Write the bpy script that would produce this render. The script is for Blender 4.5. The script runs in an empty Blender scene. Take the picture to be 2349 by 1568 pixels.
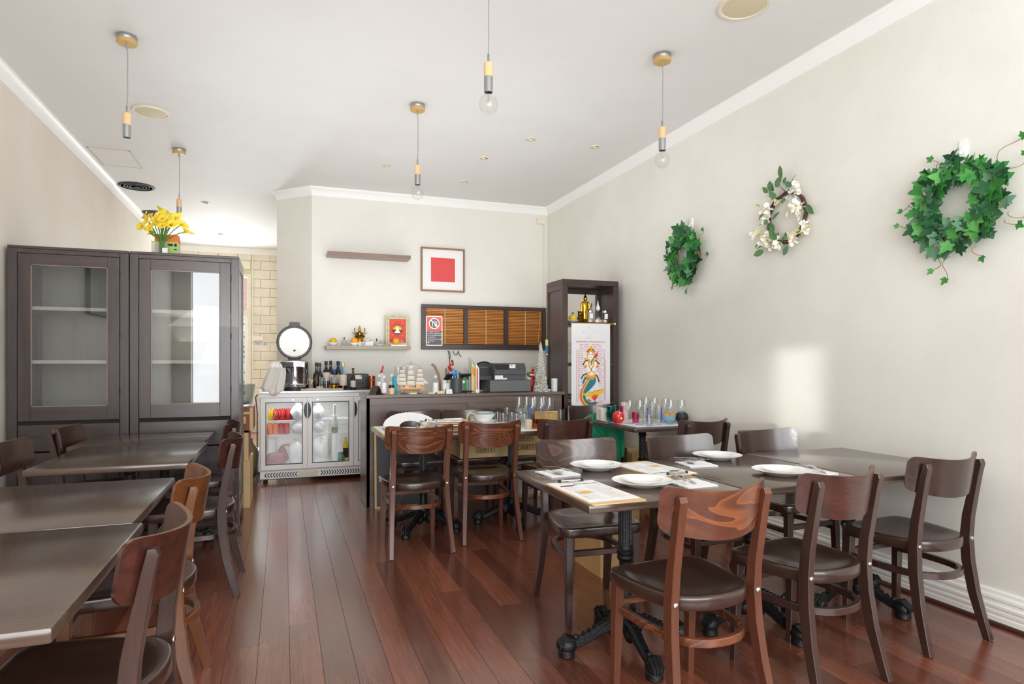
import bpy, bmesh, math, random
from mathutils import Vector, Matrix, Euler
random.seed(7)
PI = math.pi
SC = bpy.context.scene
COL = SC.collection

# ------------------------------------------------------------------ camera
EYE = 1.25
YAW = math.radians(19.962)
cam_d = bpy.data.cameras.new('camera')
cam_d.sensor_width = 36.0
cam_d.lens = 22.13
cam_d.shift_y = 46.0 / 2349.0
cam_d.clip_start = 0.05
cam = bpy.data.objects.new('camera', cam_d)
cam.location = (0, 0, EYE)
cam.rotation_euler = (PI / 2, 0, -YAW)
COL.objects.link(cam)
SC.camera = cam

# ------------------------------------------------------------------ world, lights, exposure
SC.view_settings.view_transform = 'Standard'
SC.view_settings.look = 'None'
SC.view_settings.gamma = 1.0
SC.view_settings.use_curve_mapping = False
SC.view_settings.exposure = 0.3
SC.cycles.max_bounces = 14
SC.cycles.diffuse_bounces = 8
SC.cycles.glossy_bounces = 5
SC.cycles.transparent_max_bounces = 24
SC.cycles.transmission_bounces = 8
SC.cycles.caustics_reflective = False
SC.cycles.caustics_refractive = False

w = bpy.data.worlds.new('overcast_sky')
SC.world = w
w.use_nodes = True
w.node_tree.nodes['Background'].inputs[0].default_value = (0.90, 0.95, 1.0, 1)
w.node_tree.nodes['Background'].inputs[1].default_value = 1.6


def area(name, loc, target, sx, sy, power, col=(1, 1, 1), spread=180):
    l = bpy.data.lights.new(name, 'AREA')
    l.shape = 'RECTANGLE'
    l.size = sx
    l.size_y = sy
    l.energy = power
    l.color = col
    l.spread = math.radians(spread)
    o = bpy.data.objects.new(name, l)
    o.location = loc
    o.rotation_euler = (Vector(target) - Vector(loc)).to_track_quat('-Z', 'Y').to_euler()
    COL.objects.link(o)
    return o


# daylight through the shopfront behind the camera
area('shopfront_daylight', (0.7, -1.95, 1.75), (0.7, 5, 1.6), 4.4, 2.5, 182, (0.975, 0.985, 1.0))
# daylight through the garden door at the end of the passage
area('garden_daylight', (-0.95, 12.35, 1.5), (-0.5, 6, 1.1), 0.75, 2.2, 125, (0.95, 0.98, 1.0))
# low sun thrown back by a window across the street
area('street_reflection', (0.37, -1.9, 1.22), (3.2, 3.26, 1.06), 0.19, 0.56, 0.24, (1.0, 0.98, 0.94), 1.6)
area('street_reflection', (0.05, -1.9, 1.2), (3.2, 3.75, 0.98), 0.42, 0.3, 0.12, (1.0, 0.98, 0.94), 5)
# unseen fill lamps aimed at the ceiling, added to brighten the room evenly
area('added_ceiling_fill', (0.8, 1.2, 1.6), (0.8, 1.7, 3.24), 3.4, 3.4, 18, (0.98, 0.99, 1.0))
area('added_ceiling_fill', (0.8, 5.3, 1.5), (0.8, 5.6, 3.24), 3.2, 3.6, 36, (0.98, 0.99, 1.0))
# ------------------------------------------------------------------ view helper: where the line of sight through a point of the photograph meets a real plane
FPX = 1444.0
S_, C_ = math.sin(YAW), math.cos(YAW)


def _ray(u):
    t = (u - 1174.5) / FPX
    return (S_ + t * C_, C_ - t * S_)


def at_z(u, v, z=0.0):
    d = FPX * (EYE - z) / (v - 830.0)
    rx, ry = _ray(u)
    return Vector((rx * d, ry * d, z))


def at_y(u, v, Y):
    rx, ry = _ray(u)
    d = Y / ry
    return Vector((rx * d, Y, EYE - (v - 830.0) / FPX * d))


def at_x(u, v, X):
    rx, ry = _ray(u)
    d = X / rx
    return Vector((X, ry * d, EYE - (v - 830.0) / FPX * d))


# ------------------------------------------------------------------ mesh builder
class MB:
    def __init__(self):
        self.v, self.f = [], []

    def add(self, vs, fs, M=None):
        o = len(self.v)
        for p in vs:
            p = Vector(p)
            self.v.append(M @ p if M is not None else p)
        self.f += [tuple(i + o for i in f) for f in fs]
        return self

    def box(self, c, s, bev=0.0, rot=None, seg=1):
        bm = bmesh.new()
        bmesh.ops.create_cube(bm, size=1.0)
        bmesh.ops.scale(bm, vec=s, verts=bm.verts)
        if bev > 0:
            bmesh.ops.bevel(bm, geom=bm.edges[:], offset=bev, segments=seg, affect='EDGES', profile=0.5)
        bm.verts.ensure_lookup_table()
        M = Matrix.Translation(c) @ (rot.to_matrix().to_4x4() if isinstance(rot, Euler) else (rot or Matrix()))
        idx = {vv: i for i, vv in enumerate(bm.verts)}
        self.add([vv.co.copy() for vv in bm.verts], [[idx[a] for a in f.verts] for f in bm.faces], M)
        bm.free()
        return self

    def bx(self, x0, x1, y0, y1, z0, z1, bev=0.0, seg=1):
        return self.box(((x0 + x1) / 2, (y0 + y1) / 2, (z0 + z1) / 2), (abs(x1 - x0), abs(y1 - y0), abs(z1 - z0)), bev, None, seg)

    def lathe(self, prof, c=(0, 0, 0), n=24, sx=1.0, sy=1.0, M=None, phase=0.0):
        vs, fs = [], []
        m = len(prof)
        for r, z in prof:
            for k in range(n):
                a = 2 * PI * k / n + phase
                vs.append((r * math.cos(a) * sx, r * math.sin(a) * sy, z))
        for i in range(m - 1):
            for k in range(n):
                a, b = i * n + k, i * n + (k + 1) % n
                fs.append((a, b, b + n, a + n))
        if prof[0][0] > 1e-6:
            fs.append(tuple(range(n))[::-1])
        if prof[-1][0] > 1e-6:
            fs.append(tuple(range((m - 1) * n, m * n)))
        T = Matrix.Translation(c)
        return self.add(vs, fs, T @ M if M is not None else T)

    def cyl(self, p0, p1, r0, r1=None, n=14):
        return self.tube([p0, p1], [r0, r0 if r1 is None else r1], n)

    def tube(self, pts, r, n=8, caps=True):
        pts = [Vector(p) for p in pts]
        rs = r if isinstance(r, (list, tuple)) else [r] * len(pts)
        m = len(pts)
        vs, fs = [], []
        t0 = (pts[1] - pts[0]).normalized()
        ref = Vector((0, 0, 1)) if abs(t0.z) < 0.9 else Vector((1, 0, 0))
        nrm = (ref - t0 * ref.dot(t0)).normalized()
        for i, p in enumerate(pts):
            t = (pts[min(i + 1, m - 1)] - pts[max(i - 1, 0)]).normalized()
            nrm = (nrm - t * nrm.dot(t)).normalized()
            b = t.cross(nrm)
            for k in range(n):
                a = 2 * PI * k / n
                vs.append(p + (nrm * math.cos(a) + b * math.sin(a)) * rs[i])
        for i in range(m - 1):
            for k in range(n):
                a, b = i * n + k, i * n + (k + 1) % n
                fs.append((a, b, b + n, a + n))
        if caps:
            fs.append(tuple(range(n))[::-1])
            fs.append(tuple(range((m - 1) * n, m * n)))
        return self.add(vs, fs)

    def sweep(self, pts, sizes, side=Vector((1, 0, 0)), ch=0.15):
        """rectangular bar along a path; sizes = (width along side, depth) per point; ch = chamfer share"""
        pts = [Vector(p) for p in pts]
        m = len(pts)
        vs, fs = [], []
        for i, p in enumerate(pts):
            t = (pts[min(i + 1, m - 1)] - pts[max(i - 1, 0)]).normalized()
            s = side[i] if isinstance(side, list) else side
            s = (s - t * s.dot(t)).normalized()
            b = t.cross(s)
            a, d = (sizes[i] if isinstance(sizes, list) else sizes)
            a, d = a / 2, d / 2
            c = ch * min(a, d) * 2
            for (x, y) in ((a - c, -d), (a, -d + c), (a, d - c), (a - c, d), (-a + c, d), (-a, d - c), (-a, -d + c), (-a + c, -d)):
                vs.append(p + s * x + b * y)
        for i in range(m - 1):
            for k in range(8):
                a, b = i * 8 + k, i * 8 + (k + 1) % 8
                fs.append((a, b, b + 8, a + 8))
        fs.append(tuple(range(8))[::-1])
        fs.append(tuple(range((m - 1) * 8, m * 8)))
        return self.add(vs, fs)

    def prism(self, poly, h0, h1, M=None):
        """polygon (x, y) extruded along local z"""
        n = len(poly)
        vs = [(x, y, h0) for x, y in poly] + [(x, y, h1) for x, y in poly]
        fs = [tuple(range(n))[::-1], tuple(range(n, 2 * n))] + [(i, (i + 1) % n, n + (i + 1) % n, n + i) for i in range(n)]
        return self.add(vs, fs, M)

    def ball(self, c, r, n=12, m=8, s=(1, 1, 1)):
        prof = [(r * math.sin(PI * i / m) * s[0] if 0 < i < m else 0.0, -r * math.cos(PI * i / m) * s[2]) for i in range(m + 1)]
        return self.lathe(prof, c, n, 1.0, s[1] / s[0])

    def mesh(self, name, mt, smooth=30):
        me = bpy.data.meshes.new(name)
        me.from_pydata([tuple(p) for p in self.v], [], self.f)
        if mt:
            me.materials.append(mt)
        bm = bmesh.new()
        bm.from_mesh(me)
        bmesh.ops.remove_doubles(bm, verts=bm.verts, dist=1e-6)
        bmesh.ops.recalc_face_normals(bm, faces=bm.faces)
        bm.to_mesh(me)
        bm.free()
        if smooth:
            me.polygons.foreach_set('use_smooth', [True] * len(me.polygons))
            me.set_sharp_from_angle(angle=math.radians(smooth))
        me.update()
        return me

    def build(self, name, mt, parent=None, loc=(0, 0, 0), rot=(0, 0, 0), smooth=30):
        return put(name, self.mesh(name, mt, smooth), parent, loc, rot)


def put(name, me, parent=None, loc=(0, 0, 0), rot=(0, 0, 0), scale=None):
    o = bpy.data.objects.new(name, me)
    COL.objects.link(o)
    o.parent = parent
    o.location = loc
    o.rotation_euler = rot
    if scale is not None:
        o.scale = scale if isinstance(scale, (tuple, list)) else (scale,) * 3
    return o


def tag(o, label, cat, group=None):
    o['label'] = label
    o['category'] = cat
    if group:
        o['group'] = group
    return o


def thing(name, label, cat, loc=(0, 0, 0), rz=0.0, group=None):
    o = bpy.data.objects.new(name, None)
    o.empty_display_size = 0.05
    COL.objects.link(o)
    o.location = loc
    o.rotation_euler = (0, 0, rz)
    return tag(o, label, cat, group)


def struct(o):
    o['kind'] = 'structure'
    return o


def dup(root, loc, rz=0.0, label=None, group=None, scale=None):
    r = root.copy()
    COL.objects.link(r)
    r.location = loc
    r.rotation_euler = (0, 0, rz)
    if scale:
        r.scale = (scale,) * 3
    if label:
        r['label'] = label
    if group:
        r['group'] = group
    for ch in list(root.children):
        c = ch.copy()
        COL.objects.link(c)
        c.parent = r
        for g in list(ch.children):
            d = g.copy()
            COL.objects.link(d)
            d.parent = c
    return r


def text_mb(s, size, depth=0.0006, align='CENTER'):
    cu = bpy.data.curves.new('lettering', 'FONT')
    cu.body = s
    cu.size = size
    cu.align_x = align
    cu.align_y = 'CENTER'
    cu.resolution_u = 2
    cu.extrude = depth / 2
    o = bpy.data.objects.new('lettering', cu)
    COL.objects.link(o)
    bpy.context.view_layer.update()
    dg = bpy.context.evaluated_depsgraph_get()
    me = bpy.data.meshes.new_from_object(o.evaluated_get(dg))
    vs = [v.co.copy() for v in me.vertices]
    fs = [tuple(p.vertices) for p in me.polygons]
    bpy.data.objects.remove(o)
    bpy.data.curves.remove(cu)
    bpy.data.meshes.remove(me)
    return vs, fs


# a sheet standing in the XZ plane and facing -Y: local (x, z) -> world
FACE = Matrix(((1, 0, 0, 0), (0, 0, -1, 0), (0, 1, 0, 0), (0, 0, 0, 1)))

# ------------------------------------------------------------------ materials
MT = {}


def _new(name):
    m = bpy.data.materials.new(name)
    m.use_nodes = True
    nt = m.node_tree
    p = nt.nodes['Principled BSDF']
    MT[name] = m
    return m, nt, p


def lin(c):
    """0-255 display colour -> linear"""
    return tuple(((x / 255) / 12.92 if x / 255 <= 0.04045 else ((x / 255 + 0.055) / 1.055) ** 2.4) for x in c)


def simple(name, c, rough=0.5, metal=0.0, var=0.0, vscale=8.0, bump=0.0, bscale=60.0, coat=0.0, stretch=(1, 1, 1), trans=0.0, rvar=0.0):
    m, nt, p = _new(name)
    N, L = nt.nodes, nt.links
    c = lin(c)
    p.inputs['Base Color'].default_value = (*c, 1)
    p.inputs['Roughness'].default_value = rough
    p.inputs['Metallic'].default_value = metal
    p.inputs['Coat Weight'].default_value = coat
    p.inputs['Coat Roughness'].default_value = 0.15
    if trans:
        p.inputs['Transmission Weight'].default_value = trans
    tc = N.new('ShaderNodeTexCoord')
    mp = N.new('ShaderNodeMapping')
    mp.inputs['Scale'].default_value = stretch
    L.new(tc.outputs['Object'], mp.inputs['Vector'])
    if var:
        no = N.new('ShaderNodeTexNoise')
        no.inputs['Scale'].default_value = vscale
        no.inputs['Detail'].default_value = 5
        L.new(mp.outputs[0], no.inputs['Vector'])
        rp = N.new('ShaderNodeValToRGB')
        rp.color_ramp.elements[0].position = 0.3
        rp.color_ramp.elements[1].position = 0.7
        rp.color_ramp.elements[0].color = (*[max(0, x * (1 - var)) for x in c], 1)
        rp.color_ramp.elements[1].color = (*[min(1, x * (1 + var)) for x in c], 1)
        L.new(no.outputs['Fac'], rp.inputs[0])
        L.new(rp.outputs[0], p.inputs['Base Color'])
        if rvar:
            mr = N.new('ShaderNodeMapRange')
            mr.inputs['To Min'].default_value = rough - rvar
            mr.inputs['To Max'].default_value = rough + rvar
            L.new(no.outputs['Fac'], mr.inputs[0])
            L.new(mr.outputs[0], p.inputs['Roughness'])
    if bump:
        nb = N.new('ShaderNodeTexNoise')
        nb.inputs['Scale'].default_value = bscale
        nb.inputs['Detail'].default_value = 4
        L.new(mp.outputs[0], nb.inputs['Vector'])
        b = N.new('ShaderNodeBump')
        b.inputs['Strength'].default_value = bump
        b.inputs['Distance'].default_value = 0.01
        L.new(nb.outputs['Fac'], b.inputs['Height'])
        L.new(b.outputs[0], p.inputs['Normal'])
    return m


def wood(name, c1, c2, grain='X', scale=6.0, rough=0.35, dist=3.0, coat=0.3, fine=0.35, rnd=0.0, sharp=(0.25, 0.75), stretch=0.12, bump=0.05, rings=0):
    """grain runs along an object axis; bands and pores across it"""
    m, nt, p = _new(name)
    N, L = nt.nodes, nt.links
    tc = N.new('ShaderNodeTexCoord')
    mp = N.new('ShaderNodeMapping')
    s = [1.0, 1.0, 1.0]
    s['XYZ'.index(grain)] = stretch
    mp.inputs['Scale'].default_value = s
    src = tc.outputs['Object']
    oi = N.new('ShaderNodeObjectInfo')
    va = N.new('ShaderNodeVectorMath')
    va.operation = 'MULTIPLY_ADD'
    va.inputs[1].default_value = (7.3, 11.1, 5.7)
    L.new(oi.outputs['Random'], va.inputs[0])
    L.new(src, va.inputs[2])
    L.new(va.outputs[0], mp.inputs['Vector'])
    n1 = N.new('ShaderNodeTexNoise')
    n1.inputs['Scale'].default_value = scale
    n1.inputs['Detail'].default_value = 6
    n1.inputs['Distortion'].default_value = dist
    L.new(mp.outputs[0], n1.inputs['Vector'])
    n2 = N.new('ShaderNodeTexNoise')
    n2.inputs['Scale'].default_value = scale * 22
    n2.inputs['Detail'].default_value = 3
    mp2 = N.new('ShaderNodeMapping')
    s2 = [1.0, 1.0, 1.0]
    s2['XYZ'.index(grain)] = 0.04
    mp2.inputs['Scale'].default_value = s2
    L.new(va.outputs[0], mp2.inputs['Vector'])
    L.new(mp2.outputs[0], n2.inputs['Vector'])
    mx = N.new('ShaderNodeMix')
    mx.inputs[0].default_value = fine
    if rings:      # growth rings: a sharp pale edge fading on one side
        mm_ = N.new('ShaderNodeMath')
        mm_.operation = 'MULTIPLY'
        mm_.inputs[1].default_value = rings
        fr = N.new('ShaderNodeMath')
        fr.operation = 'FRACT'
        pw = N.new('ShaderNodeMath')
        pw.operation = 'POWER'
        pw.inputs[1].default_value = 3.0
        L.new(n1.outputs['Fac'], mm_.inputs[0])
        L.new(mm_.outputs[0], fr.inputs[0])
        L.new(fr.outputs[0], pw.inputs[0])
        L.new(pw.outputs[0], mx.inputs[2])
        n1.inputs['Detail'].default_value = 2.5
    else:
        L.new(n1.outputs['Fac'], mx.inputs[2])
    L.new(n2.outputs['Fac'], mx.inputs[3])
    rp = N.new('ShaderNodeValToRGB')
    rp.color_ramp.elements[0].position = sharp[0]
    rp.color_ramp.elements[1].position = sharp[1]
    rp.color_ramp.elements[0].color = (*lin(c1), 1)
    rp.color_ramp.elements[1].color = (*lin(c2), 1)
    L.new(mx.outputs[0], rp.inputs[0])
    out = rp.outputs[0]
    if rnd:
        hs = N.new('ShaderNodeHueSaturation')
        mr = N.new('ShaderNodeMapRange')
        mr.inputs['To Min'].default_value = 1 - rnd
        mr.inputs['To Max'].default_value = 1 + rnd
        L.new(oi.outputs['Random'], mr.inputs[0])
        L.new(mr.outputs[0], hs.inputs['Value'])
        L.new(out, hs.inputs['Color'])
        out = hs.outputs[0]
    L.new(out, p.inputs['Base Color'])
    p.inputs['Roughness'].default_value = rough
    p.inputs['Coat Weight'].default_value = coat
    p.inputs['Coat Roughness'].default_value = 0.2
    if bump:
        b = N.new('ShaderNodeBump')
        b.inputs['Strength'].default_value = bump
        b.inputs['Distance'].default_value = 0.004
        L.new(n2.outputs['Fac'], b.inputs['Height'])
        L.new(b.outputs[0], p.inputs['Normal'])
    return m


def glass(name, tint=(1, 1, 1), refl=1.0, rough=0.0, ior=1.45):
    """clear sheet or blown glass: mirror share grows towards grazing angles, the rest passes straight through"""
    m, nt, p = _new(name)
    N, L = nt.nodes, nt.links
    N.remove(p)
    t = N.new('ShaderNodeBsdfTransparent')
    t.inputs[0].default_value = (*tint, 1)
    g = N.new('ShaderNodeBsdfGlossy')
    g.inputs['Roughness'].default_value = rough
    f = N.new('ShaderNodeLayerWeight')
    f.inputs[0].default_value = 0.5
    pw = N.new('ShaderNodeMath')
    pw.operation = 'POWER'
    pw.inputs[1].default_value = 3.5
    mu = N.new('ShaderNodeMath')
    mu.operation = 'MULTIPLY_ADD'
    mu.use_clamp = True
    mu.inputs[1].default_value = 0.5 * refl
    mu.inputs[2].default_value = 0.035 * refl
    mx = N.new('ShaderNodeMixShader')
    L.new(f.outputs['Facing'], pw.inputs[0])
    L.new(pw.outputs[0], mu.inputs[0])
    L.new(mu.outputs[0], mx.inputs[0])
    L.new(t.outputs[0], mx.inputs[1])
    L.new(g.outputs[0], mx.inputs[2])
    L.new(mx.outputs[0], N['Material Output'].inputs[0])
    return m


# walls: warm off-white paint, uneven, scuffed
def wall_paint(name, c, c2, stain=0.25):
    m, nt, p = _new(name)
    N, L = nt.nodes, nt.links
    tc = N.new('ShaderNodeTexCoord')
    n1 = N.new('ShaderNodeTexNoise')
    n1.inputs['Scale'].default_value = 1.1
    n1.inputs['Detail'].default_value = 6
    n1.inputs['Roughness'].default_value = 0.6
    L.new(tc.outputs['Object'], n1.inputs['Vector'])
    rp = N.new('ShaderNodeValToRGB')
    rp.color_ramp.elements[0].position = 0.35
    rp.color_ramp.elements[1].position = 0.7
    rp.color_ramp.elements[0].color = (*lin(c), 1)
    rp.color_ramp.elements[1].color = (*lin(c2), 1)
    L.new(n1.outputs['Fac'], rp.inputs[0])
    L.new(rp.outputs[0], p.inputs['Base Color'])
    p.inputs['Roughness'].default_value = 0.55
    nb = N.new('ShaderNodeTexNoise')
    nb.inputs['Scale'].default_value = 90
    nb.inputs['Detail'].default_value = 3
    nc = N.new('ShaderNodeTexNoise')
    nc.inputs['Scale'].default_value = 4
    nc.inputs['Detail'].default_value = 4
    L.new(tc.outputs['Object'], nb.inputs['Vector'])
    L.new(tc.outputs['Object'], nc.inputs['Vector'])
    ad = N.new('ShaderNodeMath')
    ad.operation = 'MULTIPLY_ADD'
    ad.inputs[1].default_value = 4.0
    L.new(nc.outputs['Fac'], ad.inputs[0])
    L.new(nb.outputs['Fac'], ad.inputs[2])
    b = N.new('ShaderNodeBump')
    b.inputs['Strength'].default_value = 0.12
    b.inputs['Distance'].default_value = 0.006
    L.new(ad.outputs[0], b.inputs['Height'])
    L.new(b.outputs[0], p.inputs['Normal'])
    return m


wall_paint('wall_paint', (230, 228, 219), (239, 238, 231))
wall_paint('wall_paint_warm', (224, 216, 204), (232, 226, 216))
simple('ceiling_paint', (224, 223, 221), 0.7, var=0.02, vscale=2, bump=0.08, bscale=120)
simple('cornice_white', (246, 246, 244), 0.45)
simple('cream_block', (232, 226, 210), 0.6, var=0.06, vscale=5, bump=0.3, bscale=70)
simple('cream_mortar', (214, 205, 182), 0.8)
simple('skirting_white', (240, 238, 232), 0.4, var=0.08, vscale=9, stretch=(1, 0.3, 3))
simple('skirting_dark', (66, 34, 26), 0.4)
wood('floor_board', (84, 42, 30), (144, 84, 62), 'Y', 5, 0.23, 0.6, 0.6, 0.42, 0.24, (0.3, 0.7), 0.06, 0.03)
MT['floor_board'].node_tree.nodes['Principled BSDF'].inputs['Coat IOR'].default_value = 1.55
simple('floor_gap', (30, 15, 10), 0.7)
# chairs
wood('beech_dark', (44, 28, 24), (72, 48, 40), 'Z', 14, 0.3, 1.0, 0.45, 0.4)
wood('beech_dark_x', (42, 27, 23), (70, 46, 39), 'X', 9, 0.26, 2.0, 0.5, 0.35)
wood('beech_seat', (42, 27, 22), (66, 45, 37), 'Y', 8, 0.24, 1.5, 0.55, 0.35, bump=0.0)
wood('beech_mid', (78, 42, 28), (112, 66, 46), 'Z', 14, 0.33, 1.0, 0.4, 0.4)
wood('beech_mid_x', (76, 40, 26), (146, 88, 56), 'X', 9, 0.3, 0.5, 0.45, 0.3, 0.0, (0.1, 0.9), 0.07, rings=12)
wood('beech_figured', (78, 41, 29), (146, 86, 52), 'X', 4.5, 0.3, 1.2, 0.4, 0.3, 0.0, (0.05, 0.95), 0.26, rings=9)
wood('beech_veined', (54, 37, 32), (108, 76, 57), 'X', 4.5, 0.26, 1.2, 0.5, 0.25, 0.0, (0.1, 1.0), 0.35, rings=9)
wood('beech_red', (48, 25, 21), (84, 45, 35), 'X', 11, 0.28, 3.0, 0.5, 0.35, 0.0, (0.35, 0.7), 0.15)
wood('beech_gold', (82, 46, 22), (126, 74, 36), 'X', 12, 0.3, 1.4, 0.45, 0.3, 0.0, (0.35, 0.7), 0.06)
wood('beech_gold_z', (86, 48, 24), (122, 72, 36), 'Z', 12, 0.3, 1.0, 0.45, 0.4)
simple('plywood_edge', (116, 84, 60), 0.5, var=0.2, vscale=40)
simple('rivet_steel', (205, 200, 195), 0.25, 1.0)
# tables
wood('table_top', (69, 53, 44), (92, 74, 62), 'X', 5, 0.2, 1.2, 0.6, 0.5, 0.0, (0.3, 0.7), 0.08, 0.02)
simple('cast_iron', (38, 38, 40), 0.28, 0.55, bump=0.35, bscale=140)
# cabinets
wood('cabinet_wood', (38, 30, 29), (80, 67, 64), 'Z', 5, 0.3, 1.6, 0.4, 0.35, 0.0, (0.25, 0.75), 0.14)
wood('cabinet_wood_x', (38, 30, 29), (80, 67, 64), 'X', 5, 0.3, 1.6, 0.4, 0.35, 0.0, (0.25, 0.75), 0.14)
wood('cabinet_back', (150, 146, 136), (172, 168, 158), 'Z', 4, 0.6, 1.0, 0.0, 0.3)
simple('shelf_pale', (206, 200, 188), 0.5, var=0.05, vscale=6)
wood('wenge', (50, 36, 33), (72, 54, 49), 'Z', 10, 0.38, 1.0, 0.2, 0.4)
wood('wenge_x', (50, 36, 33), (72, 54, 49), 'X', 10, 0.38, 1.0, 0.2, 0.4)
wood('counter_wood', (80, 66, 60), (124, 106, 97), 'X', 6, 0.3, 1.4, 0.35, 0.4)
simple('cabinet_gap', (22, 17, 16), 0.8)
wood('shelf_walnut', (122, 99, 87), (151, 126, 112), 'X', 6, 0.4, 1.2, 0.2)
wood('shelf_grey', (142, 132, 112), (168, 158, 138), 'X', 6, 0.5, 2.0, 0.1)
wood('pine', (214, 176, 122), (232, 200, 150), 'Z', 8, 0.5, 1.0, 0.1)
wood('frame_brown', (138, 99, 74), (163, 122, 92), 'Z', 8, 0.45, 1.0, 0.1)
wood('blind_wood', (196, 124, 56), (226, 156, 82), 'X', 6, 0.4, 1.0, 0.2, rnd=0.12)
wood('light_timber', (214, 174, 122), (236, 204, 158), 'Z', 9, 0.45, 1.0, 0.2)
wood('canopy_timber', (186, 148, 84), (206, 170, 106), 'X', 9, 0.45, 1.0, 0.2)
# generic
for nm, c, r, me in (
        ('white_gloss', (246, 246, 245), 0.18, 0), ('white_matte', (243, 242, 240), 0.6, 0), ('paper', (240, 240, 241), 0.7, 0), ('off_white', (232, 226, 212), 0.6, 0),
        ('black_plastic', (34, 34, 36), 0.4, 0), ('charcoal', (72, 75, 77), 0.45, 0), ('charcoal_light', (98, 101, 103), 0.45, 0), ('charcoal_dark', (50, 52, 54), 0.4, 0),
        ('steel', (200, 200, 200), 0.16, 1), ('brushed_steel', (176, 178, 180), 0.34, 1), ('zinc', (168, 170, 172), 0.42, 0.8), ('chrome', (222, 222, 224), 0.08, 1),
        ('aluminium_white', (250, 250, 251), 0.25, 0), ('gold', (214, 166, 52), 0.2, 1), ('gold_paint', (206, 160, 60), 0.35, 0.6), ('brass_dark', (120, 88, 36), 0.3, 1),
        ('copper', (176, 110, 74), 0.28, 1), ('red', (200, 32, 34), 0.3, 0), ('red_print', (226, 82, 84), 0.6, 0), ('poster_red', (218, 58, 50), 0.5, 0), ('sign_red', (236, 104, 92), 0.4, 0),
        ('sign_grey', (92, 86, 86), 0.4, 0), ('blue', (36, 92, 190), 0.4, 0), ('sky_blue', (52, 148, 214), 0.4, 0), ('teal', (38, 168, 186), 0.4, 0), ('green', (40, 140, 70), 0.5, 0),
        ('yellow', (240, 206, 60), 0.5, 0), ('orange_box', (238, 126, 46), 0.5, 0), ('lime_box', (170, 214, 106), 0.5, 0), ('lime', (150, 216, 50), 0.5, 0), ('sticky_yellow', (236, 226, 150), 0.7, 0),
        ('print_red', (222, 60, 72), 0.7, 0), ('print_black', (34, 30, 30), 0.7, 0), ('print_gold', (238, 178, 40), 0.6, 0), ('print_teal', (44, 128, 146), 0.7, 0), ('print_orange', (240, 110, 50), 0.7, 0),
        ('print_grey', (178, 178, 180), 0.7, 0), ('print_pale', (250, 246, 244), 0.7, 0), ('print_yellow', (250, 200, 50), 0.7, 0), ('peach', (232, 198, 158), 0.4, 0), ('beige_cup', (214, 200, 176), 0.4, 0),
        ('pink', (236, 150, 170), 0.35, 0), ('pale_pink', (236, 206, 204), 0.4, 0), ('blue_bowl', (142, 178, 194), 0.3, 0), ('grey_bowl', (176, 190, 196), 0.25, 0), ('olive', (128, 116, 76), 0.7, 0),
        ('speaker_beige', (206, 194, 164), 0.6, 0), ('ring_beige', (222, 212, 192), 0.45, 0), ('vent_black', (26, 26, 27), 0.6, 0), ('lamp_inner', (214, 206, 186), 0.4, 0),
        ('cord_grey', (150, 150, 152), 0.6, 0), ('switch_white', (238, 232, 216), 0.4, 0), ('dark_gasket', (60, 62, 64), 0.6, 0), ('sign_silver', (206, 210, 216), 0.4, 0), ('tray_beige', (214, 202, 180), 0.5, 0),
        ('stem_green', (74, 130, 40), 0.5, 0), ('vine_brown', (148, 116, 62), 0.7, 0), ('chalkboard', (86, 88, 92), 0.6, 0), ('bag_purple', (150, 120, 160), 0.5, 0), ('brick_dark', (108, 66, 54), 0.7, 0)):
    simple(nm, c, r, me)
simple('terracotta_box', (150, 84, 60), 0.6, var=0.1)
simple('carton', (206, 172, 118), 0.7, var=0.06, vscale=6)
simple('carton_tan', (220, 190, 140), 0.7, var=0.05, vscale=6)
simple('orange_peel', (242, 168, 20), 0.4, bump=0.4, bscale=160)
simple('lemon_yellow', (222, 178, 24), 0.4, var=0.12, vscale=14, bump=0.3, bscale=160)
simple('cloth_white', (232, 230, 224), 0.9, bump=0.3, bscale=220)
simple('banner_cloth', (238, 238, 242), 0.9, bump=0.15, bscale=200)
simple('bag_green', (30, 150, 110), 0.7, var=0.12, vscale=10, bump=0.3, bscale=40)
simple('tinsel', (216, 216, 206), 0.3, 0.7, var=0.3, vscale=90, bump=1.0, bscale=110)
simple('berry_red', (196, 38, 40), 0.25)
simple('apple_red', (214, 52, 48), 0.25, var=0.12, vscale=5, stretch=(6, 6, 0.2))
simple('leaf_dark', (34, 92, 52), 0.42, var=0.35, vscale=24, bump=0.3, bscale=60)
simple('leaf_mid', (58, 140, 58), 0.42, var=0.3, vscale=24, bump=0.3, bscale=60)
simple('leaf_light', (90, 164, 82), 0.45, var=0.25, vscale=24, bump=0.3, bscale=60)
simple('leaf_grey', (92, 136, 104), 0.45, var=0.3, vscale=24, bump=0.3, bscale=60)
simple('leaf_olive', (84, 124, 74), 0.45, var=0.2, vscale=24)
simple('petal_white', (250, 248, 238), 0.6)
simple('petal_cream', (232, 226, 158), 0.6)
simple('twig', (84, 62, 48), 0.75, var=0.35, vscale=40, bump=0.5, bscale=90)
simple('lily_yellow', (250, 226, 74), 0.45, var=0.12, vscale=18)
simple('frosted', (226, 230, 232), 0.5, trans=0.0)
simple('candle_glass', (226, 230, 232), 0.25)
simple('ornate_frame', (206, 202, 170), 0.5, var=0.15, vscale=30, bump=0.6, bscale=120)
simple('carved_panel', (120, 116, 110), 0.6, var=0.35, vscale=5, stretch=(1, 3, 0.4), bump=0.5, bscale=12)
simple('outdoor_leaf', (70, 140, 84), 0.6, var=0.45, vscale=6)
simple('outdoor_wall', (226, 214, 206), 0.8)
simple('outdoor_brick', (206, 160, 150), 0.8)
simple('outdoor_paving', (150, 148, 142), 0.8)
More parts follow.
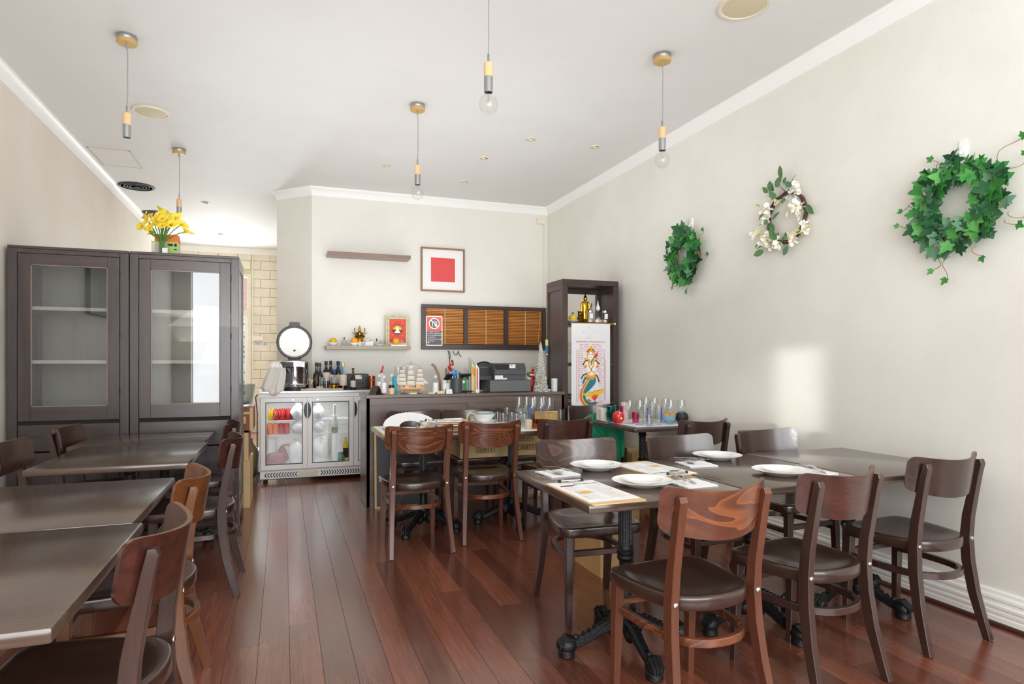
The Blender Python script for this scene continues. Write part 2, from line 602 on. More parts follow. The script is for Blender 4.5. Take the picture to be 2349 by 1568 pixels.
simple('fence_white', (226, 234, 240), 0.6)
simple('plastic_bag', (238, 240, 242), 0.35, bump=0.8, bscale=18)
simple('meat_red', (150, 52, 56), 0.3, var=0.2, vscale=10, bump=0.6, bscale=14)
glass('clear_glass', (0.975, 0.985, 0.985), 1.4, 0.0, 1.5)
glass('cabinet_glass', (0.88, 0.89, 0.89), 2.2, 0.0, 1.5)
glass('fridge_glass', (0.97, 0.98, 0.98), 1.0, 0.0, 1.45)
glass('door_glass', (0.96, 0.99, 1.0), 1.0)
glass('bulb_glass', (0.97, 0.97, 0.95), 1.2)
glass('teal_glass', (0.18, 0.72, 0.74), 1.6)
glass('blue_glass', (0.2, 0.3, 0.85), 1.4)
glass('pink_glass', (0.95, 0.5, 0.68), 1.4)
glass('brown_glass', (0.42, 0.2, 0.07), 1.6)
glass('dark_glass', (0.05, 0.055, 0.04), 2.0)
glass('amber_liquid', (0.78, 0.48, 0.16), 1.0)
glass('tub_plastic', (0.80, 0.83, 0.83), 1.2, 0.25)
glass('crystal', (0.93, 0.95, 0.95), 1.6, 0.05)
# ------------------------------------------------------------------ room shell
XL, XR, YB, ZC = -1.79, 3.215, 7.50, 3.24
P1, P2 = (0.305, 7.50), (-0.072, 7.877)
YE = 12.0

fl = struct(MB().bx(-1.95, 3.4, -1.9, 12.2, -0.12, -0.006).build('floor', MT['floor_gap'], smooth=0))
pm = MB().bx(-0.06325, 0.06325, -0.85, 0.85, -0.005, 0.0, 0.0006).mesh('floorboard', MT['floor_board'], 0)
rf = random.Random(3)
k0 = int((-1.79 - 0.0255) / 0.1275) - 1
for k in range(k0, 25):
    xc = 0.0255 + (k + 0.5) * 0.1275
    if xc > 3.2:
        break
    y = (0.75 if xc < 3 else 1.3) - rf.uniform(0, 1.2)
    while y < 11.95:
        ln = rf.uniform(1.35, 2.1)
        y1 = min(y + ln, 12.0)
        if y1 - y > 0.12 and not (xc > 0.15 and y > 7.55):
            o = put('floorboard', pm, fl, (xc, (y + y1) / 2, 0), (0, 0, 0), (1, (y1 - y - 0.0012) / 1.7, 1))
        y = y1

struct(MB().bx(-1.95, 3.4, -1.9, 12.2, ZC, ZC + 0.12).build('ceiling', MT['ceiling_paint'], smooth=0))
struct(MB().bx(XR, XR + 0.15, -1.9, YB + 0.15, 0, ZC).build('wall_right', MT['wall_paint'], smooth=0))
struct(MB().bx(XL - 0.15, XL, -1.9, 8.06, 0, ZC).build('wall_left', MT['wall_paint_warm'], smooth=0))
struct(MB().bx(XL - 0.15, XL - 0.012, 8.06, 12.2, 0, ZC).build('wall_left_passage', MT['wall_paint_warm'], smooth=0))
struct(MB().bx(P1[0], XR, YB, YB + 0.12, 0, ZC).build('wall_back', MT['wall_paint'], smooth=0))
struct(MB().prism([(P1[0], P1[1]), (P1[0], P1[1] + 0.12), (P2[0] + 0.12, P2[1] + 0.04), P2], 0, ZC).build('wall_corner', MT['wall_paint'], smooth=0))
struct(MB().bx(P2[0], P2[0] + 0.12, P2[1] + 0.001, YE, 0, ZC).build('wall_passage', MT['wall_paint_warm'], smooth=0))
# shopfront wall behind the camera: piers, sill and lintel round the openings
fw = struct(MB().bx(XL, -1.5, -1.8, -1.68, 0, ZC).bx(2.95, XR, -1.8, -1.68, 0, ZC).bx(-1.5, 2.95, -1.8, -1.68, 0, 0.45).bx(-1.5, 2.95, -1.8, -1.68, 3.02, ZC).build('wall_front', MT['wall_paint'], smooth=0))
struct(MB().bx(-0.55, -0.48, -1.79, -1.69, 0.45, 3.02).bx(1.7, 1.77, -1.79, -1.69, 0.45, 3.02).build('window_1', MT['wenge'], smooth=0))

# passage end wall: painted blocks round the garden door
ew = struct(MB().bx(XL - 0.1, -1.38, YE + 0.02, YE + 0.14, 0, ZC).bx(-1.38, -0.53, YE + 0.02, YE + 0.14, 2.80, ZC).bx(-0.53, P2[0] + 0.12, YE + 0.02, YE + 0.14, 0, ZC).build('wall_end', MT['cream_mortar'], smooth=0))
rb = random.Random(5)
for r in range(20):
    z0, z1 = r * 0.16, r * 0.16 + 0.156
    if z1 > ZC:
        break
    spans = []
    off = -0.53 + (0.0 if r % 2 else -0.155)
    x = off
    while x < P2[0]:
        spans.append((max(x, -0.53), min(x + 0.306, P2[0])))
        x += 0.31
    if z0 > 2.75:
        x = -1.78 + (0.1 if r % 2 else 0)
        while x < -0.6:
            spans.append((x, min(x + 0.306, -0.534)))
            x += 0.31
    for a, b in spans:
        if b - a > 0.03:
            MB().bx(a + 0.002, b - 0.002, YE + rb.uniform(0.0, 0.003), YE + 0.03, z0 + 0.002, z1, 0.004).build('block', MT['cream_block'], ew, smooth=0)

# garden door with transom light
dr = struct(MB().bx(-1.38, -1.32, YE, YE + 0.1, 0, 2.8, 0.004).bx(-0.59, -0.53, YE - 0.005, YE + 0.1, 0, 2.8, 0.004).bx(-1.32, -0.59, YE, YE + 0.1, 2.74, 2.8, 0.004).bx(-1.32, -0.59, YE, YE + 0.1, 2.09, 2.15, 0.004).build('door_1', MT['cream_block'], smooth=0))
MB().bx(-1.32, -1.26, YE + 0.03, YE + 0.07, 0.01, 2.09).bx(-0.64, -0.59, YE + 0.03, YE + 0.07, 0.01, 2.09).bx(-1.26, -0.64, YE + 0.03, YE + 0.07, 0.01, 0.1).bx(-1.26, -0.64, YE + 0.03, YE + 0.07, 2.03, 2.09).bx(-1.26, -0.64, YE + 0.035, YE + 0.065, 1.2, 1.23).build('door_leaf', MT['white_matte'], dr, smooth=0)
MB().bx(-1.26, -0.64, YE + 0.046, YE + 0.052, 0.1, 2.03).build('pane', MT['door_glass'], dr, smooth=0)
MB().bx(-1.32, -0.59, YE + 0.046, YE + 0.052, 2.15, 2.74).build('pane', MT['door_glass'], dr, smooth=0)


def mitre(pts, side):
    """normals of a wall polyline pointing into the room, with mitred corners"""
    out = []
    ns = []
    for i in range(len(pts) - 1):
        d = (Vector(pts[i + 1]) - Vector(pts[i])).normalized()
        ns.append(Vector((-d.y, d.x)) * side)
    for i in range(len(pts)):
        if i == 0:
            out.append(ns[0])
        elif i == len(pts) - 1:
            out.append(ns[-1])
        else:
            b = (ns[i - 1] + ns[i]).normalized()
            out.append(b / b.dot(ns[i]))
    return out


def run(name, pts, side, prof, mt):
    nn = mitre([Vector(p) for p in pts], side)
    vs, fs = [], []
    m = len(prof)
    for p, n in zip(pts, nn):
        for a, z in prof:
            vs.append((p[0] + n.x * a, p[1] + n.y * a, z))
    for i in range(len(pts) - 1):
        for k in range(m):
            a, b = i * m + k, i * m + (k + 1) % m
            fs.append((a, b, b + m, a + m))
    fs.append(tuple(range(m)))
    fs.append(tuple(range((len(pts) - 1) * m, len(pts) * m)))
    return struct(MB().add(vs, fs).build(name, MT[mt], smooth=35))


COVE = [(0, ZC - 0.095), (0.006, ZC - 0.095), (0.008, ZC - 0.088), (0.012, ZC - 0.07), (0.022, ZC - 0.045), (0.036, ZC - 0.026), (0.048, ZC - 0.017), (0.05, ZC - 0.008), (0.056, ZC - 0.008), (0.056, ZC), (0, ZC)]
run('trim_1', [(XR, -1.68), (XR, YB), P1, P2, (P2[0], P2[1] + 0.02)], 1, COVE, 'cornice_white')
run('trim_2', [(XL, -1.68), (XL, 8.06)], -1, COVE, 'cornice_white')
run('trim_3', [(XL - 0.012, 8.06), (XL - 0.012, YE), (P2[0], YE)], -1, [(a * 0.9, z) for a, z in COVE], 'cornice_white')
SK = [(0, 0.015), (0.030, 0.015), (0.030, 0.04), (0.026, 0.044), (0.026, 0.05), (0.030, 0.054), (0.030, 0.066), (0.026, 0.07), (0.026, 0.078), (0.030, 0.082), (0.030, 0.094), (0.024, 0.1), (0.022, 0.112), (0.026, 0.118), (0.024, 0.13), (0.014, 0.14), (0.012, 0.155), (0, 0.16)]
run('baseboard_right', [(XR, 0.6), (XR, YB)], 1, SK, 'skirting_white')
run('trim_4', [(XR, 0.6), (XR, YB)], 1, [(0, 0), (0.05, 0), (0.05, 0.006), (0.044, 0.014), (0.034, 0.018), (0, 0.018)], 'skirting_dark')
run('baseboard_back', [(XR, YB), P1, P2], 1, [(0, 0), (0.014, 0), (0.014, 0.1), (0.008, 0.11), (0, 0.11)], 'skirting_white')
run('baseboard_left', [(XL, 0.6), (XL, 8.06)], -1, [(0, 0), (0.014, 0), (0.014, 0.1), (0.008, 0.11), (0, 0.11)], 'skirting_white')

# garden beyond the door
struct(MB().bx(-6, 4, 12.2, 18, -0.12, -0.03).build('ground_garden', MT['outdoor_paving'], smooth=0))
h = thing('neighbouring_house', 'pale brick house standing beyond the garden door', 'house', (-1.0, 17.2, 0))
MB().bx(-4, 4, 0, 0.3, -0.03, 6).build('wall', MT['outdoor_wall'], h, smooth=0)
for r in range(12):
    for c in range(3):
        MB().bx(-0.55 + c * 0.3 + (0.15 if r % 2 else 0), -0.27 + c * 0.3 + (0.15 if r % 2 else 0), -0.02, 0.01, 2.3 + r * 0.13, 2.41 + r * 0.13, 0.004).build('brick', MT['outdoor_brick'], h, smooth=0)
fe = thing('garden_fence', 'white paling fence across the garden outside the passage door', 'fence', (-1.0, 15.2, 0))
for i in range(9):
    MB().bx(-1.3 + i * 0.3, -1.03 + i * 0.3, 0, 0.03, -0.03, 1.45, 0.004).build('paling', MT['fence_white'], fe, smooth=0)
MB().bx(-1.3, 1.4, 0.03, 0.07, 1.1, 1.18).build('rail', MT['fence_white'], fe, smooth=0)


def leafy(name, label, c, s, n, lm, seed):
    r = random.Random(seed)
    t = thing(name, label, 'shrub', (c[0], c[1], -0.03))
    MB().tube([(0, 0, 0), (0.02, 0, c[2] * 0.6), (0, 0.02, c[2])], [0.03, 0.025, 0.015], 6).build('stem', MT['twig'], t)
    m = MB()
    for i in range(n):
        a, b, q = r.uniform(0, 2 * PI), r.uniform(-1, 1), r.random() ** 0.4
        p = Vector((math.cos(a) * math.sqrt(1 - b * b) * s[0], math.sin(a) * math.sqrt(1 - b * b) * s[1], b * s[2])) * q + Vector((0, 0, c[2]))
        M = Matrix.Translation(p) @ Euler((r.uniform(0, 6), r.uniform(0, 6), r.uniform(0, 6))).to_matrix().to_4x4()
        l = r.uniform(0.06, 0.12)
        m.add([(0, 0, 0), (l * 0.3, l * 0.5, 0.01), (0, l * 1.2, 0), (-l * 0.3, l * 0.5, 0.01)], [(0, 1, 2), (0, 2, 3)], M)
    o = m.build('foliage', MT[lm], t, smooth=0)
    o['kind'] = 'stuff'


leafy('garden_shrub', 'tall green shrub above the white garden fence', (-1.05, 15.9, 1.75), (0.9, 0.5, 0.7), 500, 'outdoor_leaf', 1)
leafy('garden_shrub', 'leafy potted shrub just outside the passage door', (-1.0, 13.4, 0.65), (0.35, 0.35, 0.55), 300, 'leaf_mid', 2)

# ------------------------------------------------------------------ ceiling fittings
HZ = 2.77


def pendant(label, x, y, bulb, sway=0.0, grp=None):
    t = thing('pendant_light', label, 'lamp', (x, y, ZC), 0, grp)
    MB().lathe([(0.056, 0), (0.057, -0.003), (0.057, -0.024), (0.056, -0.026)], n=32).build('canopy', MT['brushed_steel'], t)
    MB().lathe([(0.056, -0.026), (0.057, -0.03), (0.057, -0.046), (0.052, -0.05), (0.0, -0.05)], n=32).build('canopy_disc', MT['canopy_timber'], t)
    top = -0.05
    zt = HZ - ZC
    pts = [(sway * math.sin(PI * i / 8) + sway * 0.3 * math.sin(3 * PI * i / 8), 0, top + (zt + 0.04 - top) * i / 8) for i in range(9)]
    MB().tube([(0, 0, top), (0, 0, top - 0.025)], 0.006, 8).tube(pts, 0.003, 6).build('cord', MT['cord_grey'], t)
    MB().lathe([(0.0045, zt + 0.045), (0.0055, zt + 0.043), (0.0055, zt)], n=12).build('stem', MT['brushed_steel'], t)
    MB().lathe([(0.0, zt + 0.001), (0.020, zt), (0.0235, zt - 0.004), (0.0235, zt - 0.072)], n=24).build('timber_sleeve', MT['light_timber'], t)
    MB().lathe([(0.0225, zt - 0.072), (0.0225, zt - 0.15), (0.019, zt - 0.15), (0.019, zt - 0.11), (0, zt - 0.11)], n=24).build('socket', MT['zinc'], t)
    if not bulb:
        MB().lathe([(0.0185, zt - 0.148), (0.012, zt - 0.13), (0, zt - 0.13)], n=16).build('socket_liner', MT['black_plastic'], t)
    else:
        b = MB().lathe([(0.014, zt - 0.14), (0.015, zt - 0.155), (0.024, zt - 0.165), (0.038, zt - 0.178), (0.046, zt - 0.2), (0.047, zt - 0.215), (0.043, zt - 0.236), (0.03, zt - 0.254), (0.012, zt - 0.262), (0, zt - 0.263)], n=28).build('bulb', MT['bulb_glass'], t)
        fl_ = MB().tube([(0, 0, zt - 0.14), (0, 0, zt - 0.185)], 0.004, 8)
        for a in range(6):
            q, q2 = a * PI / 3, (a + 0.5) * PI / 3
            fl_.tube([(0.003 * math.cos(q), 0.003 * math.sin(q), zt - 0.185), (0.014 * math.cos(q), 0.014 * math.sin(q), zt - 0.2), (0.014 * math.cos(q2), 0.014 * math.sin(q2), zt - 0.222)], 0.0008, 4)
        fl_.build('filament', MT['chrome'], b)
    return t


pendant('bulbless pendant lamp nearest the beige speaker on the ceiling', -0.899, 4.419, False, 0.005)
pendant('bulbless pendant lamp farther back above the tall cabinets', -0.916, 6.598, False, 0.003)
pendant('pendant lamp with clear bulb hanging before the back wall, above the square red print', 0.976, 4.827, True, 0.004)
pendant('large pendant lamp whose canopy is above the picture edge', 0.98, 3.05, True, 0.002)
pendant('pendant lamp with clear globe bulb hanging against the right wall cornice', 2.309, 3.504, True, 0.006)


def speaker(label, x, y, r):
    t = thing('ceiling_speaker', label, 'speaker', (x, y, ZC))
    MB().lathe([(r, 0), (r, -0.006), (r * 0.97, -0.012), (r * 0.86, -0.012), (r * 0.84, -0.008), (r * 0.8, -0.008)], n=40).build('ring', MT['ring_beige'], t)
    MB().lathe([(r * 0.81, -0.002), (r * 0.8, -0.009), (r * 0.4, -0.013), (0, -0.014)], n=40).build('grille', MT['speaker_beige'], t)


speaker('round beige ceiling speaker beside the bulbless pendant', -0.99, 5.69, 0.137)
speaker('round beige ceiling speaker cut by the top edge of the picture', 2.415, 2.86, 0.142)
for x, y, lb in ((-1.56, 8.15, 'round black ceiling vent with fan, nearer the hatch'), (-1.6, 9.56, 'round black ceiling vent behind the yellow flowers')):
    t = thing('ceiling_vent', lb, 'vent', (x, y, ZC))
    MB().lathe([(0.185, 0), (0.185, -0.006), (0.17, -0.012), (0.155, -0.012), (0.155, -0.002)], n=36).build('ring', MT['vent_black'], t)
    m = MB().lathe([(0.156, -0.003), (0, -0.003)], n=24).lathe([(0.03, -0.012), (0.02, -0.016), (0, -0.016)], n=16)
    m.build('plate', MT['vent_black'], t)
    for rr in (0.06, 0.09, 0.12):
        MB().lathe([(rr, -0.003), (rr, -0.010), (rr + 0.01, -0.012), (rr + 0.012, -0.003)], n=28).build('louvre', MT['charcoal_dark'], t)
DL = ((2.075, 5.229, 'near the picture centre'), (2.703, 5.207, 'nearest the right wall cornice'), (1.838, 5.865, 'behind the front pair'), (0.987, 6.42, 'beside the centre pendant'), (1.875, 6.704, 'closest to the back wall cornice'), (-0.92, 8.687, 'in the passage ceiling right of the far pendant'), (-0.916, 10.732, 'deepest in the passage ceiling'))
for i, (x, y, lb) in enumerate(DL):
    t = thing('downlight', 'small recessed gimbal downlight ' + lb, 'downlight', (x, y, ZC), 0, 'recessed downlights in the ceiling')
    MB().lathe([(0.05, 0), (0.05, -0.004), (0.044, -0.008), (0.037, -0.008), (0.035, 0.0)], n=24).build('ring', MT['ring_beige'], t)
    MB().lathe([(0.034, -0.002), (0.034, -0.012), (0.026, -0.014), (0.022, -0.002), (0, 0.0)], n=24).build('gimbal', MT['lamp_inner'], t, (0, 0, 0), (0.25, 0.1 * (i % 3), 0))
    MB().lathe([(0.02, -0.002), (0.012, -0.006), (0, -0.006)], n=16).build('lamp_face', MT['charcoal'], t)
t = thing('access_hatch', 'square white access hatch in the ceiling beside the left cornice', 'hatch', (-1.535, 7.09, ZC))
MB().bx(-0.165, 0.165, -0.27, 0.27, -0.004, 0, 0.002).build('panel', MT['ceiling_paint'], t, smooth=0)
MB().bx(-0.175, -0.168, -0.28, 0.28, -0.005, 0).bx(0.168, 0.175, -0.28, 0.28, -0.005, 0).bx(-0.175, 0.175, -0.28, -0.273, -0.005, 0).bx(-0.175, 0.175, 0.273, 0.28, -0.005, 0).build('frame', MT['speaker_beige'], t, smooth=0)
# ------------------------------------------------------------------ chairs
def panel_mesh(mt, edge=None):
    xs = sorted(set([round(-0.225 + 0.45 * i / 22, 4) for i in range(23)] + [s * (0.225 - 0.032 * q) for s in (-1, 1) for q in (0.0, 0.04, 0.13, 0.3, 0.55)]))
    nz = 8
    T = 0.0065
    fr, bk = [], []
    for x in xs:
        a = abs(x) / 0.225
        top, bot = 0.826 + 0.02 * a * a, 0.658 + 0.036 * a * a
        dx = (abs(x) - 0.193) / 0.032
        if dx > 0:
            cut = 0.032 * (1 - math.sqrt(max(0, 1 - dx * dx)))
            top -= cut
            bot += cut
        for j in range(nz + 1):
            z = bot + (top - bot) * j / nz
            y = -0.24 + 1.88 * x * x - (z - 0.83) * 0.16
            sl = 3.76 * x
            n = Vector((-sl, 1, 0)).normalized()
            fr.append(Vector((x, y, z)) + n * T)
            bk.append(Vector((x, y, z)) - n * T)
    m = MB()
    W = nz + 1
    N = len(xs)
    vs = fr + bk
    o = len(fr)
    fs = []
    for i in range(N - 1):
        for j in range(nz):
            a = i * W + j
            fs.append((a, a + 1, a + W + 1, a + W))
            fs.append((o + a, o + a + W, o + a + W + 1, o + a + 1))
        fs.append((i * W + nz, o + i * W + nz, o + (i + 1) * W + nz, (i + 1) * W + nz))
        fs.append((i * W, (i + 1) * W, o + (i + 1) * W, o + i * W))
    for j in range(nz):
        fs.append((j, o + j, o + j + 1, j + 1))
        a = (N - 1) * W + j
        fs.append((a, a + 1, o + a + 1, o + a))
    m.add(vs, fs)
    me = m.mesh('backrest', mt, 40)
    if edge:
        me.materials.append(edge)
        for p in me.polygons:
            if abs(p.normal.z) > 0.8 or abs(p.normal.x) > 0.93:
                p.material_index = 1
    return me


def seat_mesh(mt):
    out = []
    for i in range(9):   # front-right corner round to the rear and back, one side
        a = PI / 2 - (PI / 2) * i / 8
        out.append((0.155 + 0.055 * math.cos(a), 0.165 + 0.05 * math.sin(a)))
    out += [(0.2125, 0.12), (0.209, 0.06), (0.2, -0.01), (0.186, -0.07)]
    for i in range(1, 9):
        a = (PI / 2) * i / 8
        out.append((0.178 * math.cos(a) + 0.0, -0.09 - 0.105 * math.sin(a)))
    full = out + [(-x, y) for x, y in out[::-1] if x > 1e-4]
    cy = 0.01
    n = len(full)
    rings = ((0.0, 0.4515), (0.3, 0.4518), (0.5, 0.4530), (0.66, 0.4575), (0.8, 0.4640), (0.9, 0.4660), (0.965, 0.4665), (0.99, 0.4645), (1.002, 0.458), (1.004, 0.425), (0.988, 0.419), (0.5, 0.419), (0.0, 0.419))
    m = MB()
    vs, fs = [], []
    for s, z in rings:
        for x, y in full:
            vs.append((x * s, cy + (y - cy) * s, z))
    for i in range(len(rings) - 1):
        for k in range(n):
            a, b = i * n + k, i * n + (k + 1) % n
            fs.append((a, b, b + n, a + n))
    m.add(vs, fs)
    return m.mesh('seat', mt, 50)


def upright_mesh(s, mt):
    pts = [(0.205, -0.222, 0.0), (0.2, -0.2, 0.08), (0.192, -0.170, 0.2), (0.184, -0.149, 0.34), (0.18, -0.144, 0.45), (0.179, -0.153, 0.55), (0.18, -0.171, 0.65), (0.181, -0.190, 0.75), (0.182, -0.201, 0.797), (0.182, -0.199, 0.812)]
    sz = [(0.028, 0.032), (0.029, 0.036), (0.031, 0.042), (0.032, 0.046), (0.032, 0.046), (0.032, 0.042), (0.032, 0.036), (0.032, 0.030), (0.032, 0.028), (0.030, 0.018)]
    return MB().sweep([(s * x, y, z) for x, y, z in pts], sz, Vector((1, 0, 0)), 0.07).mesh('rear_leg', mt, 22)


def front_leg_mesh(s, mt):
    return MB().sweep([(s * 0.172, 0.182, 0.42), (s * 0.174, 0.186, 0.3), (s * 0.178, 0.196, 0.0)], [(0.038, 0.038), (0.037, 0.037), (0.027, 0.027)], Vector((1, 0, 0)), 0.07).mesh('front_leg', mt, 22)


def ring_mesh(mt):
    half = [(0.162, 0.185), (0.166, 0.12), (0.166, 0.05), (0.162, -0.03), (0.153, -0.085), (0.135, -0.13), (0.105, -0.165), (0.065, -0.187), (0.02, -0.196)]
    pts = [(x, y, 0.312) for x, y in half] + [(-x, y, 0.312) for x, y in half[::-1]]
    sides = []
    for i in range(len(pts)):
        t = (Vector(pts[min(i + 1, len(pts) - 1)]) - Vector(pts[max(i - 1, 0)])).normalized()
        sides.append(Vector((-t.y, t.x, 0)))
    return MB().sweep(pts, (0.022, 0.028), sides, 0.1).mesh('ring_stretcher', mt, 30)


def chair_parts(panel, seat, legs, legs_x, edge='plywood_edge'):
    ms = [('seat', seat_mesh(MT[seat])), ('backrest', panel_mesh(MT[panel], MT[edge]))]
    for s in (-1, 1):
        ms.append(('rear_leg', upright_mesh(s, MT[legs])))
        ms.append(('front_leg', front_leg_mesh(s, MT[legs])))
    ms.append(('ring_stretcher', ring_mesh(MT[legs_x])))
    ms.append(('front_stretcher', MB().bx(-0.158, 0.158, 0.174, 0.194, 0.322, 0.352, 0.004).mesh('front_stretcher', MT[legs_x])))
    rv = MB().lathe([(0.0105, 0.0), (0.0095, 0.003), (0.006, 0.0055), (0, 0.0065)], n=14, M=Euler((PI / 2, 0, 0)).to_matrix().to_4x4()).mesh('rivet', MT['rivet_steel'])
    return ms, rv


KINDS = {
    'dark': chair_parts('beech_dark_x', 'beech_seat', 'beech_dark', 'beech_dark_x'),
    'stripe': chair_parts('beech_mid_x', 'beech_seat', 'beech_mid', 'beech_mid_x'),
    'figured': chair_parts('beech_figured', 'beech_seat', 'beech_mid', 'beech_mid_x'),
    'red': chair_parts('beech_red', 'beech_seat', 'beech_dark', 'beech_dark_x'),
    'veined': chair_parts('beech_veined', 'beech_seat', 'beech_dark', 'beech_dark_x'),
    'gold': chair_parts('beech_gold', 'beech_seat', 'beech_gold_z', 'beech_gold'),
}


def chair(kind, x, y, deg, label, group):
    t = thing('dining_chair', label, 'chair', (x, y, 0.0), math.radians(deg), group)
    ms, rv = KINDS[kind]
    for nm, me in ms:
        put(nm, me, t)
    for s in (-1, 1):
        put('rivet', rv, t, (s * 0.18, -0.1668, 0.447))
    return t


G1, G2, G3 = 'chairs round the laid tables by the right wall', 'chairs round the middle tables', 'chairs along the tables on the left side'
chair('figured', 1.382, 1.944, 4.1, 'nearest bentwood chair with orange flame grain across its curved backrest, at the laid table', G1)
chair('red', 1.988, 2.004, 9.0, 'reddish-brown bentwood chair between the flame-grained chair and the chair by the right wall', G1)
chair('dark', 2.765, 2.140, 3.4, 'dark bentwood chair pushed in beside the right wall skirting, nearest the wall', G1)
chair('veined', 1.460, 2.893, 176.1, 'bentwood chair facing the camera across the first laid table, pale veins on its backrest', G1)
chair('dark', 2.106, 2.850, 184.0, 'dark chair facing the camera behind the second pair of plates', G1)
chair('dark', 2.782, 2.93, 181.9, 'dark chair facing the camera closest to the right wall, casting its shadow there', G1)
chair('stripe', 0.834, 4.229, 2.7, 'mid-brown chair with wavy striped grain on its backrest, beside the walkway', G2)
chair('stripe', 1.373, 4.358, -2.5, 'mid-brown fine-grained chair in front of the stacked bowls and carton', G2)
chair('red', 1.950, 4.384, 3.7, 'red-brown mottled chair in front of the crowded wine glasses', G2)
chair('dark', 1.045, 5.14, 180.8, 'dark chair against the bar behind the fan of white menus', G2)
chair('dark', 1.502, 5.14, 180.6, 'dark chair against the bar behind the bowls, with a carton on its seat', G2)
chair('dark', 1.968, 5.14, 180.0, 'dark chair against the bar hidden behind the wine glasses, second carton on its seat', G2)
chair('dark', 2.838, 3.949, 5.3, 'dark chair at the corner glass table, back towards the laid tables', 'chairs at the corner table')
chair('dark', 2.765, 5.262, 181.4, 'dark chair below the hanging painted cloth with a green bag over it', 'chairs at the corner table')
chair('red', -0.477, 1.881, 86.4, 'nearest dark chair at the left tables, its curved back cut by the bottom edge', G3)
chair('gold', -0.505, 2.648, 92.3, 'golden-brown chair directly behind the nearest left chair', G3)
chair('red', -0.452, 3.878, 89.3, 'dark red-brown chair by the walkway at the third left table', G3)
chair('dark', -0.513, 4.747, 91.3, 'dark chair beside the cabinets, mostly hidden by the red-brown one', G3)
chair('dark', -1.166, 3.946, -90.0, 'dark chair at the left picture edge with its back to the left wall', G3)
chair('dark', -1.125, 4.729, -92.0, 'dark chair with its back to the left wall, just before the glass cabinets', G3)

# ------------------------------------------------------------------ tables
TT = 0.735


def table(label, x0, x1, y0, y1, base=None, brz=0.4, grp='tables on cast-iron pedestals'):
    cx, cy = (x0 + x1) / 2, (y0 + y1) / 2
    t = thing('pedestal_table', label, 'table', (cx, cy, 0), 0, grp)
    hx, hy = (x1 - x0) / 2 - 0.002, (y1 - y0) / 2 - 0.002
    MB().bx(-hx, hx, -hy, hy, TT - 0.034, TT, 0.008, 2).build('tabletop', MT['table_top'], t, smooth=40)
    bx, by = (base[0] - cx, base[1] - cy) if base else (0, 0)
    MB().bx(bx - 0.16, bx + 0.16, by - 0.02, by + 0.02, TT - 0.046, TT - 0.034).bx(bx - 0.02, bx + 0.02, by - 0.16, by + 0.16, TT - 0.046, TT - 0.034).lathe([(0.06, TT - 0.05), (0.06, TT - 0.046)], (bx, by, 0), 20).build('top_spider', MT['cast_iron'], t)
    prof = [(0.05, 0.10), (0.05, 0.135), (0.042, 0.14), (0.042, 0.165), (0.046, 0.17), (0.046, 0.182), (0.036, 0.19), (0.03, 0.2), (0.028, 0.22), (0.026, 0.3), (0.026, 0.385), (0.033, 0.392), (0.036, 0.402), (0.033, 0.412), (0.037, 0.420), (0.037, 0.432), (0.030, 0.44), (0.0265, 0.45)]
    prof += [(0.0265, 0.62), (0.033, 0.628), (0.035, 0.638), (0.03, 0.648), (0.033, 0.655), (0.034, 0.668), (0.044, 0.676), (0.05, TT - 0.052)]
    m = MB().lathe(prof, (bx, by, 0), 22)
    for k in range(16):      # flutes
        a = 2 * PI * k / 16
        c, s = math.cos(a), math.sin(a)
        m.tube([(bx + c * 0.0265, by + s * 0.0265, 0.455), (bx + c * 0.0265, by + s * 0.0265, 0.615)], 0.0032, 5)
    m.build('column', MT['cast_iron'], t)
    foot = MB()
    L = 0.29
    pts = [(0.02, 0, 0.125), (0.07, 0, 0.12), (0.12, 0, 0.098), (0.17, 0, 0.074), (0.215, 0, 0.056), (0.245, 0, 0.05)]
    foot.sweep(pts, [(0.06, 0.05), (0.05, 0.05), (0.042, 0.046), (0.038, 0.042), (0.034, 0.04), (0.036, 0.044)], Vector((0, 1, 0)), 0.22)
    for q in range(5):
        xx = 0.09 + q * 0.025
        foot.tube([(xx, -0.012, 0.142 - q * 0.0125), (xx + 0.012, 0.0, 0.140 - q * 0.0125), (xx, 0.012, 0.142 - q * 0.0125)], 0.004, 5)
    foot.ball((0.05, 0, 0.09), 0.036, 12, 8, (0.8, 0.8, 1.2))
    foot.ball((0.265, 0, 0.046), 0.036, 14, 9, (1.15, 0.95, 1.0))
    for q in (-1, 0, 1):
        foot.tube([(0.235, q * 0.012, 0.07), (0.27, q * 0.018, 0.082), (0.302, q * 0.016, 0.056), (0.304, q * 0.015, 0.036)], [0.009, 0.011, 0.010, 0.006], 6)
    foot.lathe([(0.03, 0.0), (0.036, 0.006), (0.034, 0.026), (0.028, 0.034)], (0.27, 0, 0), 14)
    foot.ball((0.228, 0, 0.078), 0.014, 8, 6)
    fm = foot.mesh('foot', MT['cast_iron'])
    for k in range(4):
        put('foot', fm, t, (bx, by, 0), (0, 0, brz + k * PI / 2))
    return t


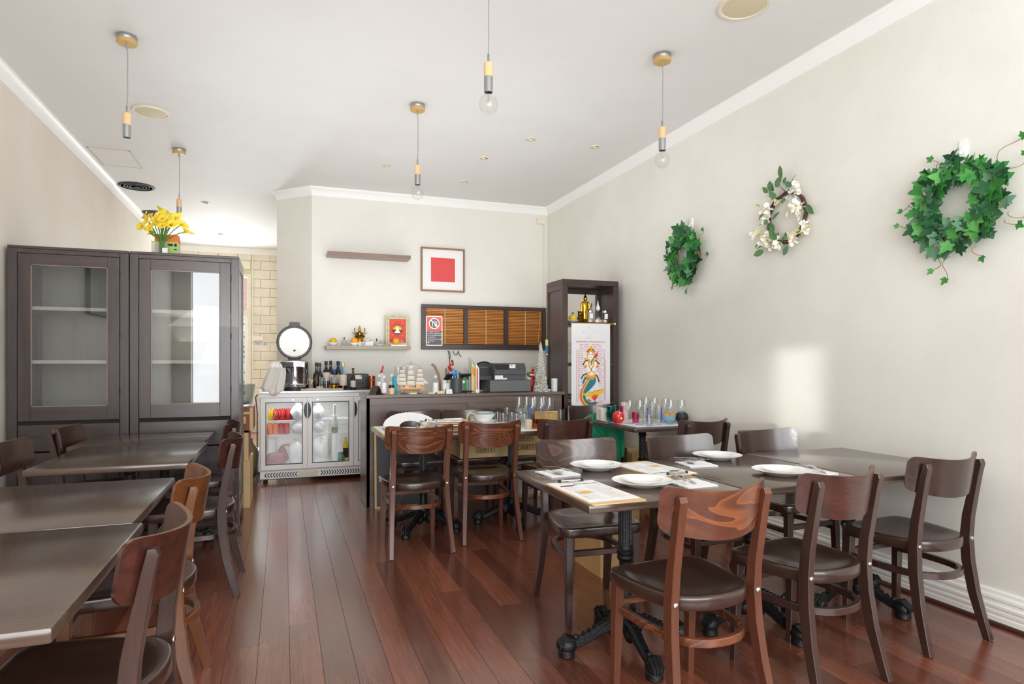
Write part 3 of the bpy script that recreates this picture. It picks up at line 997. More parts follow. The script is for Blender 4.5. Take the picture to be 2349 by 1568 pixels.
table('first laid table by the walkway, with menu boards and two place settings', 1.03, 1.758, 2.03, 2.81, (1.40, 2.41), -1.08 + PI / 4 + 0.2)
table('second laid table in the row, bearing two place settings', 1.766, 2.452, 2.065, 2.86, (2.11, 2.45), 0.15)
table('bare end table of the laid row against the right wall', 2.46, 3.17, 2.085, 2.90, (2.78, 2.5), 0.25)
table('middle table heaped with menu boards and paper', 0.652, 1.325, 4.33, 5.10, (0.985, 4.66), -0.4 - PI / 4 + 0.5)
table('middle table crowded with bowls and glasses', 1.333, 2.03, 4.36, 5.12, (1.69, 4.66), -0.1)
table('corner table of mixed glasses by the right wall', 2.56, 3.16, 4.264, 5.01, None, 0.3)
table('nearest bare table at the lower left of the room', -1.17, -0.42, 1.452, 2.312, (-0.80, 1.9), 0.5)
table('second bare left table, joined to the nearest one', -1.17, -0.452, 2.318, 3.166, (-0.81, 2.74), 0.5)
table('third bare left table behind the gap', -1.17, -0.455, 3.60, 4.494, (-0.81, 4.05), 0.5)
table('farthest bare left table against the glass cabinets', -1.24, -0.478, 4.5, 5.12, (-0.76, 4.83), 0.15)
# ------------------------------------------------------------------ tall glass cabinets
def XY(u, Y):
    return at_y(u, 830, Y).x


def mpp(u, Y):
    rx, ry = _ray(u)
    return Y / ry / FPX


def cabinet(label, x0, x1, hinge):
    y0, y1, H = 5.2, 5.78, 2.05
    t = thing('display_cabinet', label, 'cabinet', (x0, y0, 0), 0, 'tall glass-doored cabinets')
    W, D = x1 - x0, y1 - y0
    w_ = 0.055
    # sides: frame with a sunk panel
    for s, xs in (('side_panel', 0.0), ('side_panel', W - 0.03)):
        m = MB().bx(xs, xs + 0.03, 0.022, 0.07, 0.0, H - 0.02).bx(xs, xs + 0.03, D - 0.05, D, 0.0, H - 0.02).bx(xs, xs + 0.03, 0.07, D - 0.05, H - 0.09, H - 0.02).bx(xs, xs + 0.03, 0.07, D - 0.05, 0.06, 0.16).bx(xs + 0.009, xs + 0.021, 0.06, D - 0.04, 0.1, H - 0.06)
        m.build(s, MT['cabinet_wood'], t, smooth=0)
    MB().bx(0, W, 0.0, D, H - 0.02, H, 0.003).build('top_panel', MT['cabinet_wood_x'], t, smooth=0)
    MB().bx(0.03, W - 0.03, D - 0.012, D - 0.002, 0.06, H - 0.02).build('back_panel', MT['cabinet_back'], t, smooth=0)
    MB().bx(0, w_, 0, 0.022, 0, H - 0.02, 0.002).bx(W - w_, W, 0, 0.022, 0, H - 0.02, 0.002).bx(w_, W - w_, 0, 0.022, H - 0.05, H - 0.02, 0.002).bx(w_, W - w_, 0, 0.022, 0.0, 0.09, 0.002).build('face_frame', MT['cabinet_wood'], t, smooth=0)
    for z in (1.612, 1.238):
        MB().bx(0.03, W - 0.03, 0.05, D - 0.014, z, z + 0.026, 0.002).build('shelf', MT['shelf_pale'], t, smooth=0)
    MB().bx(0.03, W - 0.03, 0.03, D - 0.014, 0.82, 0.842).build('shelf', MT['shelf_pale'], t, smooth=0)
    # glazed door
    a, b = w_ + 0.003, W - w_ - 0.003
    z0, z1 = 0.842, 1.998
    f = 0.074
    d = MB().bx(a, a + f, 0.002, 0.022, z0, z1, 0.002).bx(b - f, b, 0.002, 0.022, z0, z1, 0.002).build('door', MT['cabinet_wood'], t, smooth=0)
    MB().bx(a + f, b - f, 0.003, 0.022, z0, z0 + 0.097, 0.001).build('door_rail', MT['cabinet_wood_x'], d, smooth=0)
    MB().bx(a + f, b - f, 0.003, 0.022, z1 - f, z1, 0.001).build('door_rail', MT['cabinet_wood_x'], d, smooth=0)
    MB().bx(a + f - 0.004, b - f + 0.004, 0.012, 0.016, z0 + 0.09, z1 - f + 0.006).build('pane', MT['cabinet_glass'], d, smooth=0)
    g = 0.006
    MB().bx(a + f, a + f + g, 0.006, 0.012, z0 + 0.097, z1 - f).bx(b - f - g, b - f, 0.006, 0.012, z0 + 0.097, z1 - f).bx(a + f, b - f, 0.006, 0.012, z0 + 0.097, z0 + 0.097 + g).bx(a + f, b - f, 0.006, 0.012, z1 - f - g, z1 - f).build('glazing_bead', MT['shelf_walnut'], d, smooth=0)
    hx = b + 0.002 if hinge else a - 0.002
    for z in (1.02, 1.42, 1.86):
        MB().cyl((hx, 0.0, z), (hx, 0.0, z + 0.05), 0.004).build('hinge', MT['cabinet_gap'], d)
    MB().bx(w_, W - w_, 0.012, 0.024, 0.80, 0.845).build('finger_gap', MT['cabinet_gap'], t, smooth=0)
    # lower drawer front and door
    dr_ = MB().bx(a, b, 0.002, 0.022, 0.63, 0.815, 0.003).build('drawer_front', MT['cabinet_wood_x'], t, smooth=0)
    m = MB().bx(a, a + f, 0.002, 0.022, 0.095, 0.622, 0.002).bx(b - f, b, 0.002, 0.022, 0.095, 0.622, 0.002).bx(a + f, b - f, 0.003, 0.022, 0.095, 0.17).bx(a + f, b - f, 0.003, 0.022, 0.55, 0.622).bx(a + f, b - f, 0.01, 0.016, 0.17, 0.55)
    m.build('lower_door', MT['cabinet_wood'], t, smooth=0)
    return t


cabinet('dark tall cabinet with glass door standing against the left wall', -1.768, -1.046, True)
cabinet('dark tall cabinet with glass door carrying the vase of yellow lilies', -1.04, -0.317, True)
# carved panel hanging on the left wall, seen only as a reflection in the cabinet glass
t = thing('carved_wall_panel', 'grey carved wooden panel on the left wall, mirrored in the cabinet glass', 'picture', (XL + 0.004, 2.6, 2.02))
MB().bx(0, 0.035, -0.72, 0.72, -0.3, 0.3, 0.004).build('board', MT['carved_panel'], t, smooth=0)
m = MB()
m.tube([(0.037, -0.1, -0.28), (0.037, -0.12, 0.0), (0.037, -0.1, 0.24)], 0.006, 5)
for sy in (-1, 1):
    for z0 in (-0.1, 0.05):
        m.tube([(0.037, -0.12, z0), (0.04, -0.12 + sy * 0.09, z0 + 0.03), (0.037, -0.12 + sy * 0.13, z0 + 0.14)], [0.006, 0.016, 0.004], 6)
m.build('carved_stem', MT['cabinet_back'], t)

# ------------------------------------------------------------------ bar counter
CT = 0.967
cx0, cx1, cy0, cy1 = 0.668, 2.528, 5.49, 5.94
t = thing('bar_counter', 'dark grey-brown panelled bar counter in front of the back wall', 'counter', (cx0, cy0, 0))
W, D = cx1 - cx0, cy1 - cy0
MB().bx(-0.012, W, -0.014, D, CT - 0.028, CT, 0.004).build('worktop', MT['counter_wood'], t, smooth=0)
MB().bx(0, 0.03, 0.0, D, 0.0, CT - 0.03, 0.002).build('end_panel', MT['counter_wood'], t, smooth=0)
MB().bx(W - 0.03, W, 0.0, D, 0.0, CT - 0.03, 0.002).build('end_panel', MT['counter_wood'], t, smooth=0)
xa, xb, xc, xd = XY(849, cy0) - cx0, XY(1073, cy0) - cx0, XY(1089, cy0) - cx0, XY(1272, cy0) - cx0
MB().bx(0.0, xa, 0.0, 0.03, 0, CT - 0.03).bx(xb, xc, 0.0, 0.03, 0, CT - 0.03).bx(xd, W, 0.0, 0.03, 0, CT - 0.03).bx(xa, xb, 0.0, 0.03, CT - 0.085, CT - 0.03).bx(xc, xd, 0.0, 0.03, CT - 0.085, CT - 0.03).bx(xa, xb, 0, 0.03, 0, 0.1).bx(xc, xd, 0, 0.03, 0, 0.1).build('front_frame', MT['counter_wood'], t, smooth=0)
for a, b in ((xa, xb), (xc, xd)):
    MB().bx(a, b, 0.018, 0.028, 0.1, CT - 0.085).build('front_panel', MT['counter_wood'], t, smooth=0)
MB().bx(0.03, W - 0.03, D - 0.03, D - 0.01, 0.02, CT - 0.03).build('back_panel', MT['counter_wood'], t, smooth=0)

# ------------------------------------------------------------------ open shelving unit
ux0, ux1, uy0, uy1, UH = 2.535, 3.15, 5.55, 5.945, 2.055
t = thing('shelving_unit', 'tall dark open shelving unit between bar and right wall', 'shelf', (ux0, uy0, 0))
W, D = ux1 - ux0, uy1 - uy0
p = 0.058
for x in (0, W - p):
    for y in (0, D - 0.04):
        MB().bx(x, x + p, y, y + 0.04, 0, UH - 0.05, 0.002).build('post', MT['wenge'], t, smooth=0)
    xi = 0.012 if x == 0 else W - 0.028
    MB().bx(xi, xi + 0.016, 0.04, D - 0.04, 0.06, UH - 0.06).bx(x, x + 0.04, 0.04, D - 0.04, UH - 0.1, UH - 0.05).bx(x, x + 0.04, 0.04, D - 0.04, 0.04, 0.12).build('side_panel', MT['wenge'], t, smooth=0)
MB().bx(0, W, 0, D, UH - 0.05, UH, 0.003).build('top_board', MT['wenge_x'], t, smooth=0)
MB().bx(p, W - p, D - 0.04, D - 0.015, UH - 0.1, UH - 0.05).build('back_rail', MT['wenge_x'], t, smooth=0)
SHZ = (1.641, 1.243, 0.859, 0.46, 0.1)
for z in SHZ:
    MB().bx(0.028, W - 0.028, 0.004, D - 0.008, z - 0.032, z, 0.002).build('shelf_board', MT['wenge_x'], t, smooth=0)

# ------------------------------------------------------------------ glass-door bar fridge
fx0, fx1, fy0, fy1 = -0.235, 1.22, 6.93, 7.46
FT = 0.95
t = thing('bar_fridge', 'white-framed glass-door bar fridge beside the counter', 'fridge', (fx0, fy0, 0))
W, D = fx1 - fx0, fy1 - fy0
MB().bx(0, W, 0.0, D, 0.925, FT, 0.003).build('worktop', MT['brushed_steel'], t, smooth=0)
MB().bx(0, W, 0.01, 0.03, 0.885, 0.925).build('top_fascia', MT['aluminium_white'], t, smooth=0)
MB().bx(0, 0.02, 0.045, D, 0.12, 0.925).bx(W - 0.02, W, 0.045, D, 0.12, 0.925).bx(0.02, W - 0.02, D - 0.02, D, 0.12, 0.925).bx(0.02, W - 0.02, 0.045, D - 0.02, 0.12, 0.15).bx(0.02, W - 0.02, 0.045, D - 0.02, 0.87, 0.925).build('cabinet_body', MT['white_matte'], t, smooth=0)
dx = (0.017, 0.470, 0.475, 0.943, 0.949, 1.43)
for k in range(3):
    a, b = dx[2 * k], dx[2 * k + 1]
    z0, z1 = 0.138, 0.878
    f = 0.045
    d = MB().bx(a, a + f, 0, 0.035, z0, z1, 0.003).bx(b - f, b, 0, 0.035, z0, z1, 0.003).bx(a + f, b - f, 0, 0.035, z0, z0 + 0.05, 0.003).bx(a + f, b - f, 0, 0.035, z1 - 0.045, z1, 0.003).build('door', MT['aluminium_white'], t, smooth=0)
    g = 0.006
    MB().bx(a + f, a + f + g, 0.004, 0.03, z0 + 0.05, z1 - 0.045).bx(b - f - g, b - f, 0.004, 0.03, z0 + 0.05, z1 - 0.045).bx(a + f, b - f, 0.004, 0.03, z0 + 0.05, z0 + 0.05 + g).bx(a + f, b - f, 0.004, 0.03, z1 - 0.045 - g, z1 - 0.045).build('gasket', MT['dark_gasket'], d, smooth=0)
    MB().bx(a + f, b - f, 0.014, 0.02, z0 + 0.05, z1 - 0.045).build('pane', MT['fridge_glass'], d, smooth=0)
    hx, sg = (b - 0.012, -1) if k == 0 else (a + 0.012, 1)
    hp = [(hx, -0.001, 0.66), (hx + sg * 0.018, -0.004, 0.70), (hx + sg * 0.022, -0.005, 0.745), (hx + sg * 0.018, -0.004, 0.79), (hx, -0.001, 0.83)]
    MB().prism([(hx - sg * 0.008, 0.655), (hx + sg * 0.014, 0.69), (hx + sg * 0.022, 0.745), (hx + sg * 0.014, 0.80), (hx - sg * 0.008, 0.835)], 0.0, 0.006, FACE).build('handle', MT['black_plastic'], d, smooth=0)
    MB().lathe([(0.011, 0), (0.010, 0.003), (0, 0.003)], (a + (0.31 if k == 0 else 0.1), 0, z1 - 0.022), 16, 1.3, 1, Euler((PI / 2, 0, 0)).to_matrix().to_4x4()).build('lock', MT['brushed_steel'], d)
for xs in (0.4725, 0.946):
    MB().bx(xs - 0.004, xs + 0.004, 0.02, 0.05, 0.13, 0.88).build('mullion', MT['zinc'], t, smooth=0)
MB().bx(0.01, W - 0.01, 0.008, 0.03, 0.045, 0.122, 0.002).build('grille', MT['aluminium_white'], t, smooth=0)
m = MB()
for x, sg in [(0.05 + i * 0.027, -1) for i in range(12)] + [(0.62 + i * 0.027, 1) for i in range(24)]:
    for up in (1, -1):
        m.add([(x, 0.006, 0.084), (x + 0.012, 0.006, 0.084), (x + 0.012 - sg * 0.018, 0.006, 0.084 + up * 0.026), (x - sg * 0.018, 0.006, 0.084 + up * 0.026), (x, 0.009, 0.084), (x + 0.012, 0.009, 0.084), (x + 0.012 - sg * 0.018, 0.009, 0.084 + up * 0.026), (x - sg * 0.018, 0.009, 0.084 + up * 0.026)], [(0, 1, 2, 3), (4, 7, 6, 5), (0, 4, 5, 1), (1, 5, 6, 2), (2, 6, 7, 3), (3, 7, 4, 0)])
m.build('grille_slots', MT['black_plastic'], t, smooth=0)
MB().bx(0.38, 0.58, 0.002, 0.01, 0.055, 0.115, 0.003).bx(0.47, 0.53, -0.001, 0.003, 0.07, 0.1).build('control_panel', MT['off_white'], t, smooth=0)
for x in (0.06, W - 0.06):
    for y in (0.08, D - 0.06):
        MB().lathe([(0.022, 0), (0.024, 0.01), (0.016, 0.03), (0.012, 0.05), (0.012, 0.12)], (x, y, 0), 14).build('foot', MT['black_plastic'], t)
MB().bx(0.02, W - 0.02, 0.06, 0.08, 0.03, 0.12).build('kick_plate', MT['cabinet_gap'], t, smooth=0)
for z in (0.485, 0.635):
    for a, b in ((0.03, 0.465), (0.48, 0.94)):
        m = MB()
        for q in range(6):
            m.tube([(a, 0.11 + q * 0.055, z), (b, 0.11 + q * 0.055, z)], 0.0025, 5)
        for q in range(14):
            xx = a + (b - a) * q / 13
            m.tube([(xx, 0.11, z), (xx, 0.385, z)], 0.0018, 5)
        m.build('wire_shelf', MT['white_gloss'], t)


# the fridge's own lamp strip under its top
for xl, pw_ in ((fx0 + 0.245, 0.8), (fx0 + 0.71, 0.8)):
    area('fridge_lamp', (xl, 7.02, 0.862), (xl, 7.12, 0.3), 0.4, 0.03, pw_, (0.97, 0.99, 1.0))


def can(mt, x, y, z, label, grp):
    o = thing('drink_can', label, 'can', (x, y, z), random.uniform(0, 6), grp)
    MB().lathe([(0.022, 0.0), (0.026, 0.004), (0.028, 0.012), (0.028, 0.105), (0.024, 0.116)], n=18).build('body', MT[mt], o)
    MB().lathe([(0.024, 0.116), (0.025, 0.119), (0.022, 0.119), (0.021, 0.115), (0, 0.115)], n=18).build('lid', MT['steel'], o)
    MB().tube([(0.0265, -0.011, 0.02), (0.028, 0.0, 0.045), (0.0265, 0.011, 0.07), (0.028, 0.002, 0.1)], 0.003, 5).build('print', MT['white_gloss'], o)
    return o


gx = fx0
U, Lw = 'cans on the upper fridge shelf', 'cans on the lower fridge shelf'
for i, (mt, u, lb) in enumerate((('lemon_yellow', 621, 'yellow drink can at the end of the upper fridge shelf'), ('red', 634.5, 'red drink can next to the yellow one'), ('red', 648, 'red drink can third on the upper fridge shelf'), ('red', 661, 'red drink can by the white bag on the upper shelf'))):
    can(mt, XY(u, 7.075), 7.075, 0.638, lb, U)
    can('charcoal_dark' if i % 2 else mt, XY(u + 5, 7.145), 7.145, 0.638, 'drink can in the second row behind the ' + ('yellow can', 'red can beside the yellow one', 'third can', 'fourth can')[i], U)
for i, (mt, u, lb) in enumerate((('orange_box', 619, 'orange drink can at the end of the lower fridge shelf'), ('orange_box', 632, 'orange drink can second on the lower fridge shelf'), ('red', 645, 'red drink can beside the orange cans'), ('red', 658, 'red drink can beside the white bag, lower shelf'))):
    can(mt, XY(u, 7.075), 7.075, 0.488, lb, Lw)


def lump(name, label, cat, c, s, mt, seed, grp=None, knots=9):
    """crumpled bag or packet: an irregular closed skin"""
    r = random.Random(seed)
    n, mm = 18, 12
    o = thing(name, label, cat, (c[0], c[1], c[2]), 0, grp)
    vs = []
    ph = [(r.uniform(0, 6), r.randint(2, 6), r.randint(1, 5), r.uniform(0.03, 0.1)) for _ in range(knots)]
    fs = []
    for i in range(mm + 1):
        th = PI * i / mm
        for k in range(n):
            a = 2 * PI * k / n
            q = 1 + sum(am * math.sin(f1 * a + f2 * th + p0) for p0, f1, f2, am in ph) * math.sin(th)
            sq = 0.8 + 0.2 * (abs(math.cos(a)) ** 2 + abs(math.sin(a)) ** 2)
            vs.append((s[0] * math.sin(th) * math.cos(a) * q * sq, s[1] * math.sin(th) * math.sin(a) * q * sq, max(0.0, s[2] * (1 - math.cos(th) * q) * 0.5 if i < mm / 2 else s[2] * (0.5 - 0.5 * math.cos(th) * q))))
    for i in range(mm):
        for k in range(n):
            a, b = i * n + k, i * n + (k + 1) % n
            fs.append((a, b, b + n, a + n))
    MB().add(vs, fs).build('film', MT[mt], o, smooth=60)
    return o


def bag(label, u, Y, z, w_, h_, seed, mt='plastic_bag'):
    o = lump('plastic_bag', label, 'bag', (XY(u, Y), Y, z), (w_, 0.08, h_), mt, seed)
    MB().lathe([(0.008, h_ * 0.97), (0.014, h_ * 1.0), (0.03, h_ * 1.08), (0.034, h_ * 1.1), (0.026, h_ * 1.08), (0.0, h_ * 1.02)], n=10).build('knot', MT[mt], o)
    return o


bag('white plastic bag on the upper fridge shelf beside the red cans', 684, 7.09, 0.638, 0.07, 0.16, 3)
bag('white plastic bag on the lower fridge shelf behind the first door', 684, 7.10, 0.488, 0.07, 0.13, 4)
bag('white plastic bag at the fridge bottom beside the red meat packet', 680, 7.08, 0.152, 0.075, 0.26, 5)
bag('large white plastic bag at the bottom behind the second fridge door', 737, 7.09, 0.152, 0.085, 0.3, 6)
bag('white plastic bag on the upper shelf behind the second fridge door', 730, 7.11, 0.638, 0.06, 0.15, 7)
bag('clear-white bag on the lower shelf behind the second fridge door', 733, 7.12, 0.488, 0.06, 0.13, 8)
o = lump('meat_packet', 'red vacuum-packed meat slanting at the fridge bottom', 'packet', (XY(632, 7.05), 7.05, 0.152), (0.105, 0.05, 0.15), 'meat_red', 9)
lump('meat_packet', 'smaller red packet half hidden behind the slanting meat packet', 'packet', (XY(650, 7.22), 7.22, 0.152), (0.06, 0.05, 0.2), 'meat_red', 10)
o = thing('white_bottle', 'tall white bottle standing behind the second fridge door', 'bottle', (XY(768, 7.0), 7.0, 0.152))
MB().lathe([(0.028, 0), (0.032, 0.01), (0.032, 0.3), (0.028, 0.33)], n=18).build('body', MT['white_gloss'], o)
MB().lathe([(0.032, 0.33), (0.032, 0.47), (0.02, 0.5), (0.015, 0.58), (0.015, 0.64), (0.0, 0.645)], n=18).build('neck', MT['frosted'], o)
MB().lathe([(0.0323, 0.34), (0.033, 0.345), (0.033, 0.4), (0.0323, 0.405)], n=18).build('band', MT['olive'], o)
for u, z, h_, lb, mt in ((622, 0.152, 0.16, 'white lidded tub at the fridge bottom behind the meat packet', 'white_gloss'), (662, 0.33, 0.12, 'white tub of red garnish under the lower fridge shelf', 'white_gloss')):
    Y = 7.24
    o = thing('food_tub', lb, 'tub', (XY(u, Y), Y, 0.152 if z < 0.2 else 0.152))
    MB().lathe([(0.05, 0), (0.06, h_ * 1.6), (0.062, h_ * 1.65), (0.055, h_ * 1.65), (0.05, 0.005), (0, 0.005)], n=24).build('body', MT[mt], o)
    MB().lathe([(0.064, h_ * 1.65), (0.064, h_ * 1.75), (0.0, h_ * 1.76)], n=24).build('lid', MT['red' if z > 0.2 else 'off_white'], o)
o = thing('sauce_bottle', 'yellow sauce bottle in the corner behind the second fridge door', 'bottle', (XY(793, 7.07), 7.07, 0.152))
MB().lathe([(0.024, 0), (0.027, 0.01), (0.027, 0.2), (0.012, 0.25), (0.012, 0.28), (0, 0.28)], n=16).build('body', MT['yellow'], o)
MB().lathe([(0.0275, 0.06), (0.028, 0.065), (0.028, 0.16), (0.0275, 0.165)], n=16).build('label_band', MT['print_black'], o)
lump('salad_bag', 'green salad bag at the bottom behind the second fridge door', 'bag', (XY(783, 7.08), 7.08, 0.152), (0.05, 0.05, 0.12), 'leaf_grey', 12)

# ------------------------------------------------------------------ pictures and shelves on the back wall
def frame_parts(o, w_, h_, b, d, mt, n='frame'):
    for nm, x0, x1, z0, z1 in (('a', -w_ / 2, w_ / 2, h_ - b, h_), ('b', -w_ / 2, w_ / 2, 0, b), ('c', -w_ / 2, -w_ / 2 + b, b, h_ - b), ('d', w_ / 2 - b, w_ / 2, b, h_ - b)):
        pass
    m = MB().bx(-w_ / 2, w_ / 2, -d, 0, h_ - b, h_, 0.002).bx(-w_ / 2, w_ / 2, -d, 0, 0, b, 0.002).bx(-w_ / 2, -w_ / 2 + b, -d, 0, b, h_ - b, 0.002).bx(w_ / 2 - b, w_ / 2, -d, 0, b, h_ - b, 0.002)
    return m.build(n, MT[mt], o, smooth=0)


a, b = at_y(965.4, 565.5, 7.48), at_y(1065.8, 670.8, 7.48)
o = thing('framed_print', 'framed square red print with white mount on the back wall', 'picture', ((a.x + b.x) / 2, 7.498, b.z))
w_, h_ = b.x - a.x, a.z - b.z
frame_parts(o, w_, h_, 0.02, 0.028, 'frame_brown')
MB().bx(-w_ / 2 + 0.018, w_ / 2 - 0.018, -0.012, -0.004, 0.018, h_ - 0.018).build('mount', MT['white_matte'], o, smooth=0)
c0, c1 = at_y(988.7, 589.8, 7.48), at_y(1044, 647.5, 7.48)
MB().bx(c0.x - (a.x + b.x) / 2, c1.x - (a.x + b.x) / 2, -0.0135, -0.012, c1.z - b.z, c0.z - b.z).build('red_square', MT['red_print'], o, smooth=0)

a, b = at_y(751.6, 575, 7.28), at_y(942.4, 594, 7.28)
o = thing('wall_shelf', 'empty walnut floating shelf high on the back wall', 'shelf', (a.x, 7.28, a.z - 0.042))
MB().bx(0, b.x - a.x, 0, 0.219, 0, 0.042, 0.002).build('board', MT['shelf_walnut'], o, smooth=0)
MB().lathe([(0.02, 0), (0.018, -0.003), (0, -0.003)], (0.25, 0.1, 0), 14).build('fixing', MT['frame_brown'], o)
a, b = at_y(748, 792, 7.28), at_y(942, 792, 7.28)
LS = a.z
o = thing('wall_shelf', 'weathered grey-beige floating shelf holding offerings on the back wall', 'shelf', (a.x, 7.28, LS - 0.042))
MB().bx(0, b.x - a.x, 0, 0.219, 0, 0.042, 0.002).build('board', MT['shelf_grey'], o, smooth=0)

# hatch with three wooden blinds
a, b = at_y(967, 697, 7.46), at_y(1252, 803, 7.46)
hx0, hx1, hz0, hz1 = a.x, min(b.x, 3.19), b.z, a.z
o = thing('blind_hatch', 'long dark frame on the back wall filled with slatted wooden blinds', 'blind', (hx0, 7.498, hz0))
W, H = hx1 - hx0, hz1 - hz0
zb, zt_ = 0.065, H - 0.045
ed = [(XY(977, 7.46) - hx0, XY(1064, 7.46) - hx0), (XY(1073, 7.46) - hx0, XY(1156.5, 7.46) - hx0), (XY(1165.5, 7.46) - hx0, XY(1244, 7.46) - hx0)]
m = MB().bx(0, W, -0.05, 0, 0, zb, 0.003).bx(0, W, -0.05, 0, zt_, H, 0.003)
xs = [0] + [e for p_ in ed for e in p_] + [W]
for i in range(4):
    m.bx(xs[2 * i], xs[2 * i + 1], -0.05, 0, zb, zt_, 0.002)
m.build('frame', MT['wenge_x'], o, smooth=0)
MB().bx(0.02, W - 0.02, -0.008, -0.002, 0.02, H - 0.02).build('backing', MT['cabinet_gap'], o, smooth=0)
for (x0, x1) in ed:
    sm = MB().box((0, 0, 0), (x1 - x0 - 0.006, 0.003, 0.0135), 0.0, Euler((0.5, 0, 0))).mesh('slat', MT['blind_wood'], 0)
    n = 23
    for k in range(n):
        put('slat', sm, o, ((x0 + x1) / 2, -0.026, zb + 0.012 + (zt_ - zb - 0.02) * k / (n - 1)))
    xm = x0 + (x1 - x0) * 0.5
    MB().bx(xm - 0.004, xm + 0.004, -0.035, -0.033, zb, zt_).build('ladder_tape', MT['light_timber'], o, smooth=0)
MB().tube([(ed[2][1] - 0.03, -0.04, zt_), (ed[2][1] - 0.035, -0.04, zt_ - 0.2), (ed[2][1] - 0.05, -0.04, zt_ - 0.25), (ed[2][1] - 0.055, -0.04, zb + 0.03)], 0.003, 5).build('pull_cord', MT['light_timber'], o)

# under-18 notice on the blinds
a, b = at_y(977.5, 723.5, 7.43), at_y(1015.5, 793, 7.43)
o = thing('age_notice', 'red and grey under-18 alcohol notice stuck over the blinds', 'sign', ((a.x + b.x) / 2, 7.444, b.z))
w_, h_ = b.x - a.x, a.z - b.z


def rrect(x0, x1, z0, z1, r):
    out = []
    for cx_, cz_, a0 in ((x1 - r, z1 - r, 0), (x0 + r, z1 - r, PI / 2), (x0 + r, z0 + r, PI), (x1 - r, z0 + r, 1.5 * PI)):
        out += [(cx_ + r * math.cos(a0 + q * PI / 8), cz_ + r * math.sin(a0 + q * PI / 8)) for q in range(5)]
    return out


def disc(cx_, cz_, r, n=32):
    return [(cx_ + r * math.cos(2 * PI * k / n), cz_ + r * math.sin(2 * PI * k / n)) for k in range(n)]


MB().prism(rrect(-w_ / 2, w_ / 2, 0, h_, 0.018), 0, 0.003, FACE).build('border', MT['white_gloss'], o, smooth=0)
k = h_ / 69.5
MB().prism([(-w_ / 2 + 0.01, h_ - 0.012), (-w_ / 2 + 0.01, h_ * 0.51), (w_ / 2 - 0.01, h_ * 0.51), (w_ / 2 - 0.01, h_ - 0.012)], 0.003, 0.0036, FACE).build('red_field', MT['sign_red'], o, smooth=0)
MB().prism(rrect(-w_ / 2 + 0.01, w_ / 2 - 0.01, 0.012, h_ * 0.51, 0.01), 0.003, 0.0036, FACE).build('grey_field', MT['sign_grey'], o, smooth=0)
cz = h_ * 0.745
MB().prism(disc(0, cz, 0.066), 0.0036, 0.0042, FACE).build('ring', MT['white_gloss'], o, smooth=0)
MB().prism(disc(0, cz, 0.054), 0.0042, 0.0048, FACE).build('roundel', MT['sign_grey'], o, smooth=0)
tm = MB()
vs, fs = text_mb('under', 0.034)
tm.add(vs, fs, Matrix.Translation((0, -0.005, cz + 0.028)) @ FACE)
vs, fs = text_mb('18', 0.082)
tm.add(vs, fs, Matrix.Translation((0, -0.005, cz - 0.014)) @ FACE)
tm.prism([(-0.043, 0.036), (-0.036, 0.043), (0.043, -0.036), (0.036, -0.043)], 0.0056, 0.0062, Matrix.Translation((0, 0, cz)) @ FACE)
for i, s in enumerate(('It is against the law', 'to sell or supply alcohol', 'to, or to obtain alcohol', 'on behalf of,', 'a person under the age', 'of 18 years.')):
    vs, fs = text_mb(s, 0.0185, align='LEFT')
    tm.add(vs, fs, Matrix.Translation((-w_ / 2 + 0.02, -0.0042, h_ * 0.475 - i * 0.0225)) @ FACE)
tm.prism(disc(-w_ / 2 + 0.03, 0.04, 0.009, 12), 0.0036, 0.0042, FACE)
tm.build('lettering', MT['white_gloss'], o, smooth=0)

# small devices on the walls
a = at_y(1242, 490, 7.46)
o = thing('junction_box', 'white junction box in the top corner of the back wall', 'box', (XY(1242, 7.46), 7.498, 3.02))
MB().bx(-0.055, 0.055, -0.05, 0, 0, 0.085, 0.006).build('body', MT['switch_white'], o, smooth=0)
MB().bx(0.035, 0.055, -0.02, 0.0, -1.06, 0).build('conduit', MT['off_white'], o, smooth=0)
for x in (-0.02, 0.01):
    MB().lathe([(0.004, 0), (0.003, -0.003), (0, -0.003)], (x, -0.05, 0.05), 8, 1, 1, Euler((PI / 2, 0, 0)).to_matrix().to_4x4()).build('screw', MT['zinc'], o)
o = thing('wall_socket', 'white power socket on the back wall behind the tinsel tree', 'socket', (XY(1226, 7.47), 7.498, 1.12))
MB().bx(-0.05, 0.05, -0.01, 0, 0, 0.1, 0.003).build('plate', MT['switch_white'], o, smooth=0)
MB().bx(-0.02, -0.014, -0.012, -0.009, 0.05, 0.066).bx(0.014, 0.02, -0.012, -0.009, 0.05, 0.066).bx(-0.003, 0.003, -0.012, -0.009, 0.03, 0.045).build('socket_holes', MT['black_plastic'], o, smooth=0)
a = at_y(592, 776, YE)
o = thing('light_switch', 'white light switch with surface conduit on the passage end wall', 'switch', (a.x, YE - 0.0, a.z))
MB().bx(-0.09, 0.09, -0.035, 0.01, -0.04, 0.04, 0.006).build('plate', MT['switch_white'], o, smooth=0)
MB().lathe([(0.018, 0), (0.016, -0.006), (0, -0.006)], (0, -0.035, 0), 14, 1, 1, Euler((-PI / 2, 0, 0)).to_matrix().to_4x4()).build('dolly', MT['white_gloss'], o)
zc_ = at_y(592, 717, YE).z - a.z
MB().bx(-0.008, 0.008, -0.016, 0.004, 0.04, zc_).bx(-0.1, 0.008, -0.016, 0.004, zc_, zc_ + 0.016).build('conduit', MT['off_white'], o, smooth=0)
a = at_y(578, 646, YE)
struct(MB().cyl((a.x + 0.012, YE - 0.014, 1.0), (a.x + 0.012, YE - 0.014, 3.14), 0.013).build('trim_5', MT['cream_block']))
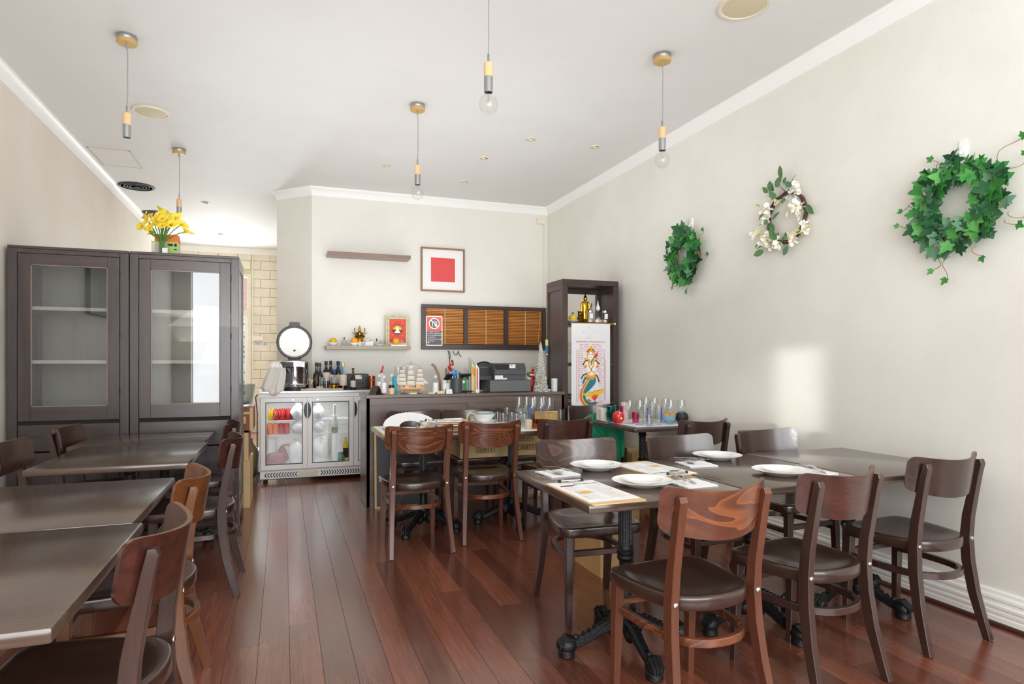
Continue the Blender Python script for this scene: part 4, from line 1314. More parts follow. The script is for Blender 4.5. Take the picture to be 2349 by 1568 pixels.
o = thing('step_notice', "grey notice reading mind your step under the passage light switch", 'sign', (at_y(597, 787, YE).x, YE - 0.0, at_y(597, 787, YE).z))
MB().bx(-0.12, 0.12, -0.004, 0.008, -0.028, 0.028).build('plate', MT['sign_silver'], o, smooth=0)
tm = MB()
for s, z in (('Mind your', 0.011), ('step', -0.013)):
    vs, fs = text_mb(s, 0.024)
    tm.add(vs, fs, Matrix.Translation((-0.035, -0.005, z)) @ FACE)
tm.prism([(0.055, -0.02), (0.105, -0.02), (0.08, 0.024)], 0.004, 0.0046, FACE)
tm.build('lettering', MT['print_black'], o, smooth=0)
MB().prism([(0.063, -0.016), (0.097, -0.016), (0.08, 0.015)], 0.0046, 0.005, FACE).build('triangle', MT['sign_silver'], o, smooth=0)
# ------------------------------------------------------------------ things on the fridge
RX = Euler((PI / 2, 0, 0)).to_matrix().to_4x4()


def at(u, Y, z):
    return (XY(u, Y), Y, z)


cx_ = (XY(643, 7.18) + XY(708, 7.18)) / 2
o = thing('rice_cooker', 'large steel rice cooker with its round lid standing open', 'rice cooker', (cx_, 7.18, FT))
MB().lathe([(0.15, 0.0), (0.155, 0.008), (0.155, 0.02), (0.15, 0.03)], n=40).build('base_ring', MT['black_plastic'], o)
MB().lathe([(0.14, 0.02), (0.15, 0.045), (0.152, 0.06), (0.146, 0.07), (0.146, 0.285), (0.15, 0.295), (0.148, 0.312), (0.135, 0.314), (0.132, 0.30), (0.132, 0.1), (0, 0.1)], n=44).build('pot', MT['chrome'], o)
m = MB()
for q in range(9):
    pass
R = 0.1475
def arcbox(a0, a1, z0, z1, r0, r1):
    n = 8
    vs = []
    for q in range(n + 1):
        a = a0 + (a1 - a0) * q / n
        for r, z in ((r0, z0), (r1, z0), (r1, z1), (r0, z1)):
            vs.append((r * math.cos(a), r * math.sin(a), z))
    fs = [(0, 1, 2, 3), tuple(n * 4 + k for k in (3, 2, 1, 0))]
    for q in range(n):
        for k in range(4):
            a, b = q * 4 + k, q * 4 + (k + 1) % 4
            fs.append((a, b, b + 4, a + 4))
    return vs, fs
MB().add(*arcbox(PI * 1.08, PI * 1.47, 0.235, 0.3, 0.14, 0.153)).build('rim_cover', MT['charcoal_dark'], o)
MB().add(*arcbox(PI * 1.14, PI * 1.45, 0.08, 0.18, 0.14, 0.156)).build('control_panel', MT['charcoal_light'], o)
m = MB()
for q in range(3):
    m.add(*arcbox(PI * 1.2, PI * 1.33, 0.155 - q * 0.022, 0.16 - q * 0.022, 0.15, 0.158))
m.add(*arcbox(PI * 1.21, PI * 1.33, 0.09, 0.1, 0.15, 0.158))
m.build('buttons', MT['black_plastic'], o)
MB().bx(-0.065, 0.065, 0.1, 0.15, 0.305, 0.36, 0.006).build('hinge_block', MT['charcoal_dark'], o, smooth=0)
lid = Matrix.Translation((0.0, 0.085, 0.515)) @ Euler((PI / 2 - 0.04, 0, 0)).to_matrix().to_4x4()
ld = MB().lathe([(0, -0.035), (0.13, -0.03), (0.178, -0.012), (0.185, 0.0), (0.185, 0.012), (0.176, 0.02), (0.166, 0.02), (0.164, 0.008), (0, 0.008)], n=48, M=lid).build('lid', MT['charcoal_dark'], o)
MB().lathe([(0.167, 0.008), (0.170, 0.016), (0.164, 0.018), (0.160, 0.008)], n=44, M=lid).build('seal', MT['shelf_walnut'], ld)
MB().lathe([(0.158, 0.007), (0.156, 0.013), (0, 0.015)], n=44, M=lid).build('inner_plate', MT['white_matte'], ld)
MB().lathe([(0.012, 0), (0.012, 0.004), (0.006, 0.005), (0, 0.003)], n=18, M=lid @ Matrix.Translation((0, -0.09, 0.014))).build('steam_vent', MT['black_plastic'], ld)
MB().prism([(-0.06, 0.0), (0.06, 0.0), (0.05, 0.045), (-0.05, 0.045)], -0.02, 0.015, Matrix.Translation((0, 0.085, 0.69)) @ FACE).build('lid_handle', MT['charcoal_dark'], ld, smooth=0)
o2 = MB().tube([(0.15, -0.02, 0.12), (0.17, -0.03, 0.09), (0.168, -0.03, 0.06), (0.19, -0.03, 0.11)], 0.006, 6).build('measuring_hook', MT['white_gloss'], o)

# draped cloth
o = thing('tea_towel', 'white towel draped beside the rice cooker over the fridge edge', 'towel', (0, 0, 0))
nu, nv = 22, 18
vs, fs = [], []
for j in range(nv + 1):
    t_ = j / nv
    for i in range(nu + 1):
        s_ = i / nu
        uL = 622 - 24 * t_ ** 0.9 if t_ < 0.92 else 600 + (t_ - 0.92) * 60
        uR = 655 - 5 * t_ + 3 * math.sin(t_ * 3)
        u_ = uL + (uR - uL) * s_
        Y_ = 7.14 - 0.22 * t_ + 0.02 * math.sin(s_ * 11 + t_ * 2.4) * (0.4 + t_) + 0.012 * math.sin(s_ * 23 + 2 * t_)
        z_ = 1.255 - 0.305 * t_ ** 1.1 - (0.05 * max(0, (t_ - 0.85) / 0.15) * math.sin(s_ * PI) ** 2 if s_ > 0.3 else 0)
        if t_ > 0.85:
            Y_ = min(Y_, 6.925 - 0.006 * math.sin(s_ * 9)) if z_ < 0.955 else Y_
        vs.append((XY(u_, 7.0), Y_, max(z_, 0.89)))
for j in range(nv):
    for i in range(nu):
        a = j * (nu + 1) + i
        fs.append((a, a + 1, a + nu + 2, a + nu + 1))
ob = MB().add(vs, fs).build('cloth', MT['cloth_white'], o, smooth=80)
sm = ob.modifiers.new('thick', 'SOLIDIFY')
sm.thickness = 0.006


def bottle(name, label, u, Y, z, H, r, mt, cap, shoulder=0.62, neck=0.35, lab=None, lz=(0.12, 0.4), grp=None, liquid=None, cat='bottle'):
    o = thing(name, label, cat, at(u, Y, z), random.uniform(0, 1), grp)
    n = r * neck
    MB().lathe([(r * 0.86, 0.0), (r, 0.006), (r, H * (shoulder - 0.08)), (r * 0.93, H * (shoulder - 0.02)), (r * 0.7, H * (shoulder + 0.05)), (n * 1.15, H * (shoulder + 0.12)), (n, H * (shoulder + 0.18)), (n, H * 0.93), (n * 1.15, H * 0.935), (n * 1.15, H * 0.95)], n=20).build('body', MT[mt], o)
    MB().lathe([(n * 1.2, H * (0.86 if cap[1] else 0.95)), (n * 1.25, H * 0.87 if cap[1] else H * 0.955), (n * 1.25, H * 0.995), (n * 1.1, H), (0, H)], n=16).build('cap', MT[cap[0]], o)
    if lab:
        MB().lathe([(r * 1.0, H * lz[0]), (r * 1.012, H * lz[0] + 0.001), (r * 1.012, H * lz[1]), (r * 1.0, H * lz[1] + 0.001)], n=20).build('paper_label', MT[lab], o)
    if liquid:
        MB().lathe([(r * 0.8, 0.004), (r * 0.93, 0.01), (r * 0.93, H * 0.3), (0, H * 0.3)], n=18).build('contents', MT[liquid], o)
    return o


WB = 'dark wine bottles on the fridge top'
bottle('wine_bottle', 'slim dark bottle with gold label nearest the rice cooker', 726, 7.2, FT, 0.295, 0.037, 'dark_glass', ('black_plastic', 1), 0.56, 0.36, 'brass_dark', (0.15, 0.42), WB)
bottle('wine_bottle', 'slim dark bottle with white base label, second from the rice cooker', 733.5, 7.12, FT, 0.29, 0.036, 'dark_glass', ('black_plastic', 1), 0.56, 0.36, 'off_white', (0.05, 0.13), WB)
bottle('wine_bottle', 'tall dark wine bottle with large white label', 748, 7.22, FT, 0.31, 0.041, 'dark_glass', ('black_plastic', 1), 0.62, 0.34, 'off_white', (0.3, 0.6), WB)
bottle('wine_bottle', 'dark wine bottle behind the blue-capped water bottle', 758.5, 7.32, FT, 0.315, 0.038, 'dark_glass', ('black_plastic', 1), 0.62, 0.34, 'off_white', (0.2, 0.5), WB)
bottle('wine_bottle', 'dark wine bottle beside the blue packet', 775.5, 7.32, FT, 0.31, 0.04, 'dark_glass', ('black_plastic', 1), 0.62, 0.34, 'off_white', (0.2, 0.5), WB)
bottle('water_bottle', 'clear plastic bottle with blue cap and blue label', 767, 7.1, FT, 0.22, 0.033, 'clear_glass', ('blue', 1), 0.66, 0.4, 'print_grey', (0.35, 0.62))
bottle('spirit_bottle', 'clear bottle with gold cap and cream label, some amber spirit left', 787, 7.04, FT, 0.29, 0.040, 'clear_glass', ('gold', 1), 0.62, 0.34, 'off_white', (0.16, 0.56), None, 'amber_liquid')
bottle('beer_bottle', 'brown glass bottle standing alone at the front of the fridge top', 810, 7.0, FT, 0.235, 0.028, 'brown_glass', ('black_plastic', 0), 0.52, 0.4, 'off_white', (0.12, 0.42))
o = thing('blue_packet', 'blue packet standing behind the wine bottles', 'packet', at(781, 7.42, FT))
MB().prism([(-0.03, 0), (0.03, 0), (0.032, 0.2), (0.02, 0.28), (0.0, 0.305), (-0.02, 0.29), (-0.03, 0.2)], 0, 0.03, FACE).build('film', MT['sky_blue'], o, smooth=0)
o = thing('serving_tray', 'long beige tray under the bottles and tape', 'tray', (XY(690, 6.99), 6.95, FT))
MB().bx(0, 0.43, 0, 0.14, 0, 0.006, 0.002).bx(0, 0.43, 0, 0.006, 0.006, 0.02).bx(0, 0.43, 0.134, 0.14, 0.006, 0.02).bx(0, 0.006, 0.006, 0.134, 0.006, 0.02).bx(0.424, 0.43, 0.006, 0.134, 0.006, 0.02).build('dish', MT['tray_beige'], o, smooth=0)
o = thing('tape_roll', 'gold tin of tape in front of the blue-capped bottle', 'tape', at(766, 7.0, FT + 0.007))
MB().lathe([(0.03, 0), (0.048, 0.0), (0.05, 0.004), (0.05, 0.048), (0.046, 0.052), (0.032, 0.052), (0.03, 0.048), (0.03, 0)], n=30).build('reel', MT['gold'], o)
MB().lathe([(0.047, 0.05), (0.049, 0.054), (0.033, 0.054), (0.032, 0.05)], n=30).build('rim', MT['black_plastic'], o)


def tumbler(label, x, y, z, r, H, mt='clear_glass', grp=None, taper=0.85, name='tumbler', flutes=0, cat='glass'):
    o = thing(name, label, cat, (x, y, z), 0, grp)
    n = 20
    MB().lathe([(r * taper * 0.95, 0.0), (r * taper, 0.003), (r, H), (r * 0.94, H), (r * taper * 0.9, 0.012), (0, 0.010)], n=n).build('bowl', MT[mt], o)
    if flutes:
        m = MB()
        for k in range(flutes):
            a = 2 * PI * k / flutes
            m.tube([(r * taper * math.cos(a), r * taper * math.sin(a), 0.006), (r * 0.97 * math.cos(a), r * 0.97 * math.sin(a), H * 0.62)], 0.004, 5)
        m.build('flutes', MT[mt], o)
    return o


tumbler('stemless clear glass at the tray end beside the cooker', *at(739, 6.99, FT + 0.007), 0.028, 0.13)
tumbler('short clear glass behind the tape tin on the tray', *at(749, 7.02, FT + 0.007), 0.025, 0.12)
o = thing('printer', 'black printer with a white sticker behind the brown bottle', 'printer', (XY(796, 7.2), 7.2, FT))
W = XY(846, 7.2) - XY(796, 7.2)
MB().bx(0, W, 0, 0.24, 0.012, 0.168, 0.008).build('body', MT['charcoal_dark'], o, smooth=0)
MB().bx(0.06, W - 0.05, -0.004, 0.02, 0.02, 0.07, 0.004).build('output_slot', MT['black_plastic'], o, smooth=0)
MB().bx(0.07, W - 0.08, -0.03, 0.02, 0.012, 0.026, 0.003).build('paper_tray', MT['charcoal'], o, smooth=0)
MB().bx(0.09, 0.16, -0.003, 0.001, 0.11, 0.155).build('sticker', MT['white_gloss'], o, smooth=0)
MB().bx(0.14, 0.16, -0.0045, -0.003, 0.135, 0.155).build('sticker_corner', MT['pink'], o, smooth=0)
MB().bx(0, W, 0.0, 0.24, 0, 0.012).build('feet', MT['black_plastic'], o, smooth=0)
o = thing('copper_mug', 'tall copper cup beside the black printer', 'cup', at(852, 7.08, FT))
MB().lathe([(0.036, 0), (0.04, 0.005), (0.042, 0.145), (0.039, 0.147), (0.036, 0.02), (0, 0.02)], n=26).build('body', MT['copper'], o)
MB().bx(-0.022, 0.022, -0.045, -0.040, 0.095, 0.112, 0.001).build('badge', MT['red'], o, smooth=0)

# ------------------------------------------------------------------ things on the bar counter
o = thing('tent_card', 'dark folded tent card at the near end of the bar top', 'card', at(864, 5.56, CT))
MB().prism([(0, 0.0), (0.042, 0.075), (0.046, 0.075), (0.088, 0.0), (0.082, 0.0), (0.044, 0.066), (0.006, 0.0)], -0.045, 0.045, Matrix.Translation((-0.044, 0, 0)) @ Euler((PI / 2, 0, 0.5)).to_matrix().to_4x4()).build('card', MT['wenge'], o, smooth=0)
SB = 'clear white-capped bottles on the bar'
bottle('gel_bottle', 'white-capped clear bottle with red-dotted label at the bar front', 880.5, 5.55, CT, 0.165, 0.024, 'clear_glass', ('white_gloss', 1), 0.7, 0.5, 'white_gloss', (0.08, 0.62), SB)
bottle('gel_bottle', 'white-capped clear bottle behind the tent card', 870, 5.66, CT, 0.172, 0.024, 'clear_glass', ('white_gloss', 1), 0.7, 0.5, 'white_gloss', (0.08, 0.62), SB)
bottle('gel_bottle', 'white-capped clear bottle behind the turquoise can', 898, 5.70, CT, 0.175, 0.024, 'clear_glass', ('white_gloss', 1), 0.7, 0.5, 'white_gloss', (0.08, 0.62), SB)
bottle('gel_bottle', 'white-capped clear bottle beside the model ship', 999, 5.55, CT, 0.162, 0.025, 'clear_glass', ('white_gloss', 1), 0.66, 0.46, 'white_gloss', (0.08, 0.6), SB)
o = thing('pourer_bottle', 'slim bottle with a red pouring spout behind the gel bottles', 'bottle', at(876, 5.78, CT))
MB().lathe([(0.022, 0), (0.024, 0.005), (0.024, 0.12), (0.012, 0.16), (0.01, 0.19), (0, 0.19)], n=16).build('body', MT['frosted'], o)
MB().tube([(0, 0, 0.185), (-0.004, 0, 0.2), (-0.006, 0, 0.205)], [0.012, 0.013, 0.009], 10).tube([(-0.002, 0, 0.2), (0.008, 0, 0.225), (0.01, 0, 0.25)], [0.009, 0.0085, 0.008], 10).build('spout', MT['red'], o)
o = thing('shaker', 'peach shaker with black lid before the turquoise can', 'shaker', at(898, 5.53, CT))
MB().lathe([(0.022, 0), (0.025, 0.004), (0.026, 0.055), (0.024, 0.06), (0, 0.06)], n=20).build('body', MT['peach'], o)
MB().lathe([(0.026, 0.058), (0.026, 0.078), (0.02, 0.084), (0, 0.085)], n=20).build('lid', MT['black_plastic'], o)
o = thing('spray_can', 'turquoise aerosol can beside the model ship', 'can', at(905, 5.58, CT))
MB().lathe([(0.018, 0), (0.02, 0.004), (0.02, 0.1), (0.017, 0.108)], n=20).build('body', MT['teal'], o)
MB().lathe([(0.019, 0.106), (0.0195, 0.11), (0.019, 0.152), (0.016, 0.157), (0, 0.157)], n=20).build('cap', MT['teal'], o)
PG = 'tall clear beer glasses behind the ship'
for u, lb in ((914, 'tall clear pilsner glass nearer the turquoise can'), (927, 'tall clear pilsner glass behind the ship mast')):
    o = thing('pilsner_glass', lb, 'glass', at(u, 5.82, CT), 0, PG)
    MB().lathe([(0.03, 0), (0.032, 0.004), (0.02, 0.02), (0.022, 0.03), (0.038, 0.235), (0.0355, 0.235), (0.02, 0.035), (0, 0.03)], n=22).build('bowl', MT['clear_glass'], o)

# model ship
sx0, sx1 = XY(905, 5.6), XY(985, 5.6)
o = thing('model_ship', 'wooden model sailing ship with cream sails on the bar', 'model ship', ((sx0 + sx1) / 2, 5.6, CT))
L = (sx1 - sx0) * 0.72
hull = MB()
sec = []
N = 14
for i in range(N + 1):
    t_ = i / N
    x = -L / 2 + L * t_ - 0.0
    wd = 0.024 * (1 - abs(2 * t_ - 0.95) ** 2.6) + 0.002
    sh = 0.055 + 0.012 * (2 * t_ - 1) ** 2
    kl = 0.022 + 0.018 * max(0, 1 - t_ * 5) + 0.006 * max(0, (t_ - 0.85) * 6)
    sec.append([(x, -wd, sh), (x, -wd * 0.95, (sh + kl) / 2 + 0.004), (x, 0, kl), (x, wd * 0.95, (sh + kl) / 2 + 0.004), (x, wd, sh)])
vs = [p_ for s_ in sec for p_ in s_]
fs = []
for i in range(N):
    for k in range(4):
        a = i * 5 + k
        fs.append((a, a + 1, a + 6, a + 5))
    fs.append((i * 5 + 4, i * 5, i * 5 + 5, i * 5 + 9))
fs += [(0, 1, 2, 3, 4), tuple(N * 5 + k for k in (4, 3, 2, 1, 0))]
hull.add(vs, fs).build('hull', MT['light_timber'], o)
MB().bx(-L * 0.47, L * 0.42, -0.0275, -0.0245, 0.047, 0.051).build('stripe', MT['copper'], o, smooth=0)
MB().tube([(-L * 0.46, 0, 0.06), (-L * 0.6, 0, 0.085), (-L * 0.74, 0, 0.105)], [0.005, 0.004, 0.002], 6).build('bowsprit', MT['frame_brown'], o)
for x0, x1, h_ in ((-0.07, -0.03, 0.018), (0.03, 0.075, 0.02)):
    MB().bx(x0, x1, -0.014, 0.014, 0.055, 0.058 + h_, 0.002).build('deckhouse', MT['copper'], o, smooth=0)
mast_x = ((-0.088, 0.245), (-0.012, 0.285), (0.07, 0.25))
for mx_, mh in mast_x:
    MB().tube([(mx_, 0, 0.05), (mx_, 0, mh)], [0.0035, 0.002], 6).ball((mx_, 0, mh), 0.004, 8, 6).build('mast', MT['light_timber'], o)
    nl = 4
    for k in range(nl):
        z0 = 0.075 + (mh - 0.1) * k / nl
        z1 = 0.075 + (mh - 0.1) * (k + 1) / nl - 0.005
        hw = 0.034 - 0.005 * k
        MB().cyl((mx_ - hw - 0.004, -0.006, z1 + 0.002), (mx_ + hw + 0.004, -0.006, z1 + 0.002), 0.0018, None, 5).build('yard', MT['frame_brown'], o)
        vs, fs = [], []
        for j in range(5):
            for i in range(5):
                q, w_ = i / 4, j / 4
                vs.append((mx_ + (q - 0.5) * 2 * hw * (1.08 - 0.08 * w_), -0.008 - 0.012 * math.sin(PI * q) * math.sin(PI * min(1, w_ * 0.9 + 0.1)), z0 + (z1 - z0) * w_))
        vs += [(x, y + 0.0012, z) for x, y, z in vs]
        for j in range(4):
            for i in range(4):
                a = j * 5 + i
                fs.append((a, a + 1, a + 6, a + 5))
                fs.append((a + 25, a + 30, a + 31, a + 26))
        MB().add(vs, fs).build('sail', MT['off_white'], o, smooth=60)
for pts in (((-0.1, 0.19), (-L * 0.72, 0.105), (-0.1, 0.075)), ((0.075, 0.16), (0.15, 0.09), (0.075, 0.09))):
    MB().prism(pts, -0.0006, 0.0006, FACE).build('jib', MT['off_white'], o, smooth=0)
m = MB()
for a, b in (((-L * 0.74, 0, 0.105), (-0.088, 0, 0.243)), ((-0.088, 0, 0.243), (-0.012, 0, 0.283)), ((-0.012, 0, 0.283), (0.07, 0, 0.248)), ((0.07, 0, 0.248), (L * 0.5, 0, 0.07)), ((-0.012, 0, 0.283), (-0.05, 0.022, 0.06)), ((-0.012, 0, 0.283), (0.03, 0.022, 0.06)), ((0.07, 0, 0.248), (0.1, 0.02, 0.06)), ((-0.088, 0, 0.243), (-0.12, 0.018, 0.06))):
    m.cyl(a, b, 0.0009, None, 4)
m.build('rigging', MT['frame_brown'], o)
for x in (-0.07, 0.055):
    MB().bx(x - 0.03, x + 0.03, -0.03, 0.03, 0, 0.005).tube([(x, 0, 0.004), (x, 0, 0.028)], 0.004, 6).build('stand', MT['black_plastic'], o, smooth=0)

for i, (u, Y, sx_, sy_, sz_, lb) in enumerate(((948, 5.53, 0.06, 0.03, 0.012, 'pale yellow note pad under the ship bow'), (1010, 5.54, 0.07, 0.04, 0.024, 'pale yellow sticky pads beside the clear bottle'), (989, 5.53, 0.06, 0.04, 0.012, 'flat yellow note pad behind the ship stern'))):
    o = thing('note_pad', lb, 'pad', at(u, Y, CT), 0.2 * i - 0.2, 'yellow note pads on the bar')
    MB().bx(-sx_ / 2, sx_ / 2, -sy_ / 2, sy_ / 2, 0, sz_ * 0.7, 0.001).build('sheets', MT['sticky_yellow'], o, smooth=0)
    MB().box((0.002, 0.001, sz_ * 0.85), (sx_, sy_, sz_ * 0.28), 0, Euler((0, 0, 0.12))).build('top_sheet', MT['off_white'], o, smooth=0)
o = thing('name_plate', 'small grey metal wedge sign by the pen cup', 'sign', at(1029, 5.53, CT))
MB().prism([(-0.03, 0), (0.03, 0), (0.024, 0.04), (-0.028, 0.04)], -0.004, 0.03, FACE).build('plate', MT['brushed_steel'], o, smooth=0)

o = thing('pen_cup', 'dark grey cylindrical pen cup on the bar', 'cup', at(1047, 5.56, CT))
MB().lathe([(0.05, 0), (0.054, 0.006), (0.056, 0.134), (0.054, 0.136), (0.052, 0.13), (0.049, 0.01), (0, 0.01)], n=32).build('body', MT['charcoal'], o)
PX, PY = XY(1047, 5.56), 5.56
o = thing('scissors', 'blue-handled scissors standing in the pen cup', 'scissors', (PX - 0.018, PY, CT + 0.012))
MB().tube([(0, 0, 0), (0.004, 0, 0.13)], 0.004, 6).tube([(0.012, 0.0, 0), (0.002, 0, 0.13)], 0.004, 6).build('blades', MT['steel'], o)
for sx_, dz in ((-0.012, 0.02), (0.02, 0.0)):
    pts = [(0.003 + sx_ * 0.4 + 0.014 * math.cos(a), 0.0, 0.168 + dz * 0.6 + 0.026 * math.sin(a)) for a in [2 * PI * q / 12 for q in range(13)]]
    pts = [(x + (z - 0.14) * sx_ * 6, y, z) for x, y, z in pts]
    MB().tube(pts, 0.0055, 6).tube([(0.003, 0, 0.12), (0.003 + sx_ * 0.5, 0, 0.145)], 0.006, 6).build('handle', MT['sky_blue'], o)
for i, (dx_, dy_, mt, cap, lean, lb) in enumerate(((0.03, 0.0, 'black_plastic', 'black_plastic', 0.12, 'black marker leaning out of the pen cup'), (0.012, -0.02, 'white_gloss', 'white_gloss', 0.02, 'white pen in the pen cup'), (0.02, 0.02, 'peach', 'copper', 0.06, 'peach pen in the pen cup'), (-0.03, 0.02, 'blue', 'blue', -0.1, 'blue pen in the pen cup'), (-0.04, -0.008, 'blue', 'white_gloss', -0.12, 'blue and white pen at the pen cup rim'), (0.036, -0.01, 'yellow', 'print_black', 0.1, 'yellow pencil at the pen cup rim'))):
    o = thing('pen', lb, 'pen', (PX + dx_ * 0.6, PY + dy_, CT + 0.012), 0, 'pens in the pen cup')
    hgt = (0.185, 0.16, 0.165, 0.15, 0.145, 0.15)[i]
    MB().tube([(0, 0, 0), (lean * 0.1, 0, hgt * 0.8)], 0.0065 if i == 0 else 0.005, 8).build('barrel', MT[mt], o)
    MB().tube([(lean * 0.1, 0, hgt * 0.8), (lean * 0.125, 0, hgt)], [0.007 if i == 0 else 0.0052, 0.004], 8).build('cap', MT[cap], o)

o = thing('berry_sprig', 'sprig of shiny red berries behind the pen cup', 'decoration', (XY(1036, 5.75), 5.75, CT))
MB().tube([(0.03, 0, 0), (0.02, 0, 0.14), (-0.005, 0, 0.22), (0.01, 0, 0.3)], 0.002, 5).build('stem', MT['vine_brown'], o)
for x, z, r in ((-0.024, 0.235, 0.016), (-0.006, 0.212, 0.0165), (-0.012, 0.262, 0.011), (0.01, 0.258, 0.010), (0.004, 0.293, 0.013), (0.014, 0.275, 0.009), (-0.02, 0.25, 0.009)):
    MB().ball((x, -0.004, z), r, 12, 8).build('berry', MT['berry_red'], o)
o = thing('wooden_spoon', 'curved wooden spoon handle leaning behind the small bottles', 'spoon', at(1003, 5.78, CT))
MB().sweep([(0.03, 0, 0.0), (0.025, 0, 0.1), (0.01, 0, 0.17), (-0.02, 0, 0.235), (-0.045, 0, 0.262), (-0.058, 0, 0.258)], [(0.02, 0.01), (0.02, 0.01), (0.022, 0.01), (0.024, 0.012), (0.022, 0.012), (0.012, 0.008)], Vector((1, 0, 0)), 0.25).build('handle', MT['frame_brown'], o)
o = thing('wooden_spoon', 'upright short wooden handle behind the terminal', 'spoon', at(1024, 5.82, CT))
MB().sweep([(0, 0, 0), (0, 0, 0.15), (-0.002, 0, 0.21), (-0.004, 0, 0.225)], [(0.018, 0.01), (0.02, 0.01), (0.022, 0.012), (0.01, 0.008)], Vector((1, 0, 0)), 0.25).build('handle', MT['frame_brown'], o)
# payment terminal on a stand
o = thing('payment_terminal', 'black tilted payment terminal behind the pen cup', 'terminal', at(1050, 5.74, CT))
MB().box((0, 0, 0.145), (0.24, 0.14, 0.02), 0.006, Euler((-0.35, 0, 0))).build('screen_case', MT['black_plastic'], o, smooth=0)
MB().box((0.0, 0.0, 0.156), (0.2, 0.11, 0.002), 0, Euler((-0.35, 0, 0))).build('screen', MT['charcoal'], o, smooth=0)
MB().bx(-0.02, 0.02, -0.01, 0.03, 0.01, 0.14, 0.004).bx(-0.08, 0.08, -0.06, 0.07, 0, 0.012, 0.003).build('stand', MT['charcoal_dark'], o, smooth=0)
for u, lb, h_ in ((1020, 'taller small white tub behind the metal wedge', 0.115), (1029, 'shorter small white tub next to the pen cup', 0.09)):
    o = thing('white_tub', lb, 'tub', at(u, 5.63, CT), 0, 'small white tubs on the bar')
    MB().lathe([(0.018, 0), (0.02, 0.004), (0.02, h_ * 0.7), (0.017, h_ * 0.75), (0, h_ * 0.75)], n=16).build('body', MT['white_gloss'], o)
    MB().lathe([(0.02, h_ * 0.74), (0.021, h_ * 0.76), (0.021, h_), (0, h_)], n=16).build('lid', MT['white_matte'], o)
o = thing('green_card', 'green card with a white tag behind the pen cup', 'card', at(1066, 5.66, CT))
MB().box((0, 0, 0.075), (0.03, 0.004, 0.13), 0.0, Euler((-0.1, 0, 0.15))).build('card', MT['green'], o, smooth=0)
MB().prism(disc(-0.016, 0.1, 0.014, 14), 0.012, 0.016, FACE).build('tag', MT['white_gloss'], o, smooth=0)
# papers
PP = 'envelopes and papers standing left of the register'
for i, (u0, u1, v0, v1, Y, mt, lb) in enumerate(((1075, 1091, 818, 893, 5.70, 'print_grey', 'tall pale grey envelope standing behind the other papers'), (1081, 1092, 830, 896, 5.66, 'sticky_yellow', 'cream paper with an orange edge in the standing stack'), (1091, 1099, 832, 897, 5.60, 'white_gloss', 'red and white leaflet at the front of the standing stack'), (1064, 1084, 842, 892, 5.72, 'tub_plastic', 'clear plastic sleeve in the standing stack'))):
    o = thing('paper', lb, 'paper', at((u0 + u1) / 2, Y, CT), 0.0, PP)
    w_ = (u1 - u0) * mpp(u0, Y)
    h_ = EYE - (v0 - 830) * mpp(u0, Y) * 1.0 - CT
    MB().prism([(-w_ / 2, 0), (w_ / 2, 0), (w_ / 2, h_ * 0.8), (-w_ / 2, h_)], -0.004, 0.004 + 0.002 * i, FACE).build('sheet', MT[mt], o, smooth=0)
    if i == 2:
        MB().prism([(-w_ * 0.3, 0.03), (w_ * 0.1, 0.03), (w_ * 0.1, h_ * 0.78), (-w_ * 0.3, h_ * 0.86)], 0.008, 0.009, FACE).build('print', MT['print_red'], o, smooth=0)
    if i == 1:
        MB().prism([(-w_ * 0.4, h_ * 0.6), (w_ * 0.4, h_ * 0.5), (w_ * 0.4, h_ * 0.74), (-w_ * 0.4, h_ * 0.86)], 0.006, 0.007, FACE).build('print', MT['print_gold'], o, smooth=0)
o = thing('black_cable', 'tangle of black cable before the standing papers', 'cable', at(1072, 5.56, CT))
pts = [(0.04 * math.sin(q * 1.1) + 0.02 * q / 8 - 0.02, 0.015 * math.cos(q * 1.7), 0.008 + 0.012 * abs(math.sin(q * 0.9))) for q in range(20)]
MB().tube(pts, 0.004, 6).build('wire', MT['black_plastic'], o)
o = thing('round_pan', 'round black pan leaning behind the cash register', 'pan', at(1111, 5.905, CT))
MB().lathe([(0, 0), (0.13, 0.0), (0.145, 0.012), (0.143, 0.016), (0.13, 0.006), (0, 0.006)], n=36, M=Matrix.Translation((0, 0.0, 0.145)) @ Euler((PI / 2 - 0.12, 0, 0)).to_matrix().to_4x4()).build('dish', MT['charcoal_dark'], o)
MB().lathe([(0.115, -0.002), (0.105, -0.008), (0, -0.008)], n=30, M=Matrix.Translation((0, 0.0, 0.145)) @ Euler((PI / 2 - 0.12, 0, 0)).to_matrix().to_4x4()).build('base', MT['black_plastic'], o)

# cash register
rx0, rx1 = XY(1124, 5.56), XY(1217, 5.56)
o = thing('cash_register', 'dark grey electronic cash register with its till drawer', 'cash register', (rx0, 5.56, CT))
W = rx1 - rx0
MB().bx(0, W, 0, 0.29, 0.008, 0.115, 0.004).build('till_drawer', MT['charcoal'], o, smooth=0)
MB().bx(-0.002, W + 0.002, -0.004, 0.0, 0.006, 0.112, 0.003).build('drawer_front', MT['charcoal_light'], o, smooth=0)
for x in (0.03, W - 0.03):
    MB().bx(x - 0.012, x + 0.012, 0.02, 0.05, 0, 0.01).build('foot', MT['black_plastic'], o, smooth=0)
b0, b1 = XY(1133, 5.6) - rx0, XY(1205, 5.6) - rx0
prof = [(0.03, 0.116), (0.03, 0.16), (0.022, 0.165), (0.022, 0.21), (0.05, 0.262), (0.07, 0.272), (0.2, 0.272), (0.22, 0.25), (0.27, 0.16), (0.27, 0.116)]
